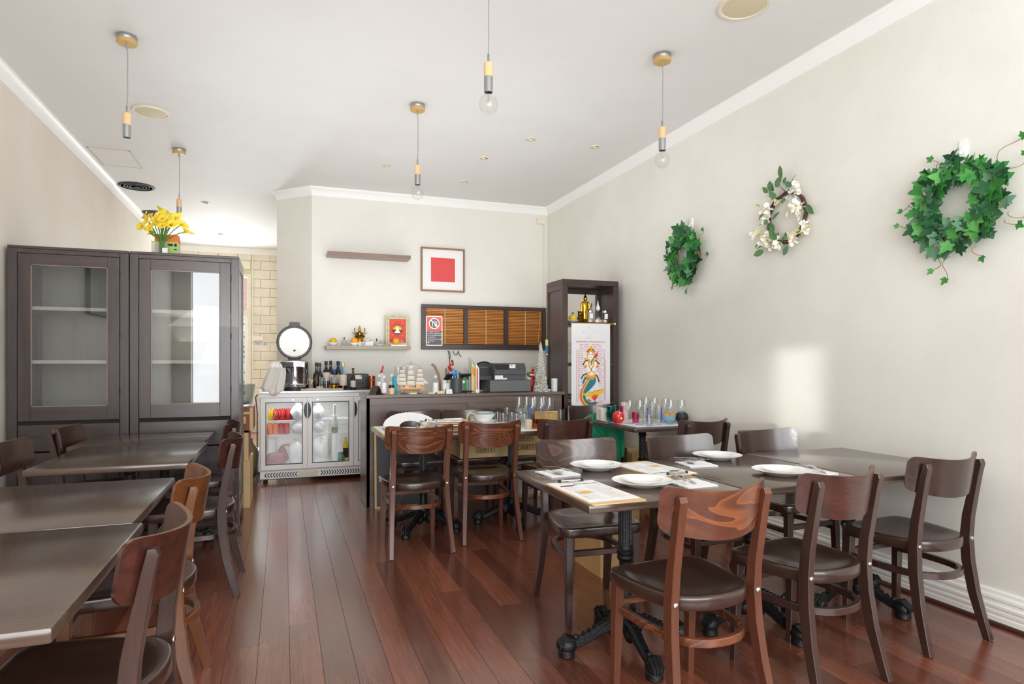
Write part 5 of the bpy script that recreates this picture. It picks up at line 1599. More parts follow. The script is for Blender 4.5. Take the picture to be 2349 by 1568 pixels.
MB().prism(prof, b0, b1, Matrix(((0, 0, 1, 0), (1, 0, 0, 0), (0, 1, 0, 0), (0, 0, 0, 1)))).build('body', MT['charcoal'], o, smooth=0)
MB().prism([(0.1, 0.116), (0.1, 0.15), (0.16, 0.23), (0.2, 0.24), (0.27, 0.16), (0.27, 0.116)], b0 - 0.13, b0 - 0.002, Matrix(((0, 0, 1, 0), (1, 0, 0, 0), (0, 1, 0, 0), (0, 0, 0, 1)))).build('keyboard_side', MT['charcoal_dark'], o, smooth=0)
MB().bx(b0 + 0.012, b0 + 0.145, 0.022, 0.04, 0.214, 0.262, 0.002).build('customer_display', MT['print_black'], o, smooth=0)
MB().bx(b0 + 0.15, b0 + 0.21, 0.026, 0.034, 0.226, 0.262).build('sticker', MT['white_gloss'], o, smooth=0)
MB().bx(b0 + 0.158, b0 + 0.18, 0.0255, 0.027, 0.25, 0.256).build('sticker_print', MT['blue'], o, smooth=0)
MB().bx(b0 + 0.006, b0 + 0.085, 0.026, 0.031, 0.12, 0.158).bx(b0 + 0.085, b0 + 0.125, 0.026, 0.031, 0.12, 0.132).build('rating_label', MT['paper'], o, smooth=0)
MB().tube([(-0.01, 0.03, 0.115), (-0.025, 0.0, 0.07), (-0.02, -0.01, 0.02), (-0.005, -0.01, 0.004), (-0.06, -0.01, 0.004)], 0.005, 6).build('cable', MT['black_plastic'], o)
# seasonal things
o = thing('santa_figure', 'red and white Christmas figure with green hat between register and tinsel tree', 'figurine', at(1220, 5.72, CT))
MB().lathe([(0.03, 0), (0.036, 0.02), (0.038, 0.08), (0.028, 0.14), (0.02, 0.16)], n=20).build('coat', MT['red'], o)
MB().lathe([(0.034, 0.15), (0.038, 0.156), (0.034, 0.166), (0, 0.168)], n=20).build('fur_trim', MT['white_matte'], o)
MB().lathe([(0.03, 0.166), (0.024, 0.18), (0.008, 0.195), (0, 0.196)], n=16).ball((0.012, 0, 0.205), 0.014, 10, 8).build('hat', MT['red'], o)
MB().ball((-0.034, -0.005, 0.165), 0.02, 12, 8, (1, 1, 1.1)).build('green_bauble', MT['green'], o)
MB().ball((-0.036, -0.02, 0.12), 0.018, 12, 8, (1.2, 1, 1)).build('sack', MT['pale_pink'], o)
MB().tube([(0.02, -0.03, 0.02), (0.03, -0.04, 0.06), (0.015, -0.038, 0.085), (0.03, -0.04, 0.1)], 0.005, 6).build('ribbon', MT['tray_beige'], o)
o = thing('tinsel_tree', 'silver tinsel cone tree with beige ribbon on the bar', 'tree', at(1240.5, 5.57, CT))
m = MB()
n, mm = 40, 60
vs, fs = [], []
rt = random.Random(4)
H = EYE + (830 - 784) * mpp(1240, 5.57) - CT
for j in range(mm + 1):
    t_ = j / mm
    for k in range(n):
        a = 2 * PI * k / n
        r = (0.064 * (1 - t_) ** 0.92 + 0.004) * (1 + rt.uniform(-0.16, 0.16)) + rt.uniform(-0.002, 0.002)
        vs.append((r * math.cos(a), r * math.sin(a), H * t_ + rt.uniform(-0.003, 0.003) * (j > 0)))
for j in range(mm):
    for k in range(n):
        a, b = j * n + k, j * n + (k + 1) % n
        fs.append((a, b, b + n, a + n))
fs += [tuple(range(n))[::-1], tuple(range(mm * n, mm * n + n))]
MB().add(vs, fs).build('cone', MT['tinsel'], o, smooth=0)
pts = [((0.066 * (1 - q / 40) ** 0.92 + 0.006) * math.cos(-q * 0.24 - 1.2), (0.066 * (1 - q / 40) ** 0.92 + 0.006) * math.sin(-q * 0.24 - 1.2), 0.06 + H * q / 44) for q in range(37)]
MB().tube(pts, 0.003, 5).build('ribbon', MT['tray_beige'], o)
MB().ball((0.05, -0.03, H * 0.74), 0.016, 14, 10).tube([(0.05, -0.03, H * 0.76), (0.015, -0.01, H * 0.84)], 0.0015, 5).build('bauble', MT['steel'], o)
o = thing('gas_lighter', 'cream and blue gas lighter hung on the side of the shelving unit', 'lighter', (ux0, 5.925, 1.33))
MB().bx(-0.012, 0.0, -0.022, 0.022, 0.0, 0.085, 0.004).build('handle', MT['sky_blue'], o, smooth=0)
MB().bx(-0.014, 0.011, -0.02, 0.02, 0.085, 0.15, 0.004).build('cap', MT['sticky_yellow'], o, smooth=0)
o = thing('candle_glass', 'white frosted candle glass at the far end of the bar', 'candle', at(1271.5, 5.58, CT))
MB().lathe([(0.026, 0), (0.03, 0.006), (0.032, 0.122), (0.029, 0.124), (0.028, 0.104), (0, 0.103)], n=24).build('glass', MT['candle_glass'], o)
MB().lathe([(0.003, 0.103), (0.003, 0.112), (0, 0.113)], n=8).build('wick', MT['print_black'], o)
o = thing('cable_coil', 'black cable coil with white plug between tinsel tree and candle', 'cable', at(1258.5, 5.66, CT))
pts = [(0.016 * math.cos(q * 0.7), 0.02 * math.sin(q * 0.7), 0.02 + q * 0.0028) for q in range(36)]
MB().tube(pts, 0.005, 6).build('coil', MT['black_plastic'], o)
MB().bx(-0.02, 0.02, -0.03, -0.005, 0, 0.022, 0.003).build('plug', MT['white_gloss'], o, smooth=0)
# cables below the hatch
for k, (u0, v0, u1, v1, sag) in enumerate(((1028, 804, 1028, 862, 0.02), (1030, 804, 1031, 826, 0.014), (1052, 804, 1058, 818, -0.01), (1039, 804, 1052, 805, 0.0))):
    a, b = at_y(u0, v0, 7.47), at_y(u1, v1, 7.47)
    o = thing('loose_cable', ('long black cable hanging from the hatch to the bar', 'short black cable doubled beside the long one', 'curled cable end right of the long cable', 'looped cable under the hatch frame')[k], 'cable', (a.x, 7.47, a.z))
    d = b - a
    pts = [(d.x * q / 10 + sag * math.sin(PI * q / 10), 0, d.z * q / 10 - (0.05 * math.sin(PI * q / 10) if k == 3 else 0)) for q in range(11)]
    MB().tube(pts, 0.004, 6).build('wire', MT['black_plastic'], o)

# ------------------------------------------------------------------ offerings on the low wall shelf
YS = 7.37


def dish(label, u, Y, z, r, H=0.03, mt='white_gloss', name='dish', grp=None):
    o = thing(name, label, 'dish', at(u, Y, z), 0, grp)
    MB().lathe([(r * 0.5, 0), (r * 0.52, 0.005), (r * 0.85, H * 0.6), (r, H), (r * 0.97, H + 0.001), (r * 0.8, H * 0.62), (r * 0.45, 0.009), (0, 0.008)], n=28).build('bowl', MT[mt], o)
    return o


def fruit(label, u, Y, z, r, mt, grp):
    o = thing('orange', label, 'fruit', at(u, Y, z), random.uniform(0, 6), grp)
    MB().lathe([(0, 0), (r * 0.5, r * 0.12), (r * 0.87, r * 0.5), (r, r * 0.98), (r * 0.88, r * 1.45), (r * 0.5, r * 1.82), (r * 0.12, r * 1.9), (0, r * 1.86)], n=20).build('peel', MT[mt], o)
    MB().lathe([(0.004, r * 1.86), (0.003, r * 1.92), (0, r * 1.93)], n=8).build('stalk', MT['olive'], o)
    return o


OG = 'oranges offered on the low wall shelf'
dish('white dish under the orange at the shelf end', 764, 7.36, LS, 0.058, 0.034)
fruit('greenish orange in the dish at the near end of the shelf', 764, 7.36, LS + 0.012, 0.04, 'lemon_yellow', OG)
dish('white dish under the orange before the gilt statue', 813, 7.34, LS, 0.058, 0.034)
fruit('orange in the dish in front of the gilt statue', 813, 7.34, LS + 0.012, 0.042, 'orange_peel', OG)
o = thing('dish', 'white rectangular dish before the framed red poster', 'dish', at(914, 7.31, LS))
MB().bx(-0.09, 0.09, -0.03, 0.03, 0, 0.012, 0.004).bx(-0.095, 0.095, -0.035, 0.035, 0.012, 0.018, 0.003).build('bowl', MT['white_gloss'], o, smooth=0)
fruit('orange in front of the framed red poster', 908.5, 7.31, LS + 0.019, 0.040, 'orange_peel', OG)
o = thing('glass_jar', 'square clear glass jar with dark stopper, nearest the shelf end', 'jar', at(789.5, 7.34, LS))
MB().lathe([(0.03, 0), (0.034, 0.006), (0.034, 0.05), (0.024, 0.058), (0.022, 0.058), (0.03, 0.008), (0, 0.008)], n=8).build('body', MT['crystal'], o, smooth=0)
MB().lathe([(0.026, 0.057), (0.03, 0.06), (0.02, 0.074), (0.005, 0.076)], n=12).build('lid', MT['crystal'], o)
MB().lathe([(0.006, 0.072), (0.008, 0.085), (0.004, 0.098), (0, 0.099)], n=10).build('stopper', MT['black_plastic'], o)
o = thing('saucer', 'small white saucer beside the statue, bearing two glasses', 'dish', at(871, 7.33, LS))
MB().lathe([(0.03, 0), (0.032, 0.004), (0.06, 0.012), (0.072, 0.018), (0.07, 0.019), (0.03, 0.008), (0, 0.008)], n=28).build('plate', MT['white_gloss'], o)
o = thing('glass_jar', 'low glass cone with dark stopper on the saucer', 'jar', at(864, 7.32, LS + 0.012))
MB().lathe([(0.034, 0), (0.036, 0.006), (0.024, 0.036), (0.008, 0.044), (0, 0.044)], n=16).build('body', MT['crystal'], o)
MB().lathe([(0.005, 0.042), (0.008, 0.058), (0.007, 0.072), (0, 0.074)], n=10).build('stopper', MT['black_plastic'], o)
tumbler('small clear votive glass on the saucer', *at(877, 7.35, LS + 0.012), 0.03, 0.058, 'crystal', None, 0.8)
tumbler('small clear votive glass before the white box', *at(833.5, 7.31, LS), 0.027, 0.05, 'crystal', None, 0.75)
o = thing('white_box', 'white box beneath the statue on the low shelf', 'box', at(838, 7.40, LS))
MB().bx(-0.085, 0.085, -0.05, 0.06, 0, 0.046, 0.002).build('carton', MT['white_matte'], o, smooth=0)
MB().bx(-0.086, 0.086, -0.051, 0.061, 0.044, 0.05, 0.001).build('lid', MT['white_gloss'], o, smooth=0)
lump('sweet_packet', 'red and clear packet lying on the white box', 'packet', at(843, 7.38, LS + 0.05), (0.04, 0.03, 0.035), 'pale_pink', 21)
# many-armed gilt statue
o = thing('gilt_statue', 'small gilt bronze many-armed seated statue on the white box', 'statue', at(825, 7.42, LS + 0.05))
MB().lathe([(0.04, 0), (0.044, 0.006), (0.036, 0.014), (0.046, 0.024), (0.04, 0.034), (0.045, 0.044), (0.048, 0.05), (0, 0.052)], n=20).build('lotus_base', MT['gold'], o)
m = MB()
m.lathe([(0.048, 0.05), (0.05, 0.058), (0.042, 0.068), (0.022, 0.074)], n=18, sy=0.7)
for s in (-1, 1):
    m.tube([(s * 0.012, -0.012, 0.06), (s * 0.046, -0.02, 0.062), (s * 0.02, -0.036, 0.058), (-s * 0.01, -0.034, 0.06)], [0.014, 0.013, 0.01, 0.007], 8)
m.lathe([(0.02, 0.066), (0.018, 0.08), (0.026, 0.102), (0.022, 0.112), (0.009, 0.118), (0.008, 0.124)], n=16, sy=0.65)
m.build('body', MT['brass_dark'], o)
m = MB()
for s in (-1, 1):
    m.tube([(s * 0.022, 0, 0.106), (s * 0.045, -0.004, 0.098), (s * 0.058, -0.008, 0.12), (s * 0.056, -0.006, 0.14)], [0.007, 0.006, 0.005, 0.004], 6)
    m.ball((s * 0.056, -0.006, 0.146), 0.009, 8, 6, (0.8, 0.8, 1.2))
    m.tube([(s * 0.022, 0.004, 0.1), (s * 0.052, 0, 0.086), (s * 0.074, -0.006, 0.1)], [0.006, 0.005, 0.004], 6)
    m.tube([(s * 0.07, -0.006, 0.094), (s * 0.086, -0.006, 0.108)], 0.004, 6)
    m.tube([(s * 0.022, -0.004, 0.1), (s * 0.034, -0.016, 0.078), (s * 0.016, -0.028, 0.074)], [0.007, 0.006, 0.005], 6)
m.build('arms', MT['brass_dark'], o)
m = MB()
for a in range(4):
    m.ball((0.006 * math.cos(a * PI / 2), -0.002 + 0.006 * math.sin(a * PI / 2), 0.134), 0.0125, 10, 8, (0.9, 0.9, 1.2))
m.lathe([(0.014, 0.142), (0.016, 0.15), (0.011, 0.162), (0.006, 0.176), (0.002, 0.186), (0, 0.187)], n=12)
m.build('heads', MT['gold'], o)
# framed red poster
a, b = at_y(885, 722, 7.40), at_y(940, 792, 7.40)
o = thing('framed_poster', 'small red poster in a carved pale frame standing on the low shelf', 'picture', ((a.x + b.x) / 2, 7.44, LS))
w_, h_ = b.x - a.x, a.z - LS
frame_parts(o, w_, h_, 0.045, 0.03, 'ornate_frame')
m = MB()
for k in range(14):
    q = k / 13
    for sx_ in (-1, 1):
        m.ball((sx_ * (w_ / 2 - 0.022), -0.03, 0.03 + (h_ - 0.06) * q), 0.009, 8, 5)
for k in range(9):
    for z in (0.022, h_ - 0.022):
        m.ball((-w_ / 2 + 0.05 + (w_ - 0.1) * k / 8, -0.03, z), 0.009, 8, 5)
m.build('carving', MT['ornate_frame'], o)
MB().bx(-w_ / 2 + 0.04, w_ / 2 - 0.04, -0.01, -0.004, 0.04, h_ - 0.04).build('red_sheet', MT['poster_red'], o, smooth=0)
pr = MB()
pw, ph = w_ / 2 - 0.055, h_ - 0.055
for x0, x1, z0, z1 in ((-pw, pw, ph - 0.006, ph), (-pw, pw, 0.1, 0.104), (-pw, -pw + 0.004, 0.1, ph), (pw - 0.004, pw, 0.1, ph), (-pw + 0.016, -pw + 0.04, ph - 0.04, ph - 0.018), (pw - 0.04, pw - 0.016, ph - 0.04, ph - 0.018), (-pw + 0.016, -pw + 0.04, 0.12, 0.142), (pw - 0.04, pw - 0.016, 0.12, 0.142)):
    pr.bx(x0, x1, -0.0108, -0.01, z0, z1)
pr.build('gold_border', MT['print_orange'], o, smooth=0)
MB().prism(disc(0, h_ * 0.55, 0.062, 28), 0.0105, 0.0112, FACE).build('dark_halo', MT['brick_dark'], o, smooth=0)
st = []
for k in range(18):
    a_ = PI * 0.05 + PI * 0.9 * k / 17
    r_ = 0.072 if k % 2 else 0.045
    st.append((r_ * math.cos(a_), h_ * 0.55 - 0.012 + r_ * math.sin(a_)))
MB().prism(st, 0.0112, 0.0118, FACE).build('rays', MT['print_yellow'], o, smooth=0)
hz = h_ * 0.55
MB().prism([(-0.036, hz - 0.045), (0.036, hz - 0.045), (0.03, hz - 0.03), (0.018, hz - 0.014), (0.01, hz + 0.012), (0.004, hz + 0.03), (0, hz + 0.042), (-0.004, hz + 0.03), (-0.01, hz + 0.012), (-0.018, hz - 0.014), (-0.03, hz - 0.03)], 0.0118, 0.0124, FACE).build('pagoda', MT['white_matte'], o, smooth=0)
m = MB()
m.tube([(0.01, -0.0115, 0.085), (0.02, -0.0115, 0.07), (0.03, -0.0115, 0.082), (0.04, -0.0115, 0.066), (0.055, -0.0115, 0.08), (0.07, -0.0115, 0.06), (0.04, -0.0115, 0.055)], 0.003, 5)
m.build('script', MT['white_matte'], o)

# ------------------------------------------------------------------ things in the shelving unit
Z1 = SHZ[0]
dish('white dish with a lemon on the top shelf of the shelving unit', 1314, 5.66, Z1, 0.062, 0.022)
o = thing('lemon', 'yellow lemon on the dish in the shelving unit', 'fruit', at(1314, 5.66, Z1 + 0.014))
MB().lathe([(0, 0), (0.03, 0.006), (0.044, 0.03), (0.036, 0.052), (0.012, 0.062), (0.01, 0.07), (0, 0.072)], n=18).build('peel', MT['yellow'], o)
MB().lathe([(0.014, 0.07), (0.012, 0.078), (0.004, 0.09), (0, 0.096)], n=10).build('leaf_tip', MT['stem_green'], o)
o = thing('gold_buddha', 'standing gold Buddha statue with one raised hand in the shelving unit', 'statue', at(1342.5, 5.70, Z1))
MB().lathe([(0.036, 0), (0.04, 0.006), (0.032, 0.014), (0.036, 0.022), (0, 0.024)], n=20).build('base', MT['gold'], o)
m = MB()
m.lathe([(0.022, 0.022), (0.026, 0.026), (0.03, 0.05), (0.032, 0.09), (0.03, 0.13), (0.028, 0.16), (0.034, 0.19), (0.04, 0.204), (0.034, 0.214), (0.014, 0.22), (0.011, 0.228)], n=20, sy=0.62)
m.build('robed_body', MT['gold'], o)
MB().tube([(-0.036, 0, 0.2), (-0.046, -0.002, 0.15), (-0.046, -0.004, 0.105), (-0.044, -0.008, 0.08)], [0.011, 0.01, 0.008, 0.006], 8).tube([(0.036, 0, 0.2), (0.05, -0.002, 0.15), (0.052, -0.02, 0.155), (0.054, -0.036, 0.185), (0.054, -0.036, 0.2)], [0.011, 0.01, 0.008, 0.007, 0.005], 8).build('arms', MT['gold'], o)
m = MB().ball((0, -0.002, 0.246), 0.021, 16, 10, (0.9, 0.95, 1.15)).lathe([(0.018, 0.26), (0.01, 0.272), (0.008, 0.28), (0.003, 0.3), (0, 0.308)], n=12)
for s in (-1, 1):
    m.tube([(s * 0.019, 0, 0.252), (s * 0.02, -0.001, 0.232)], [0.004, 0.003], 6)
m.build('head', MT['gold'], o)
o = thing('crystal_bust', 'clear crystal Buddha bust with pointed crown between two shakers', 'statue', at(1371.5, 5.64, Z1))
MB().lathe([(0.046, 0), (0.05, 0.004), (0.05, 0.04), (0.045, 0.09), (0.036, 0.108), (0.014, 0.116), (0.012, 0.124)], n=20, sy=0.7).build('shoulders', MT['crystal'], o)
MB().ball((0, 0, 0.148), 0.024, 16, 10, (0.95, 0.95, 1.2)).lathe([(0.016, 0.172), (0.009, 0.184), (0.006, 0.2), (0.002, 0.226), (0, 0.228)], n=12).build('head', MT['white_gloss'], o)
MB().lathe([(0.046, 0.004), (0.0465, 0.006), (0.0465, 0.03), (0.046, 0.032)], n=20, sy=0.72).build('pink_base', MT['pale_pink'], o)
SH = 'salt shakers in the shelving unit'
for u, lb in ((1353.5, 'glass salt shaker with steel cap next to the gold statue'), (1387.5, 'glass salt shaker with steel cap at the far side of the crystal bust')):
    o = thing('salt_shaker', lb, 'shaker', at(u, 5.61, Z1), 0, SH)
    MB().lathe([(0.025, 0), (0.028, 0.004), (0.027, 0.1), (0.024, 0.106)], n=18).build('body', MT['crystal'], o)
    MB().lathe([(0.026, 0.1), (0.027, 0.104), (0.026, 0.122), (0.018, 0.132), (0, 0.135)], n=18).build('cap', MT['chrome'], o)
    MB().lathe([(0.024, 0.004), (0.0245, 0.03), (0, 0.03)], n=16).build('pink_salt', MT['pale_pink'], o)
    MB().bx(-0.018, 0.018, -0.0295, -0.0255, 0.04, 0.09, 0.001).build('paper_label', MT['white_matte'], o, smooth=0)
o = thing('glass_lion', 'olive amber glass lion ornament beside the gold statue', 'figurine', at(1331, 5.64, Z1))
m = MB().lathe([(0.03, 0), (0.032, 0.01), (0.03, 0.05), (0.022, 0.07)], n=14, sy=0.8).ball((0, -0.008, 0.085), 0.028, 14, 8, (1.1, 0.8, 1)).ball((0.0, -0.032, 0.078), 0.012, 10, 6)
for s in (-1, 1):
    m.ball((s * 0.022, -0.002, 0.108), 0.009, 8, 6).tube([(s * 0.014, -0.022, 0.05), (s * 0.014, -0.028, 0.01), (s * 0.014, -0.038, 0.005)], [0.010, 0.009, 0.008], 6)
m.build('body', MT['brass_dark'], o)
# banner
BA, BB = at_y(1311, 741, 5.525), at_y(1399.5, 928, 5.525)
bw, bh = BB.x - BA.x, BA.z - BB.z
o = thing('painted_banner', 'white cloth banner painted with a gold-crowned mermaid, hung on the shelving unit', 'banner', (BA.x, 5.525, BA.z))
vs, fs = [], []
nu, nv = 20, 30
for j in range(nv + 1):
    for i in range(nu + 1):
        q, t_ = i / nu, j / nv
        vs.append((bw * q, 0.0025 * math.sin(q * 9) * t_, -bh * t_ + (0.012 * max(0, q - 0.75) * 4 * (t_ > 0.99))))
nn = len(vs)
vs += [(x, y + 0.002, z) for x, y, z in vs]
for j in range(nv):
    for i in range(nu):
        a = j * (nu + 1) + i
        fs.append((a, a + 1, a + nu + 2, a + nu + 1))
        fs.append((nn + a, nn + a + nu + 1, nn + a + nu + 2, nn + a + 1))
for i in range(nu):
    fs.append((i, nn + i, nn + i + 1, i + 1))
    a = nv * (nu + 1) + i
    fs.append((a, a + 1, nn + a + 1, nn + a))
for j in range(nv):
    a = j * (nu + 1)
    fs.append((a, a + nu + 1, nn + a + nu + 1, nn + a))
    a += nu
    fs.append((a, nn + a, nn + a + nu + 1, a + nu + 1))
MB().add(vs, fs).build('cloth', MT['banner_cloth'], o, smooth=60)
MB().cyl((-0.01, 0.004, 0.003), (bw + 0.05, 0.004, 0.003), 0.005).build('rod', MT['gold_paint'], o)
MB().ball((bw + 0.055, 0.004, 0.003), 0.011, 12, 8).build('rod_knob', MT['white_gloss'], o)


def bq(pts):
    return [((x - 76) / 605 * bw, -(y - 60) / 1295 * bh) for x, y in pts]


def bpoly(m, pts, lv):
    m.prism(bq(pts), 0.003 + lv * 0.0005, 0.0034 + lv * 0.0005, FACE)


def bline(m, pts, wd, lv):
    p_ = [Vector(x) for x in bq(pts)]
    w_ = wd / 605 * bw / 2
    Lf, Rt = [], []
    for i, q in enumerate(p_):
        t_ = (p_[min(i + 1, len(p_) - 1)] - p_[max(i - 1, 0)]).normalized()
        n_ = Vector((-t_.y, t_.x)) * w_
        Lf.append(tuple(q + n_))
        Rt.append(tuple(q - n_))
    for i in range(len(p_) - 1):
        m.prism([Lf[i], Lf[i + 1], Rt[i + 1], Rt[i]], 0.003 + lv * 0.0005, 0.0034 + lv * 0.0005, FACE)


def oval(cx0_, cy0_, rx_, ry_, n=24):
    return [(cx0_ + rx_ * math.cos(2 * PI * k / n), cy0_ + ry_ * math.sin(2 * PI * k / n)) for k in range(n)]


L_ = {k: MB() for k in ('print_teal', 'print_orange', 'print_yellow', 'print_gold', 'print_red', 'print_black', 'print_pale')}
bline(L_['print_orange'], [(352, 940), (300, 1010), (262, 1080), (236, 1130), (222, 1190), (232, 1260), (268, 1325), (310, 1350)], 42, 1)
bline(L_['print_yellow'], [(352, 945), (306, 1015), (270, 1085), (248, 1130), (238, 1190), (248, 1256), (282, 1318), (318, 1345)], 18, 3)
bpoly(L_['print_teal'], [(278, 905), (455, 925), (452, 985), (425, 1035), (380, 1085), (335, 1130), (300, 1160), (262, 1175), (252, 1150), (256, 1100), (300, 1030), (345, 950), (300, 935), (245, 1040), (240, 980)], 2)
bpoly(L_['print_teal'], [(252, 1180), (290, 1210), (300, 1260), (345, 1300), (400, 1305), (452, 1285), (458, 1325), (420, 1352), (320, 1354), (275, 1320), (250, 1260)], 2)
bpoly(L_['print_yellow'], [(255, 1160), (300, 1172), (350, 1160), (400, 1148), (440, 1128), (480, 1112), (540, 1115), (562, 1065), (578, 1120), (560, 1160), (500, 1200), (455, 1250), (400, 1250), (330, 1215), (280, 1200)], 4)
bpoly(L_['print_orange'], [(395, 1200), (440, 1180), (490, 1195), (462, 1250), (440, 1285), (415, 1275), (385, 1245)], 5)
bpoly(L_['print_red'], [(410, 1225), (470, 1215), (452, 1262), (415, 1262)], 6)
bpoly(L_['print_orange'], [(305, 1250), (340, 1300), (380, 1290), (378, 1260), (358, 1270), (340, 1240), (330, 1262)], 6)
bpoly(L_['print_red'], [(438, 1318), (495, 1300), (470, 1325), (452, 1350), (425, 1352)], 5)
bline(L_['print_black'], [(330, 1165), (355, 1140), (400, 1148), (430, 1122), (470, 1128), (510, 1110), (545, 1112)], 5, 7)
# torso, collar, head
bpoly(L_['print_pale'], [(310, 640), (455, 640), (470, 720), (440, 780), (410, 830), (440, 870), (330, 870), (360, 830), (330, 780), (290, 720)], 2)
bline(L_['print_gold'], [(345, 655), (338, 700), (350, 745), (376, 778), (405, 745), (415, 700), (408, 655)], 20, 4)
bline(L_['print_gold'], [(378, 770), (380, 800), (350, 842), (330, 862)], 14, 4)
bline(L_['print_gold'], [(378, 790), (398, 820), (430, 850)], 14, 4)
bpoly(L_['print_gold'], [(290, 605), (330, 630), (378, 652), (420, 632), (460, 605), (468, 640), (430, 668), (378, 682), (325, 668), (285, 640)], 5)
bpoly(L_['print_orange'], [(262, 598), (300, 612), (290, 640)], 4)
bpoly(L_['print_orange'], [(490, 610), (455, 612), (462, 640)], 4)
bpoly(L_['print_gold'], [(272, 885), (300, 858), (335, 872), (380, 885), (420, 872), (448, 852), (466, 905), (430, 930), (395, 948), (350, 935), (310, 925)], 5)
bline(L_['print_red'], [(285, 900), (330, 912), (390, 925), (450, 905)], 7, 7)
bpoly(L_['print_gold'], oval(372, 555, 62, 88), 3)
bpoly(L_['print_gold'], [(376, 403), (398, 440), (412, 470), (440, 500), (436, 530), (318, 530), (304, 500), (335, 470), (352, 440)], 4)
bpoly(L_['print_pale'], oval(370, 570, 44, 62), 6)
for pts in ([(316, 510), (332, 482), (360, 464)], [(386, 464), (412, 482), (428, 505)]):
    bline(L_['print_black'], pts, 12, 7)
bline(L_['print_red'], [(330, 516), (372, 505), (414, 516)], 5, 7)
for x in (348, 392):
    bline(L_['print_black'], [(x - 12, 548), (x, 545), (x + 12, 549)], 7, 8)
bline(L_['print_red'], [(360, 592), (370, 596), (380, 592)], 8, 8)
bpoly(L_['print_red'], [(418, 588), (445, 540), (486, 500), (474, 540), (488, 555), (465, 590), (440, 610)], 7)
bline(L_['print_teal'], [(428, 585), (402, 622), (382, 665), (378, 720)], 16, 8)
for pts in ([(325, 640), (285, 650), (262, 690), (248, 718)], [(440, 642), (468, 655), (488, 690), (508, 690)], [(318, 850), (270, 862), (240, 895), (226, 930)], [(448, 868), (478, 900), (490, 950), (506, 990)]):
    bline(L_['print_black'], pts, 15, 6)
for x0, x1 in ((262, 310), (450, 496)):
    bpoly(L_['print_gold'], [(x0, 728), (x1, 718), (x1, 752), (x0, 765)], 6)
    bline(L_['print_red'], [(x0 + 8, 745), (x1 - 8, 736)], 10, 7)
for pts in ([(300, 690), (270, 780), (300, 830), (345, 845)], [(468, 690), (492, 780), (450, 830), (410, 850)]):
    bline(L_['print_red'], pts, 3, 3)
for k, m in L_.items():
    m.build('painting', MT[k], o, smooth=0)
tm = MB()


def btext(s, x, y, size, rot=0.0):
    vs, fs = text_mb(s, size, 0.0004)
    (lx, lz), = bq([(x, y)])
    tm.add(vs, fs, Matrix.Translation((lx, -0.0034, lz)) @ FACE @ Matrix.Rotation(rot, 4, 'Z'))


btext('ยันต์สีหายร่ำรวย เงินทองไหลมาเทมา', 372, 348, 0.022)
rows = ('นะมะพะธะ', 'อุอากะสะ', 'นะชาลีติ', 'พุทธังสะระณัง', 'มะอะอุ', 'สังวิธา')
i_ = 0
for y in range(392, 1330, 34):
    for x in (225, 520) + ((300, 440) if y < 500 else ()):
        if y > 1150 and x == 225 or (1040 < y < 1180 and x == 520) or (x == 225 and y > 960 and y % 68 > 30):
            continue
        btext(rows[i_ % 6], x, y + (x == 520) * 8, 0.013)
        i_ += 1
for x, y0, y1 in ((156, 480, 1310), (186, 480, 1300), (585, 480, 1300), (604, 640, 1290)):
    for k in range(int((y1 - y0) / 62)):
        btext('นโมพุทธายะ', x, y0 + 30 + k * 62, 0.011, -PI / 2)
o_ = tm.build('script', MT['print_red'], o, smooth=0)
tm = MB()
for x, y in ((260, 190), (350, 120), (425, 180), (350, 250)):
    btext('อ', x, y, 0.02)
btext('นะ มะ พะ ธะ', 340, 290, 0.014)
tm.build('faint_script', MT['print_grey'], o, smooth=0)


def wine_glass(label, x, y, z, r, H, grp, name='wine_glass', stem=0.42):
    o = thing(name, label, 'glass', (x, y, z), 0, grp)
    s_ = H * stem
    rr = r
    MB().lathe([(r * 0.95, 0), (r * 0.96, 0.002), (r * 0.3, 0.006), (0.0042, 0.014), (0.0038, s_ * 0.55), (0.005, s_ * 0.95), (0.0, s_)], n=22).build('stem', MT['clear_glass'], o)
    MB().lathe([(0.0, s_), (rr * 0.5, s_ + H * 0.03), (rr * 0.88, s_ + H * 0.13), (rr, s_ + H * 0.24), (rr * 0.98, s_ + H * 0.36), (rr * 0.82, H), (rr * 0.79, H), (rr * 0.94, s_ + H * 0.36), (rr * 0.96, s_ + H * 0.24), (rr * 0.84, s_ + H * 0.14), (rr * 0.45, s_ + H * 0.045), (0, s_ + H * 0.03)], n=24).build('bowl', MT['clear_glass'], o)
    return o


for z, u, Y, lb in ((SHZ[1], 1403, 5.7, 'wine glass beside the banner on the second shelf'), (SHZ[1], 1306, 5.7, 'wine glass peeping out left of the banner on the second shelf')):
    wine_glass(lb, XY(u, Y), Y, z, 0.036, 0.2, 'glasses behind the banner')
o = thing('magazine_stack', 'stack of purple and pale magazines left of the banner on the third shelf', 'magazine', (XY(1318, 5.62), 5.66, SHZ[2]))
for k in range(7):
    MB().box((0.004 * (k % 3), 0, 0.006 + k * 0.011), (0.14, 0.2, 0.01), 0, Euler((0, 0, 0.05 * (k % 3)))).build('magazine', MT[('paper', 'carton', 'paper', 'brick_dark', 'off_white', 'bag_purple', 'bag_purple')[k]], o, smooth=0)
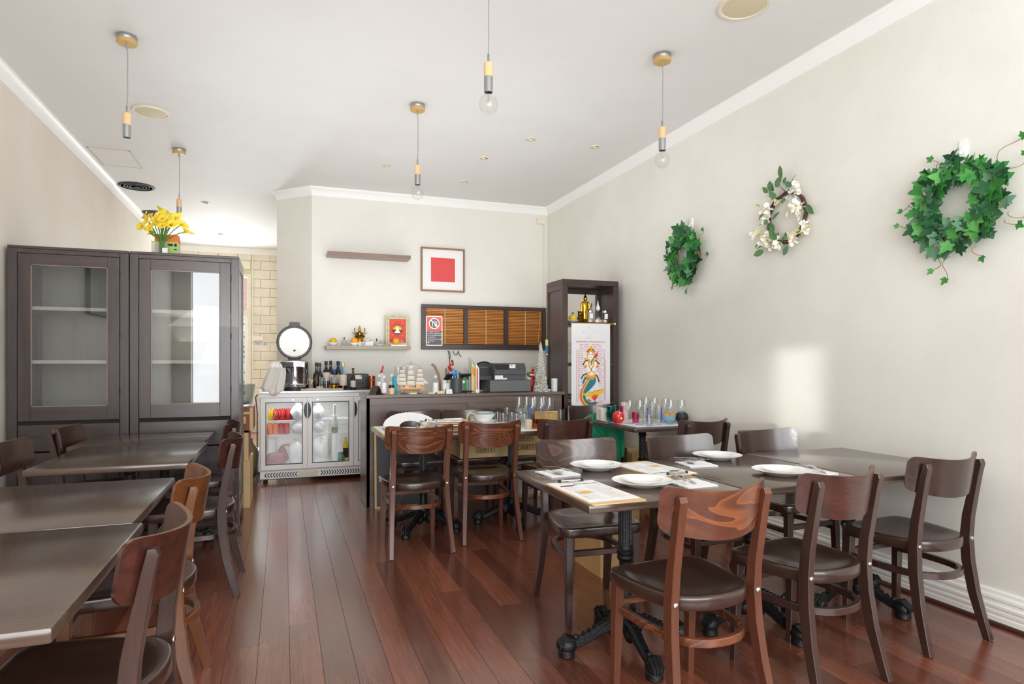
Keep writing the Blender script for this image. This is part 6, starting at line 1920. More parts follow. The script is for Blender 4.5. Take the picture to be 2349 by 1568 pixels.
# ------------------------------------------------------------------ place settings on the laid tables
def plate(label, x, y, z, r, grp, name='dinner_plate'):
    o = thing(name, label, 'plate', (x, y, z), 0, grp)
    MB().lathe([(r * 0.52, 0), (r * 0.56, 0.002), (r * 0.62, r * 0.05), (r * 0.98, r * 0.19), (r, r * 0.205), (r * 0.98, r * 0.21), (r * 0.62, r * 0.085), (r * 0.56, r * 0.06), (0, r * 0.05)], n=44).build('dish', MT['white_gloss'], o)
    return o


TZ = TT
for i, (u, v, lb) in enumerate(((1369, 1070, 'by the menu board, farther from the walkway chair'), (1474, 1107, 'behind the flame-grained chair'), (1645, 1047, 'before the second chair facing the camera'), (1792, 1082, 'behind the reddish chair'))):
    p_ = at_z(u, v, TT + 0.012)
    plate('large white plate ' + lb, p_.x, p_.y, TT, 0.128, 'dinner plates on the laid tables')
    plate('small plate stacked on the plate ' + lb, p_.x, p_.y, TT + 0.0125, 0.085, 'side plates on the laid tables', 'side_plate')


def napkin(label, x, y, rz, s=0.155):
    o = thing('paper_napkin', label, 'napkin', (x, y, TT), rz, 'paper napkins on the laid tables')
    m = MB()
    for k in range(3):
        q = s * (1 - 0.015 * k)
        w_ = q / 2
        n = 6
        vs = [(-w_ + q * i / n, -w_ + q * j / n, 0.0006 + k * 0.0022 + 0.004 * (abs(i / n - 0.5) * 2) ** 3 * (0.4 + 0.6 * ((i + j + k) % 2)) * (j / n)) for j in range(n + 1) for i in range(n + 1)]
        vs += [(a, b, c + 0.0014) for a, b, c in vs]
        N_ = (n + 1) ** 2
        fs = []
        for j in range(n):
            for i in range(n):
                a = j * (n + 1) + i
                fs += [(a, a + n + 1, a + n + 2, a + 1), (N_ + a, N_ + a + 1, N_ + a + n + 2, N_ + a + n + 1)]
        rim = [i for i in range(n + 1)] + [(j + 1) * (n + 1) - 1 for j in range(1, n + 1)] + [n * (n + 1) + i for i in range(n - 1, -1, -1)] + [j * (n + 1) for j in range(n - 1, 0, -1)]
        for a, b in zip(rim, rim[1:] + rim[:1]):
            fs.append((a, b, N_ + b, N_ + a))
        m.add(vs, fs)
    m.build('sheet', MT['paper'], o, smooth=0)


napkin('white napkin at the walkway corner of the first laid table', 1.185, 2.65, 0.12)
napkin('white napkin beside the plate behind the flame-grained chair', 1.615, 2.235, 0.05)
napkin('white napkin before the second chair facing the camera', 1.945, 2.65, -0.1)
napkin('white napkin beside the plate behind the reddish chair', 2.31, 2.27, 0.1)


def cutlery(kind, label, tip, end, z=None):
    z = TT + 0.0085 if z is None else z
    a, b = Vector((tip[0], tip[1], z)), Vector((end[0], end[1], z))
    d = (b - a).normalized()
    ln = 0.185
    o = thing(kind, label, kind, ((a.x + b.x) / 2, (a.y + b.y) / 2, z), math.atan2(d.y, d.x), kind + 's on the laid tables')
    h = ln / 2
    hd = MB().sweep([(h, 0, 0.003), (h - 0.03, 0, 0.003), (0.01, 0, 0.008), (-h + 0.062, 0, 0.007)], [(0.011, 0.003), (0.012, 0.003), (0.006, 0.003), (0.006, 0.003)], Vector((0, 1, 0)), 0.2)
    if kind == 'fork':
        hd.sweep([(-h + 0.064, 0, 0.007), (-h + 0.052, 0, 0.004), (-h + 0.04, 0, 0.004)], [(0.007, 0.003), (0.02, 0.002), (0.022, 0.002)], Vector((0, 1, 0)), 0.1)
        hd.build('handle', MT['chrome'], o)
        m = MB()
        for q in range(4):
            y = -0.009 + q * 0.006
            m.sweep([(-h + 0.041, y, 0.004), (-h + 0.018, y, 0.003), (-h, y, 0.008)], [(0.0034, 0.002), (0.003, 0.002), (0.0016, 0.0014)], Vector((0, 1, 0)), 0.1)
        m.build('tines', MT['chrome'], o)
    else:
        hd.build('handle', MT['chrome'], o)
        prof = []
        m = MB()
        vs, fs = [], []
        for s_, zz in ((1.0, 0.009), (0.8, 0.0045), (0.4, 0.0015), (0.0, 0.0008)):
            for k in range(18):
                t_ = 2 * PI * k / 18
                vs.append((-h + 0.032 + 0.033 * s_ * math.cos(t_), 0.019 * s_ * math.sin(t_) * (1 - 0.12 * math.cos(t_)), zz))
        nn = len(vs)
        vs += [(x, y, zq + 0.0014) for x, y, zq in vs]
        for i in range(3):
            for k in range(18):
                p0, p1 = i * 18 + k, i * 18 + (k + 1) % 18
                fs += [(p0, p1, p1 + 18, p0 + 18), (nn + p0, nn + p0 + 18, nn + p1 + 18, nn + p1)]
        for k in range(18):
            fs.append((k, nn + k, nn + (k + 1) % 18, (k + 1) % 18))
        m.add(vs, fs).build('spoon_bowl', MT['chrome'], o)


def zz_(u, v):
    p_ = at_z(u, v, TT + 0.01)
    return (p_.x, p_.y)


cutlery('fork', 'steel fork on the napkin behind the flame-grained chair', zz_(1526, 1086), zz_(1590, 1117), TT + 0.0165)
cutlery('spoon', 'steel spoon on the napkin behind the flame-grained chair', zz_(1541, 1084), zz_(1611, 1115))
cutlery('fork', 'steel fork on the napkin behind the reddish chair', zz_(1822, 1064), zz_(1906, 1092), TT + 0.0165)
cutlery('spoon', 'steel spoon on the napkin behind the reddish chair', zz_(1842, 1064), zz_(1914, 1091))
cutlery('fork', 'steel fork on the napkin at the walkway corner', zz_(1313, 1079), zz_(1258, 1070))
cutlery('spoon', 'steel spoon on the napkin at the walkway corner', zz_(1287, 1087), zz_(1236, 1075))
cutlery('fork', 'steel fork on the napkin before the second facing chair', zz_(1617, 1054), zz_(1556, 1050))
cutlery('spoon', 'steel spoon on the napkin before the second facing chair', zz_(1588, 1062), zz_(1543, 1053))


def menu(label, x, y, z, rz, w_=0.225, h_=0.42, tilt=0.0, printed=True, grp=None, wood_='light_timber', flip=False):
    o = thing('menu_board', label, 'menu', (x, y, z), rz, grp)
    o.rotation_euler = (tilt, 0, rz)
    MB().prism(rrect(-w_ / 2, w_ / 2, -h_ / 2, h_ / 2, 0.012), 0, 0.004).build('clipboard', MT[wood_], o, smooth=0)
    MB().bx(-w_ / 2 + 0.008, w_ / 2 - 0.008, -h_ / 2 + 0.045, h_ / 2 - 0.01, 0.004, 0.0062).build('menu_sheet', MT['paper'], o, smooth=0)
    c = MB().bx(-0.055, 0.055, h_ / 2 - 0.03, h_ / 2 - 0.008, 0.0062, 0.009, 0.001).tube([(-0.05, h_ / 2 - 0.014, 0.012), (0.05, h_ / 2 - 0.014, 0.012)], 0.004, 8)
    c.tube([(-0.02, h_ / 2 - 0.02, 0.01), (-0.02, h_ / 2 - 0.04, 0.014), (0.02, h_ / 2 - 0.04, 0.014), (0.02, h_ / 2 - 0.02, 0.01)], 0.002, 6)
    c.build('clip', MT['steel'], o, smooth=0)
    for s in (-1, 1):
        MB().lathe([(0.007, 0), (0.008, 0.002), (0.007, 0.01), (0, 0.012)], (s * 0.052, h_ / 2 - 0.014, 0.0062), 10).build('clip_end', MT['print_black'], o)
    if printed:
        vs, fs = text_mb('RUMBELLI\'S', 0.022)
        MB().add(vs, fs, Matrix.Translation((0.04, h_ / 2 - 0.07, 0.0064))).build('heading', MT['print_black'], o, smooth=0)
        m = MB()
        m.prism([(-0.085, h_ / 2 - 0.085), (-0.03, h_ / 2 - 0.08), (-0.012, h_ / 2 - 0.092), (-0.04, h_ / 2 - 0.105), (-0.088, h_ / 2 - 0.1)], 0.0063, 0.0066)
        m.build('logo', MT['brick_dark'], o, smooth=0)
        m = MB()
        for r in range(24):
            for c0, c1 in ((-0.09, -0.008), (0.008, 0.09)):
                yy = h_ / 2 - 0.125 - r * 0.0095
                if c0 < 0 and 7 < r < 14:
                    continue
                m.bx(c0, c0 + (c1 - c0) * random.uniform(0.55, 1), yy, yy + 0.0022, 0.0062, 0.0064)
        m.build('text_lines', MT['print_grey'], o, smooth=0)
        MB().bx(-0.08, -0.012, h_ / 2 - 0.255, h_ / 2 - 0.2, 0.0062, 0.0066).build('photo_print', MT['tray_beige'], o, smooth=0)
        MB().prism([(-0.065, h_ / 2 - 0.245), (-0.03, h_ / 2 - 0.248), (-0.018, h_ / 2 - 0.225), (-0.04, h_ / 2 - 0.21), (-0.06, h_ / 2 - 0.22)], 0.0066, 0.0068).build('photo_food', MT['print_gold'], o, smooth=0)
        MB().bx(0.03, 0.065, h_ / 2 - 0.285, h_ / 2 - 0.275, 0.0064, 0.0066).build('highlight', MT['print_yellow'], o, smooth=0)
        m = MB()
        for x_, y_ in ((0.075, 0.1), (0.075, 0.2), (-0.085, 0.3), (-0.085, 0.33)):
            m.bx(x_, x_ + 0.016, h_ / 2 - y_ - 0.008, h_ / 2 - y_, 0.0062, 0.0066)
        m.build('icons', MT['blue_bowl'], o, smooth=0)
    return o


menu('wooden clipboard menu at the near corner of the first laid table', 1.152, 2.232, TT, 0.02, 0.228, 0.425)
menu('wooden clipboard menu lying farther back between the two laid places', 1.668, 2.62, TT, PI + 0.09, 0.225, 0.4)

# ------------------------------------------------------------------ middle table: paper and boards
MG = 'menu boards heaped on the middle table'
for k, (dx_, dy_, rz, tl) in enumerate(((0.0, 0.0, 0.25, 0.0), (0.03, 0.03, 0.05, 0.0), (-0.02, 0.06, -0.15, 0.0), (0.015, 0.02, -0.3, 0.0), (0.0, 0.05, -0.1, 0.0), (0.03, 0.045, -0.22, 0.0))):
    menu(('lowest', 'second', 'third', 'fourth', 'fifth', 'topmost')[k] + ' wooden menu board in the heap behind the striped chair', 1.14 + dx_, 4.66 + dy_, TT + 0.0125 * k, PI / 2 + rz, 0.21, 0.33, 0.0, k == 5, MG)
o = thing('paper_fan', 'large ribbed white paper fan standing behind the striped chair', 'fan', (0.945, 4.84, TT + 0.004))
m = MB()
vs, fs = [], []
n = 44
for i in range(n + 1):
    a = 0.15 + (PI - 0.25) * i / n
    for j, r in enumerate((0.085, 0.15, 0.21)):
        zz = 0.012 + 0.47 * r * math.sin(a) + (0.003 if i % 2 else 0.0)
        vs.append((r * math.cos(a) * 1.0 - 0.02, r * math.sin(a) * 0.55, zz))
nn = len(vs)
vs += [(x, y, z + 0.0016) for x, y, z in vs]
for i in range(n):
    for j in range(2):
        a = i * 3 + j
        fs += [(a, a + 1, a + 4, a + 3), (nn + a, nn + a + 3, nn + a + 4, nn + a + 1)]
    fs += [(i * 3, i * 3 + 3, nn + i * 3 + 3, nn + i * 3), (i * 3 + 2, nn + i * 3 + 2, nn + i * 3 + 5, i * 3 + 5)]
fs += [(0, nn, nn + 1, 1), (1, nn + 1, nn + 2, 2)]
e = n * 3
fs += [(e, e + 1, nn + e + 1, nn + e), (e + 1, e + 2, nn + e + 2, nn + e + 1)]
m.add(vs, fs).build('pleats', MT['paper'], o, smooth=0)
MB().bx(-0.2, 0.2, -0.02, 0.0, -0.004, 0.01).build('foot_fold', MT['paper'], o, smooth=0)
o = thing('place_mats', 'green and yellow edged placemat folder at the end of the middle table', 'folder', (0.70, 4.76, TT))
MB().bx(-0.045, 0.13, -0.36, 0.3, 0, 0.004).build('lime_cover', MT['lime'], o, smooth=0)
MB().bx(-0.047, 0.0, -0.28, 0.02, 0.004, 0.006).build('yellow_cover', MT['print_gold'], o, smooth=0)
MB().bx(-0.035, 0.12, -0.34, 0.28, 0.004, 0.008).build('white_sheets', MT['paper'], o, smooth=0)
MB().bx(0.0, 0.1, -0.1, 0.02, 0.008, 0.02, 0.002).build('loose_slip', MT['print_grey'], o, smooth=0)
for k in range(2):
    o = thing('paper_slips', ('folded white table card among the menu boards', 'small stack of photo cards before the paper fan')[k], 'card', (0.99 + 0.06 * k, 4.64 - 0.05 * k, TT + 0.001), 0.4)
    MB().prism([(-0.04, 0), (0.0, 0.065), (0.04, 0.0), (0.036, 0), (0.0, 0.058), (-0.036, 0)], -0.03, 0.03, FACE).build('card', MT[('paper', 'print_grey')[k]], o, smooth=0)
    MB().bx(-0.034, -0.014, -0.031, -0.0295, 0.012, 0.03).build('picture', MT[('leaf_light', 'sticky_yellow')[k]], o, smooth=0)
# bowls and plates
bx_, by_ = XY(1110, 4.93), 4.93
for k in range(3):
    plate(('lowest', 'second', 'third')[k] + ' white plate under the bowls on the middle table', bx_, by_, TT + k * 0.008, 0.112, 'plates under the bowls')
plate('wide white plate in front of the bowls', XY(1140, 4.78), 4.78, TT, 0.12, 'plates under the bowls')
dish('big white bowl stacked on plates on the middle table', 1110, 4.93, TT + 0.029, 0.098, 0.062)
dish('grey-blue bowl nested in the big white bowl', 1111, 4.93, TT + 0.06, 0.078, 0.045, 'grey_bowl')
o = thing('stone_mug', 'beige stoneware ring-handled mug beside the bowls', 'mug', (XY(1082, 5.03), 5.03, TT))
MB().lathe([(0.03, 0), (0.034, 0.004), (0.036, 0.085), (0.032, 0.086), (0.029, 0.008), (0, 0.008)], (0.02, 0.02, 0), 22).build('body', MT['beige_cup'], o)
MB().tube([(0.03 * math.cos(a) - 0.012, -0.01, 0.048 + 0.044 * math.sin(a)) for a in [2 * PI * q / 16 for q in range(17)]], 0.008, 8).build('handle', MT['beige_cup'], o)
o = thing('dish', 'white rectangular dish between the menu boards and the bowls', 'dish', (XY(1042, 4.95), 4.95, TT))
MB().prism(rrect(-0.075, 0.075, -0.06, 0.06, 0.02), 0, 0.008).build('foot', MT['white_gloss'], o, smooth=0)
m = MB()
for (x0, x1, y0, y1) in ((-0.08, 0.08, -0.065, -0.059), (-0.08, 0.08, 0.059, 0.065), (-0.08, -0.074, -0.059, 0.059), (0.074, 0.08, -0.059, 0.059)):
    m.bx(x0, x1, y0, y1, 0.006, 0.055)
m.build('bowl', MT['white_gloss'], o, smooth=0)
o = thing('lace_mat', 'white scalloped mat under the glasses on the middle table', 'mat', (1.81, 4.74, TT))
sc = []
for (x0, y0, x1, y1, n) in ((-0.17, -0.37, 0.17, -0.37, 16), (0.17, -0.37, 0.17, 0.3, 30), (0.17, 0.3, -0.17, 0.3, 16), (-0.17, 0.3, -0.17, -0.37, 30)):
    for k in range(n):
        for q in (0, 1):
            t_ = (k + 0.5 * q) / n
            nx, ny = (y1 - y0), -(x1 - x0)
            l_ = math.hypot(nx, ny)
            sc.append((x0 + (x1 - x0) * t_ + nx / l_ * 0.008 * q, y0 + (y1 - y0) * t_ + ny / l_ * 0.008 * q))
MB().prism(sc, 0, 0.003).build('mat', MT['paper'], o, smooth=0)
MZ = TT + 0.0035
WG = 'wine glasses on the middle table'
for i, (u, Y, lb) in enumerate(((1190, 5.03, 'tall wine glass nearest the bowls on the middle table'), (1207, 5.02, 'wine glass second from the bowls in the back row'), (1226, 5.03, 'wine glass third from the bowls in the back row'), (1246, 5.03, 'wine glass fourth from the bowls in the back row'), (1221, 4.84, 'wine glass in the front row before the third back-row glass'), (1241, 4.84, 'wine glass in the front row, middle of the cluster'), (1259.5, 4.82, 'wine glass at the far end of the front row on the middle table'))):
    wine_glass(lb, XY(u, Y), Y, MZ, 0.042, 0.215 if Y > 4.9 else 0.218, WG, stem=0.36)
TG = 'tumblers on the middle table'
for i, (u, Y, H, mt, lb) in enumerate(((1142, 4.86, 0.105, 'clear_glass', 'clear tumbler right beside the grey-blue bowl'), (1155, 4.74, 0.105, 'clear_glass', 'clear tumbler second from the bowls, front row'), (1164, 4.9, 0.135, 'clear_glass', 'taller clear tumbler with blue mark behind the front tumblers'), (1175, 4.76, 0.105, 'clear_glass', 'clear tumbler third in the front row of the middle table'), (1186, 4.62, 0.105, 'clear_glass', 'clear tumbler at the mat edge behind the fine-grained chair'), (1196, 4.78, 0.105, 'clear_glass', 'clear tumbler below the tall wine glass'), (1204, 4.64, 0.1, 'clear_glass', 'clear tumbler beside the beige cup'), (1213, 4.73, 0.12, 'clear_glass', 'clear tumbler holding a blue stirrer'))):
    tumbler(lb, XY(u, Y), Y, MZ, 0.031, H, mt, TG, 0.85, 'tumbler', 10)
o = thing('stirrer', 'dark blue stirrer standing in a clear tumbler', 'stirrer', (XY(1213, 4.73), 4.73, MZ + 0.013))
MB().tube([(0, 0, 0), (0.004, 0, 0.15)], 0.004, 8).ball((0.004, 0, 0.152), 0.006, 8, 6).build('rod', MT['blue'], o)
o = thing('beige_cup', 'small handleless beige cup at the mat edge', 'cup', (XY(1213, 4.5), 4.5, MZ))
MB().lathe([(0.024, 0), (0.026, 0.004), (0.03, 0.07), (0.027, 0.071), (0.022, 0.008), (0, 0.008)], n=20).build('body', MT['beige_cup'], o)
tumbler('smoky brown square tumbler at the mat edge beside the beige cup', XY(1228, 4.5), 4.5, MZ, 0.034, 0.072, 'amber_liquid', None, 0.95)
o = thing('timber_caddy', 'orange timber box standing behind the wine glasses', 'box', (XY(1252, 5.09), 5.085, TT))
MB().bx(-0.105, 0.105, -0.012, 0.012, 0, 0.085, 0.002).build('front_board', MT['light_timber'], o, smooth=0)
m = MB()
for q in range(4):
    MB().bx(-0.1 + q * 0.051, -0.055 + q * 0.051, -0.016, -0.012, 0.004, 0.08, 0.001).build('slat', MT['canopy_timber'], o, smooth=0)
tumbler('green-tinted clear jar glass at the end of the middle table', XY(1287, 5.02), 5.02, TT, 0.032, 0.105, 'clear_glass', None, 0.95)

# ------------------------------------------------------------------ corner table of glasses
o = thing('glass_tray', 'blue-edged white placemat under the glasses on the corner table', 'mat', (2.865, 4.63, TT))
MB().bx(-0.27, 0.27, -0.34, 0.33, 0, 0.003).build('blue_border', MT['blue'], o, smooth=0)
MB().bx(-0.262, 0.262, -0.332, 0.322, 0.003, 0.0045).build('white_field', MT['paper'], o, smooth=0)
KZ = TT + 0.005
TC = 'patterned cream cups on the corner table'
for u, Y, lb in ((1376, 4.93, 'patterned cream cup at the walkway end of the corner table'), (1384, 4.86, 'patterned cream cup beside the turquoise tumbler')):
    o = thing('patterned_cup', lb, 'cup', (XY(u, Y), Y, KZ), 0, TC)
    MB().lathe([(0.026, 0), (0.029, 0.004), (0.032, 0.108), (0.029, 0.109), (0.025, 0.008), (0, 0.008)], n=20).build('body', MT['off_white'], o)
    m = MB()
    for k in range(9):
        a = 2 * PI * k / 9
        m.tube([(0.0295 * math.cos(a), 0.0295 * math.sin(a), 0.01), (0.0322 * math.cos(a + 0.2), 0.0322 * math.sin(a + 0.2), 0.1)], 0.0018, 4)
    m.build('pattern', MT['beige_cup'], o)
TQ = 'turquoise tumblers on the corner table'
tumbler('turquoise fluted tumbler behind the red apple', XY(1402, 4.76), 4.76, KZ, 0.04, 0.132, 'teal_glass', TQ, 0.76, 'tumbler', 12)
tumbler('second turquoise tumbler half behind the first', XY(1411, 4.87), 4.87, KZ, 0.04, 0.13, 'teal_glass', TQ, 0.76, 'tumbler', 12)
tumbler('pink glass behind the turquoise tumblers', XY(1422, 4.93), 4.93, KZ, 0.032, 0.12, 'pink_glass', None)
o = thing('pink_cup', 'tall pale pink cup behind the first wine glass on the corner table', 'cup', (XY(1433, 4.95), 4.95, KZ))
MB().lathe([(0.03, 0), (0.033, 0.004), (0.036, 0.15), (0.033, 0.151), (0.029, 0.008), (0, 0.008)], n=22).build('body', MT['pale_pink'], o)
o = thing('red_apple', 'glossy red ball-shaped candle holder at the edge of the corner table', 'ornament', (XY(1418, 4.64), 4.64, KZ))
MB().lathe([(0.0, 0.002), (0.028, 0), (0.046, 0.02), (0.052, 0.048), (0.047, 0.076), (0.03, 0.095), (0.018, 0.098), (0.012, 0.09), (0, 0.088)], n=28).build('body', MT['apple_red'], o)
MB().lathe([(0.014, 0.092), (0.016, 0.098), (0.008, 0.104), (0, 0.104)], n=14).build('steel_top', MT['steel'], o)
MB().prism(disc(0, 0.045, 0.008, 10), 0.05, 0.053, FACE).prism(disc(-0.004, 0.086, 0.007, 10), 0.034, 0.04, FACE).build('sticker', MT['white_gloss'], o, smooth=0)
CG = 'wine glasses on the corner table'
for u, Y, H, lb in ((1444, 4.57, 0.195, 'wine glass beside the red apple on the corner table'), (1467, 4.47, 0.2, 'wine glass second from the red apple'), (1481, 4.72, 0.205, 'tall wine glass in the middle back of the corner table'), (1501, 4.70, 0.2, 'wine glass behind the blue-striped tumblers'), (1526, 4.60, 0.2, 'wine glass behind the blue bowl'), (1538, 4.42, 0.2, 'wine glass before the blue bowl'), (1563, 4.40, 0.2, 'wine glass nearest the right wall on the corner table')):
    wine_glass(lb, XY(u, Y), Y, KZ, 0.038, H, CG, stem=0.42)
CT_ = 'tumblers on the corner table'
for u, Y, H, mt, lb in ((1480, 4.52, 0.15, 'clear_glass', 'tall clear tumbler with a blue streak on the corner table'), (1497, 4.56, 0.17, 'clear_glass', 'tall clear tumbler mid corner table'), (1490, 4.36, 0.085, 'crystal', 'short cut-glass tumbler at the front of the corner table'), (1512, 4.44, 0.155, 'clear_glass', 'tall tumbler with broad blue stripes'), (1458, 4.62, 0.09, 'pink_glass', 'small reddish glass between the first two wine glasses'), (1473, 4.64, 0.1, 'clear_glass', 'small glass behind the second wine glass')):
    o = tumbler(lb, XY(u, Y), Y, KZ, 0.032, H, mt, CT_, 0.86)
    if 'blue' in lb:
        MB().sweep([(0.0, -0.0295, 0.02), (0.002, -0.0325, H * 0.88)], (0.012 if 'broad' in lb else 0.007, 0.0012), Vector((1, 0, 0)), 0.1).build('blue_stripe', MT['blue'], o)
o = thing('blue_bowl', 'pale blue bowl of yellow fruit on the corner table', 'bowl', (XY(1534, 4.51), 4.51, KZ))
MB().lathe([(0.03, 0), (0.034, 0.004), (0.056, 0.03), (0.062, 0.068), (0.059, 0.069), (0.052, 0.032), (0.03, 0.01), (0, 0.01)], n=30).build('body', MT['blue_bowl'], o)
for k, (dx_, dy_) in enumerate(((-0.028, -0.012), (0.024, -0.014), (0.0, 0.026))):
    fruit(('yellow fruit at the near rim of the pale blue bowl', 'yellow fruit at the wall-side rim of the pale blue bowl', 'yellow fruit at the back of the pale blue bowl')[k], 1534, 4.51, KZ + 0.034, 0.026, 'orange_peel', 'fruit in the blue bowl').location = (XY(1534, 4.51) + dx_, 4.51 + dy_, KZ + 0.036)
o = thing('black_pot', 'round black pot behind the last wine glass by the wall', 'pot', (XY(1564, 4.475), 4.475, KZ))
MB().lathe([(0.024, 0), (0.03, 0.003), (0.052, 0.03), (0.056, 0.05), (0.046, 0.078), (0.03, 0.09), (0.026, 0.094), (0.024, 0.09), (0.04, 0.07), (0.04, 0.02), (0, 0.012)], n=28).build('body', MT['black_plastic'], o)

# ------------------------------------------------------------------ cartons, boards, bag
def carton(label, x0, x1, y0, y1, z0, z1, mt='carton', codes=(), lines=None, name='carton'):
    o = thing(name, label, 'box', ((x0 + x1) / 2, (y0 + y1) / 2, z0))
    hx, hy, H = (x1 - x0) / 2, (y1 - y0) / 2, z1 - z0
    MB().bx(-hx, hx, -hy, hy, 0, H - 0.004, 0.002).build('body', MT[mt], o, smooth=0)
    MB().bx(-hx, hx, -hy, -0.002, H - 0.004, H, 0.0008).build('flap', MT[mt], o, smooth=0)
    MB().bx(-hx, hx, 0.002, hy, H - 0.004, H, 0.0008).build('flap', MT[mt], o, smooth=0)
    MB().bx(-hx - 0.0005, hx + 0.0005, -0.025, 0.025, H, H + 0.0006).build('tape', MT['tray_beige'], o, smooth=0)
    for (cx0_, cz0_, w_, h_) in codes:
        m = MB()
        for a, b, c, d in ((0, w_, 0, 0.004), (0, w_, h_ - 0.004, h_), (0, 0.004, 0.004, h_ - 0.004), (w_ - 0.004, w_, 0.004, h_ - 0.004)):
            m.bx(cx0_ + a, cx0_ + b, -hy - 0.0008, -hy, cz0_ + c, cz0_ + d)
        x = cx0_ + 0.014
        rr = random.Random(8)
        while x < cx0_ + w_ - 0.016:
            q = rr.choice((0.0015, 0.003, 0.0045))
            m.bx(x, x + q, -hy - 0.0008, -hy, cz0_ + 0.008, cz0_ + h_ - 0.008)
            x += q + rr.choice((0.002, 0.003, 0.005))
        m.build('barcode', MT['print_black'], o, smooth=0)
    if lines:
        m = MB()
        rr = random.Random(9)
        for cx0_, cz0_, w_, n_ in lines:
            for k in range(n_):
                x = cx0_ + rr.uniform(0, 0.02)
                while x < cx0_ + w_:
                    q = rr.uniform(0.006, 0.02)
                    m.bx(x, x + q, -hy - 0.0008, -hy, cz0_ - k * 0.014, cz0_ - k * 0.014 + 0.005)
                    x += q + 0.004
        m.build('printing', MT['print_black'], o, smooth=0)
    return o


carton('brown barcoded carton on a chair seat behind the fine-grained chair', 1.345, 1.79, 4.935, 5.25, 0.467, 0.688, 'carton_tan', ((-0.085, 0.04, 0.16, 0.045),))
carton('brown carton with barcode and printed lines on the chair hidden by wine glasses', 1.815, 2.24, 4.935, 5.25, 0.467, 0.688, 'carton', ((-0.175, 0.045, 0.15, 0.045),), ((-0.185, 0.165, 0.14, 4),))
carton('tall brown carton on the floor by the right wall under the corner table', 2.99, 3.195, 5.02, 5.5, 0, 0.42, 'carton', (), ((-0.06, 0.36, 0.1, 3),))
carton('big brown carton on the floor behind the facing veined chair', 1.72, 1.98, 3.24, 3.58, 0, 0.46, 'carton', (), None)
o = thing('chalkboard', 'grey chalkboard with pine frame leaning on the bar behind the striped chair', 'board', (0.935, 5.43, 0.0))
o.rotation_euler = (-0.06, 0, 0)
MB().bx(-0.19, 0.19, 0, 0.012, 0.02, 0.64).build('panel', MT['chalkboard'], o, smooth=0)
for x0, x1, z0, z1 in ((-0.205, -0.187, 0.0, 0.66), (0.187, 0.205, 0.0, 0.66), (-0.187, 0.187, 0.0, 0.018), (-0.187, 0.187, 0.642, 0.66)):
    MB().bx(x0, x1, -0.004, 0.016, z0, z1, 0.001).build('frame_rail', MT['pine'], o, smooth=0)
o = thing('white_board', 'white poster board with pine frame leaning on the bar under the glasses table', 'board', (2.14, 5.43, 0.0))
o.rotation_euler = (-0.06, 0, 0)
MB().bx(-0.19, 0.19, 0, 0.012, 0.02, 0.64).build('panel', MT['paper'], o, smooth=0)
for x0, x1, z0, z1 in ((-0.205, -0.187, 0.0, 0.66), (0.187, 0.205, 0.0, 0.66), (-0.187, 0.187, 0.0, 0.03), (-0.187, 0.187, 0.642, 0.66)):
    MB().bx(x0, x1, -0.004, 0.016, z0, z1, 0.001).build('frame_rail', MT['pine'], o, smooth=0)
MB().bx(0.0, 0.05, -0.001, 0.001, 0.07, 0.09).build('print', MT['print_grey'], o, smooth=0)
o = lump('shopping_bag', 'green fabric bag heaped on the chair below the painted banner', 'bag', (2.74, 5.17, 0.468), (0.2, 0.10, 0.31), 'bag_green', 31, None, 7)
for dx_ in (-0.06, 0.08):
    MB().tube([(dx_ - 0.03, -0.05, 0.26), (dx_ - 0.02, -0.07, 0.32), (dx_ + 0.02, -0.07, 0.315), (dx_ + 0.04, -0.05, 0.25)], 0.009, 6).build('handle', MT['bag_green'], o)
m = MB()
vs, fs = [], []
for j in range(9):
    for i in range(13):
        q, t_ = i / 12, j / 8
        vs.append((-0.15 + 0.22 * t_ + (0.35 - 0.25 * t_) * q, -0.09 - 0.05 * math.sin(PI * t_ * 0.6) - 0.016 * math.sin(q * 11 + 2 * t_), 0.26 - 0.38 * t_ * (0.8 + 0.2 * math.sin(q * 2.6)) + 0.02 * math.sin(q * 9)))
nn = len(vs)
vs += [(x, y + 0.004, z) for x, y, z in vs]
for j in range(8):
    for i in range(12):
        a = j * 13 + i
        fs += [(a, a + 1, a + 14, a + 13), (nn + a, nn + a + 13, nn + a + 14, nn + a + 1)]
m.add(vs, fs).build('flap', MT['bag_green'], o, smooth=60)

# stack beside the cabinets
carton('tan carton at the bottom of the stack behind the glass cabinets', -0.62, -0.268, 5.84, 6.4, 0, 0.40, 'carton_tan')
o = carton('red-brown carton with tan edges, second in the stack behind the cabinets', -0.66, -0.285, 5.88, 6.35, 0.402, 0.66, 'terracotta_box')
MB().bx(0.155, 0.19, -0.237, -0.235, 0.0, 0.256).bx(-0.19, 0.19, -0.237, -0.235, 0.24, 0.256).build('edge_print', MT['carton_tan'], o, smooth=0)
o = carton('red-brown carton with tan label at the top of the stack behind the cabinets', -0.6, -0.245, 5.86, 6.3, 0.662, 0.86, 'terracotta_box')
MB().bx(0.15, 0.178, -0.222, -0.22, 0.0, 0.196).bx(0.06, 0.15, -0.222, -0.22, 0.14, 0.16).bx(0.03, 0.12, -0.222, -0.22, 0.06, 0.12).build('edge_print', MT['carton_tan'], o, smooth=0)
o = thing('plastic_tub', 'clear plastic tub on top of the carton stack behind the cabinets', 'tub', (-0.37, 6.06, 0.862))
MB().lathe([(0.105, 0), (0.11, 0.004), (0.14, 0.185), (0.146, 0.188), (0.146, 0.194), (0.136, 0.194), (0.106, 0.008), (0, 0.008)], n=32).build('body', MT['tub_plastic'], o)
lump('paper_roll', 'crumpled white paper in the plastic tub', 'paper', (-0.34, 6.04, 0.872), (0.06, 0.06, 0.09), 'paper', 41)
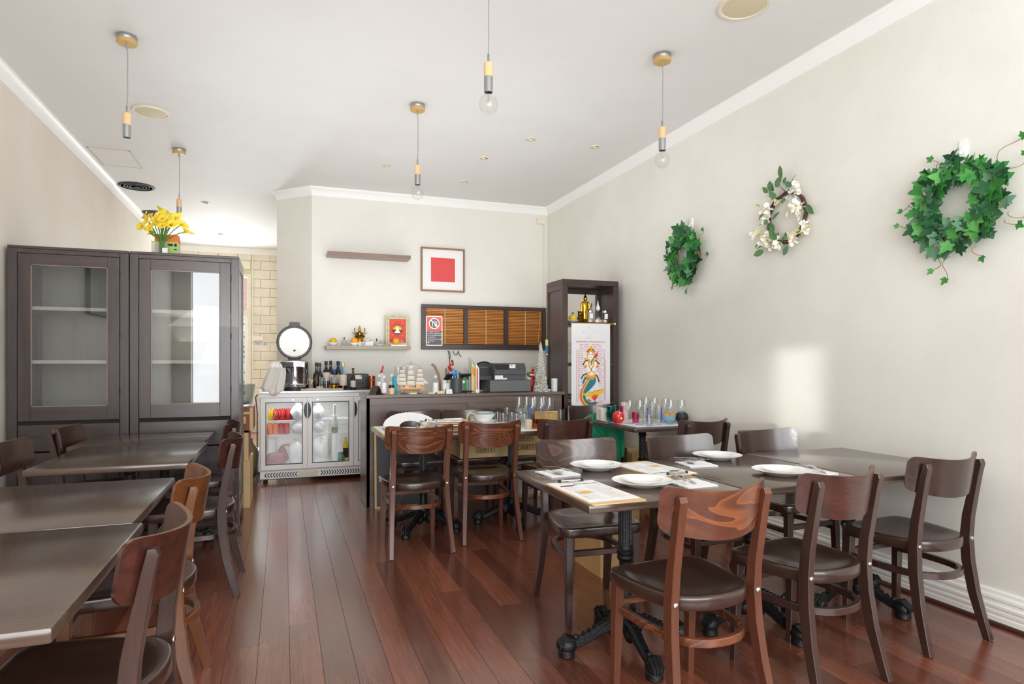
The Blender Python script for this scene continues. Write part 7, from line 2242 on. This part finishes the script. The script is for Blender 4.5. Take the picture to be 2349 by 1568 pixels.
o = lump('olive_sack', 'olive rounded sack on the floor beside the fridge end', 'sack', (-0.335, 7.15, 0.0), (0.085, 0.16, 0.42), 'olive', 51, None, 5)
MB().lathe([(0.02, 0.38), (0.03, 0.42), (0.036, 0.45), (0.0, 0.44)], n=12).build('neck', MT['olive'], o)
o = thing('metal_case', 'grey metal case lying on the passage floor behind the sack', 'case', (-0.36, 7.75, 0.0), 0.1)
MB().bx(-0.12, 0.12, -0.15, 0.15, 0.0, 0.26, 0.01).build('body', MT['brushed_steel'], o, smooth=0)
MB().bx(-0.122, 0.122, -0.152, 0.152, 0.2, 0.212).build('lid_seam', MT['charcoal_dark'], o, smooth=0)
MB().tube([(-0.05, -0.15, 0.16), (-0.05, -0.18, 0.16), (0.05, -0.18, 0.16), (0.05, -0.15, 0.16)], 0.007, 6).build('handle', MT['black_plastic'], o)
for k, (x, y, rz) in enumerate(((-0.48, 9.1, 0.5), (-0.36, 9.0, 0.3))):
    o = thing('sandal', ('dark sandal lying on the passage floor, nearer the door', 'dark sandal lying on the passage floor, nearer the fridge')[k], 'shoe', (x, y, 0), rz, 'sandals in the passage')
    MB().prism([(-0.035, -0.12), (0.03, -0.125), (0.04, -0.04), (0.036, 0.05), (0.045, 0.1), (0.02, 0.14), (-0.025, 0.135), (-0.045, 0.08), (-0.034, 0.0)], 0, 0.02).build('sole', MT['black_plastic'], o, smooth=0)
    MB().tube([(-0.042, 0.04, 0.015), (-0.02, 0.05, 0.05), (0.02, 0.05, 0.05), (0.04, 0.04, 0.015)], 0.012, 6).build('strap', MT['brick_dark'], o)
o = thing('fridge_cable', 'black cable hanging at the end of the fridge', 'cable', (fx0 - 0.012, 6.95, 0.62))
MB().tube([(0, 0, 0.3), (-0.02, 0, 0.27), (-0.012, 0, 0.2), (-0.004, 0, 0.1), (-0.006, 0, -0.62)], 0.006, 6).build('wire', MT['black_plastic'], o)

# ------------------------------------------------------------------ lilies on the cabinet
JX, JY, JZ = XY(372, 5.42), 5.42, 2.05
o = thing('glass_vase', 'square-shouldered clear glass jar of lilies on the cabinet', 'vase', (JX, JY, JZ))
MB().lathe([(0.044, 0), (0.048, 0.004), (0.048, 0.085), (0.04, 0.1), (0.04, 0.113), (0.037, 0.113), (0.037, 0.1), (0.045, 0.083), (0.045, 0.006), (0, 0.006)], n=26).build('jar', MT['clear_glass'], o)
MB().bx(0.008, 0.044, -0.0505, -0.0485, 0.02, 0.062).build('paper_label', MT['white_gloss'], o, smooth=0)


def lily_mesh():
    vs, fs = [], []
    nu, nv = 18, 8
    for j in range(nv + 1):
        t_ = j / nv
        for k in range(nu):
            a = 2 * PI * k / nu
            tip = max(0.0, math.cos(a)) ** 6
            r = 0.005 + 0.026 * t_ ** 1.5 + 0.006 * t_ ** 4
            z = 0.062 * t_ * (0.86 + 0.14 * math.cos(a)) - 0.014 * max(0, t_ - 0.75) * 4 * (1 - tip)
            vs.append(((r + tip * 0.02 * t_ ** 3) * math.cos(a), r * math.sin(a) * 0.92, z + tip * 0.004 * t_))
    nn = len(vs)
    vs += [(x * 0.93, y * 0.93, z + 0.0008) for x, y, z in vs]
    for j in range(nv):
        for k in range(nu):
            a, b = j * nu + k, j * nu + (k + 1) % nu
            fs += [(a, b, b + nu, a + nu), (nn + a, nn + a + nu, nn + b + nu, nn + b)]
    for k in range(nu):
        a, b = nv * nu + k, nv * nu + (k + 1) % nu
        fs.append((a, b, nn + b, nn + a))
    m = MB().add(vs, fs)
    return m.mesh('bloom', MT['lily_yellow'], 70)


LM = lily_mesh()
SPX = MB().tube([(0, 0, 0.006), (0.002, 0, 0.03), (0.004, 0, 0.05)], [0.003, 0.004, 0.002], 6).mesh('spadix', MT['print_gold'])
LIL = [(326, 521, -0.02), (333, 500, 0.03), (340, 508, -0.03), (347, 497, 0.02), (344, 526, -0.02), (350, 537, 0.03), (357, 505, -0.04), (366, 496, 0.02), (372, 504, -0.05), (372, 520, -0.06), (380, 498, 0.03), (384, 510, -0.02), (392, 516, -0.04), (376, 489, 0.05), (402, 502, 0.0), (415, 516, -0.03), (424, 532, 0.0), (390, 503, 0.04), (362, 516, -0.05)]
rl = random.Random(12)
LLB = {0: 'yellow calla lily sticking out farthest towards the left wall', 5: 'lowest yellow calla lily, drooping over the left side of the jar', 16: 'lowest yellow calla lily bent over towards the passage', 15: 'large yellow calla lily just above the one bent towards the passage', 14: 'yellow calla lily leaning alone towards the pendant lamp', 13: 'topmost yellow calla lily of the bouquet', 9: 'big yellow calla lily facing the room in the centre front of the bouquet'}
for i, (u, v, dy) in enumerate(LIL):
    b = at_y(u, v, JY + dy)
    o = thing('calla_lily', LLB.get(i, 'yellow calla lily in the crowded middle of the bouquet'), 'flower', (JX, JY, JZ + 0.007), 0, 'yellow calla lilies in the glass jar')
    e = b - Vector((JX, JY, JZ + 0.007))
    foot = Vector((rl.uniform(-0.022, 0.022), rl.uniform(-0.022, 0.022), 0.001))
    mid = Vector((foot.x * 0.3 + e.x * 0.14, foot.y * 0.3 + e.y * 0.2, 0.115))
    pts = []
    for q in range(9):
        t_ = q / 8
        if t_ < 0.45:
            pts.append(foot.lerp(mid, t_ / 0.45))
        else:
            w_ = (t_ - 0.45) / 0.55
            pts.append(mid.lerp(e, w_) + Vector((0, 0, 0.012 * math.sin(PI * w_))))
    MB().tube(pts, 0.0034, 6).build('stem', MT['stem_green'], o)
    out = Vector((e.x * 2.2 + rl.uniform(-0.1, 0.1), -0.35 + dy * 4 + rl.uniform(-0.2, 0.2), 0.32 + rl.uniform(-0.2, 0.15))).normalized()
    q = out.to_track_quat('Z', 'X')
    bl = put('bloom', LM, o, e - out * 0.02, (q.to_matrix() @ Euler((0, 0, rl.uniform(-0.8, 0.8) - PI / 2)).to_matrix()).to_euler())
    put('spadix', SPX, bl)
YBX = 5.56
a0, a1 = XY(347, YBX - 0.06), XY(408, YBX - 0.06)
o = thing('tea_box', 'lime green carton behind the lily jar on the cabinet', 'box', ((a0 + a1) / 2, YBX, JZ))
hw = (a1 - a0) / 2
MB().bx(-hw, hw, -0.06, 0.06, 0, 0.132, 0.001).build('carton', MT['lime_box'], o, smooth=0)
MB().bx(hw, hw + 0.0015, -0.06, 0.06, 0, 0.132).build('side_print', MT['off_white'], o, smooth=0)
MB().bx(hw * 0.2, hw * 0.62, -0.0615, -0.06, 0.1, 0.118).bx(hw * 0.72, hw * 0.92, -0.0615, -0.06, 0.098, 0.12).bx(hw * 0.7, hw * 0.92, -0.0615, -0.06, 0.07, 0.08).build('print', MT['print_black'], o, smooth=0)
MB().bx(-hw, -hw * 0.4, -0.0612, -0.06, 0.01, 0.125).build('pale_panel', MT['off_white'], o, smooth=0)
o = thing('tea_box', 'orange carton lying on the lime green carton', 'box', ((a0 + a1) / 2 + 0.008, YBX, JZ + 0.1325))
MB().prism([(-hw * 0.86, 0), (hw * 0.96, 0), (hw * 0.9, 0.058), (-hw * 0.86, 0.058)], -0.05, 0.05, FACE).build('carton', MT['orange_box'], o, smooth=0)
MB().bx(hw * 0.2, hw * 0.4, -0.0515, -0.05, 0.03, 0.042).build('print', MT['olive'], o, smooth=0)

# ------------------------------------------------------------------ wreaths on the right wall
WALL_R = Matrix(((0, 0, -1), (-1, 0, 0), (0, 1, 0)))


def on_wall(name, label, cat, y, z, grp=None, off=0.0):
    o = thing(name, label, cat, (XR - off, y, z), 0, grp)
    o.rotation_euler = WALL_R.to_euler()
    return o


def leaf_mesh(outline, mt, fold=0.16):
    vs = [(0, 0.02, 0.0), (0, 0.5, -0.03)] + [(x, y, abs(x) * fold + 0.02 * math.sin(y * 5)) for x, y in outline]
    n = len(outline)
    fs = [(1, 2 + i, 2 + (i + 1) % n) for i in range(n)]
    vs2 = [(x, y, z - 0.018) for x, y, z in vs]
    k = len(vs)
    fs2 = [(k + a, k + c, k + b) for a, b, c in fs]
    rim = [(2 + i, k + 2 + i, k + 2 + (i + 1) % n, 2 + (i + 1) % n) for i in range(n)]
    return MB().add(vs + vs2, fs + fs2 + rim).mesh('leaf', mt, 50)


IVY = [(0, 0.06), (0.18, -0.06), (0.42, 0.0), (0.36, 0.2), (0.64, 0.42), (0.5, 0.5), (0.28, 0.54), (0.2, 0.78), (0, 1.08), (-0.2, 0.78), (-0.28, 0.54), (-0.5, 0.5), (-0.64, 0.42), (-0.36, 0.2), (-0.42, 0.0), (-0.18, -0.06)]
OVAL = [(0, 0), (0.2, 0.15), (0.3, 0.4), (0.26, 0.65), (0.12, 0.88), (0, 1.0), (-0.12, 0.88), (-0.26, 0.65), (-0.3, 0.4), (-0.2, 0.15)]
IV = [leaf_mesh(IVY, MT[k]) for k in ('leaf_dark', 'leaf_mid', 'leaf_dark', 'leaf_grey', 'leaf_mid', 'leaf_light')]
OV = [leaf_mesh(OVAL, MT['leaf_olive']), leaf_mesh(OVAL, MT['leaf_grey'])]


def twig_ring(o, r, n=7, th=0.006, spread=0.018, seed=1, mt='twig', name='twig_ring'):
    rr = random.Random(seed)
    m = MB()
    for k in range(n):
        p0, p1, a0 = rr.uniform(0, 6), rr.uniform(0, 6), rr.uniform(0, 6)
        pts = []
        for q in range(41):
            a = a0 + 2 * PI * q / 40 * 0.98
            rad = r + spread * math.sin(3 * a + p0) * 0.6 + rr.uniform(-0.002, 0.002)
            pts.append((rad * math.cos(a), rad * math.sin(a), 0.022 + spread * 0.6 * math.sin(4 * a + p1)))
        m.tube(pts, th * rr.uniform(0.6, 1.0), 5)
    ob = m.build(name, MT[mt], o)
    return ob


def ivy_wreath(label, y, z, r0, r1, n, smin, smax, seed, tend, sq=1.0):
    o = on_wall('ivy_wreath', label, 'wreath', y, z)
    rr = random.Random(seed)
    twig_ring(o, (r0 + r1) / 2, 6, 0.005, 0.02, seed, 'vine_brown')
    for i in range(n):
        a = 2 * PI * (i + rr.uniform(-0.4, 0.4)) / n * 3 % (2 * PI)
        q = rr.random()
        rad = r0 + (r1 - r0) * (0.12 + 0.8 * q)
        s = rr.uniform(smin, smax)
        dirn = a - PI / 2 + (rr.gauss(0, 0.8) if q > 0.35 else PI + rr.gauss(0, 0.7))
        E_ = Euler((rr.gauss(0.2, 0.3), rr.gauss(0, 0.35), 0)).to_matrix()
        R_ = Matrix.Rotation(dirn, 3, 'Z') @ E_
        px_, py_ = rad * math.cos(a), rad * math.sin(a) * sq
        off = Vector((math.sin(dirn), -math.cos(dirn), 0)) * s * 0.45
        put('leaf', IV[rr.choice((0, 0, 1, 1, 2, 3, 4, 5))], o, (px_ + off.x, py_ + off.y, rr.uniform(0.05, 0.1)), R_.to_euler(), s)
    for (a, ra, rb_, s) in tend:
        ca, sa = math.cos(a), math.sin(a)
        bend = rr.uniform(-0.03, 0.03)
        pts = [(ca * (ra + (rb_ - ra) * t_ / 6) - sa * bend * math.sin(PI * t_ / 6), sa * (ra + (rb_ - ra) * t_ / 6) + ca * bend * math.sin(PI * t_ / 6), 0.05 + 0.02 * math.sin(t_)) for t_ in range(7)]
        MB().tube(pts, 0.0018, 5).build('tendril', MT['vine_brown'], o)
        put('leaf', IV[rr.choice((1, 4, 5))], o, (ca * rb_, sa * rb_, 0.05), (0.2, 0.1, a - PI / 2 + rr.uniform(-0.6, 0.6)), s)
    return o


ivy_wreath('largest and nearest green ivy wreath on the right wall', 2.187, 2.03, 0.07, 0.265, 215, 0.038, 0.076, 21, ((0.72, 0.24, 0.37, 0.04), (0.5, 0.25, 0.33, 0.035), (2.05, 0.22, 0.30, 0.035), (3.0, 0.24, 0.31, 0.03), (3.25, 0.25, 0.33, 0.03), (-2.0, 0.24, 0.33, 0.035), (-1.75, 0.25, 0.36, 0.04), (-0.5, 0.24, 0.3, 0.04), (-0.35, 0.24, 0.32, 0.04), (-1.2, 0.23, 0.29, 0.035)))
ivy_wreath('smallest-looking, farthest green ivy wreath on the right wall', 4.47, 2.137, 0.07, 0.24, 175, 0.042, 0.085, 33, ((0.6, 0.2, 0.29, 0.035), (2.4, 0.2, 0.27, 0.035), (3.0, 0.2, 0.28, 0.035), (-2.2, 0.2, 0.29, 0.035), (-1.5, 0.2, 0.28, 0.05), (-0.1, 0.2, 0.29, 0.04), (1.65, 0.18, 0.25, 0.06)), 1.05)
# blossom wreath
o = on_wall('blossom_wreath', 'twig wreath with white blossom and oval leaves between the two ivy wreaths', 'wreath', 3.36, 2.225)
twig_ring(o, 0.165, 9, 0.0055, 0.014, 5)
rr = random.Random(77)
for k in range(6):
    a = rr.uniform(0, 6.28)
    MB().tube([(0.165 * math.cos(a), 0.165 * math.sin(a), 0.03), (0.2 * math.cos(a + 0.15), 0.2 * math.sin(a + 0.15), 0.05), (0.235 * math.cos(a + 0.2), 0.235 * math.sin(a + 0.2), 0.055)], [0.003, 0.002, 0.001], 5).build('twig', MT['twig'], o)
MB().tube([(0.02, 0.17, 0.03), (0.06, 0.21, 0.05), (0.12, 0.255, 0.06)], [0.004, 0.003, 0.001], 5).build('twig', MT['twig'], o)
fm = MB()
for k in range(5):
    a = 2 * PI * k / 5
    ca, sa = math.cos(a), math.sin(a)
    def pt(x, y, z):
        return (x * ca - y * sa, x * sa + y * ca, z)
    fm.add([pt(0.001, 0, 0.001), pt(0.006, 0.006, 0.004), pt(0.012, 0.004, 0.006), pt(0.012, -0.004, 0.006), pt(0.006, -0.006, 0.004)], [(0, 4, 3, 2, 1)])
    fm.add([pt(0.001, 0, 0.0), pt(0.006, 0.006, 0.003), pt(0.012, 0.004, 0.005), pt(0.012, -0.004, 0.005), pt(0.006, -0.006, 0.003)], [(0, 1, 2, 3, 4)])
fm.ball((0, 0, 0.003), 0.003, 6, 4)
FM = [fm.mesh('blossom', MT['petal_white'], 0), None]
fm2 = MB()
fm2.v, fm2.f = list(fm.v), list(fm.f)
FM[1] = fm2.mesh('blossom', MT['petal_cream'], 0)
CL = ((2.75, 0.17, 0.05, 15), (3.75, 0.19, 0.05, 14), (3.35, 0.27, 0.03, 8), (-2.4, 0.2, 0.035, 10), (-1.9, 0.19, 0.04, 14), (-1.05, 0.185, 0.035, 12), (-0.55, 0.21, 0.045, 14), (0.35, 0.13, 0.055, 20), (0.95, 0.2, 0.04, 12), (-0.05, 0.14, 0.03, 7), (1.9, 0.12, 0.022, 5), (3.0, 0.16, 0.03, 8))
for a, rad, sp, n in CL:
    for i in range(int(n * 1.6)):
        x, y = rad * math.cos(a) + rr.gauss(0, sp * 0.55), rad * math.sin(a) + rr.gauss(0, sp * 0.55)
        put('blossom', FM[1 if rr.random() < 0.14 else 0], o, (x, y, rr.uniform(0.035, 0.075)), (rr.gauss(0, 0.6), rr.gauss(0, 0.6), rr.uniform(0, 6)), rr.uniform(1.1, 1.75))
for (x, y, d, s) in ((-0.10, 0.2, 0.35, 0.075), (-0.115, 0.2, -0.1, 0.075), (-0.13, 0.195, 0.6, 0.06), (-0.06, 0.215, -0.6, 0.085), (-0.08, 0.17, 1.8, 0.06), (-0.1, 0.165, -0.1, 0.07), (0.01, 0.26, 0.1, 0.085), (0.0, 0.225, -0.3, 0.045), (-0.03, 0.205, -0.5, 0.05), (0.09, 0.185, 1.0, 0.07), (0.01, 0.13, 3.0, 0.05), (-0.05, 0.14, 0.8, 0.07), (0.19, 0.04, 3.7, 0.085), (-0.12, -0.02, 1.0, 0.06), (-0.085, 0.0, -0.7, 0.07), (-0.13, -0.06, 0.1, 0.05), (-0.1, -0.09, 0.2, 0.08), (-0.045, -0.15, 0.4, 0.085), (0.01, -0.13, 2.6, 0.04), (0.045, -0.16, 0.0, 0.05), (-0.2, -0.16, 1.3, 0.08), (-0.16, -0.2, 1.9, 0.08), (0.03, -0.2, 2.5, 0.07), (-0.17, 0.06, 2.7, 0.05), (-0.09, -0.14, -0.6, 0.06)):
    put('leaf', OV[rr.random() < 0.25], o, (x, y, rr.uniform(0.04, 0.075)), (rr.uniform(-0.3, 0.5), rr.uniform(-0.4, 0.4), d), s)
MB().tube([(0.165, 0.03, 0.02), (0.182, 0.03, 0.04), (0.165, 0.03, 0.055), (0.148, 0.03, 0.04), (0.165, 0.03, 0.02)], 0.005, 6).build('pink_tie', MT['peach'], o)
for y, z, lb in ((2.2, 2.325, 'white adhesive hook holding the nearest ivy wreath'), (4.44, 2.415, 'white adhesive hook holding the farthest ivy wreath'), (3.365, 2.385, 'white adhesive hook holding the blossom wreath')):
    o = on_wall('wall_hook', lb, 'hook', y, z, 'white adhesive hooks on the right wall')
    MB().prism(rrect(-0.018, 0.018, -0.045, 0.04, 0.016), 0, 0.008).build('plate', MT['white_gloss'], o, smooth=0)
    MB().sweep([(0, 0.0, 0.008), (0, -0.02, 0.02), (0, -0.035, 0.03), (0, -0.025, 0.042)], [(0.02, 0.008), (0.018, 0.008), (0.016, 0.007), (0.012, 0.006)], Vector((1, 0, 0)), 0.2).build('hook_arm', MT['white_gloss'], o)
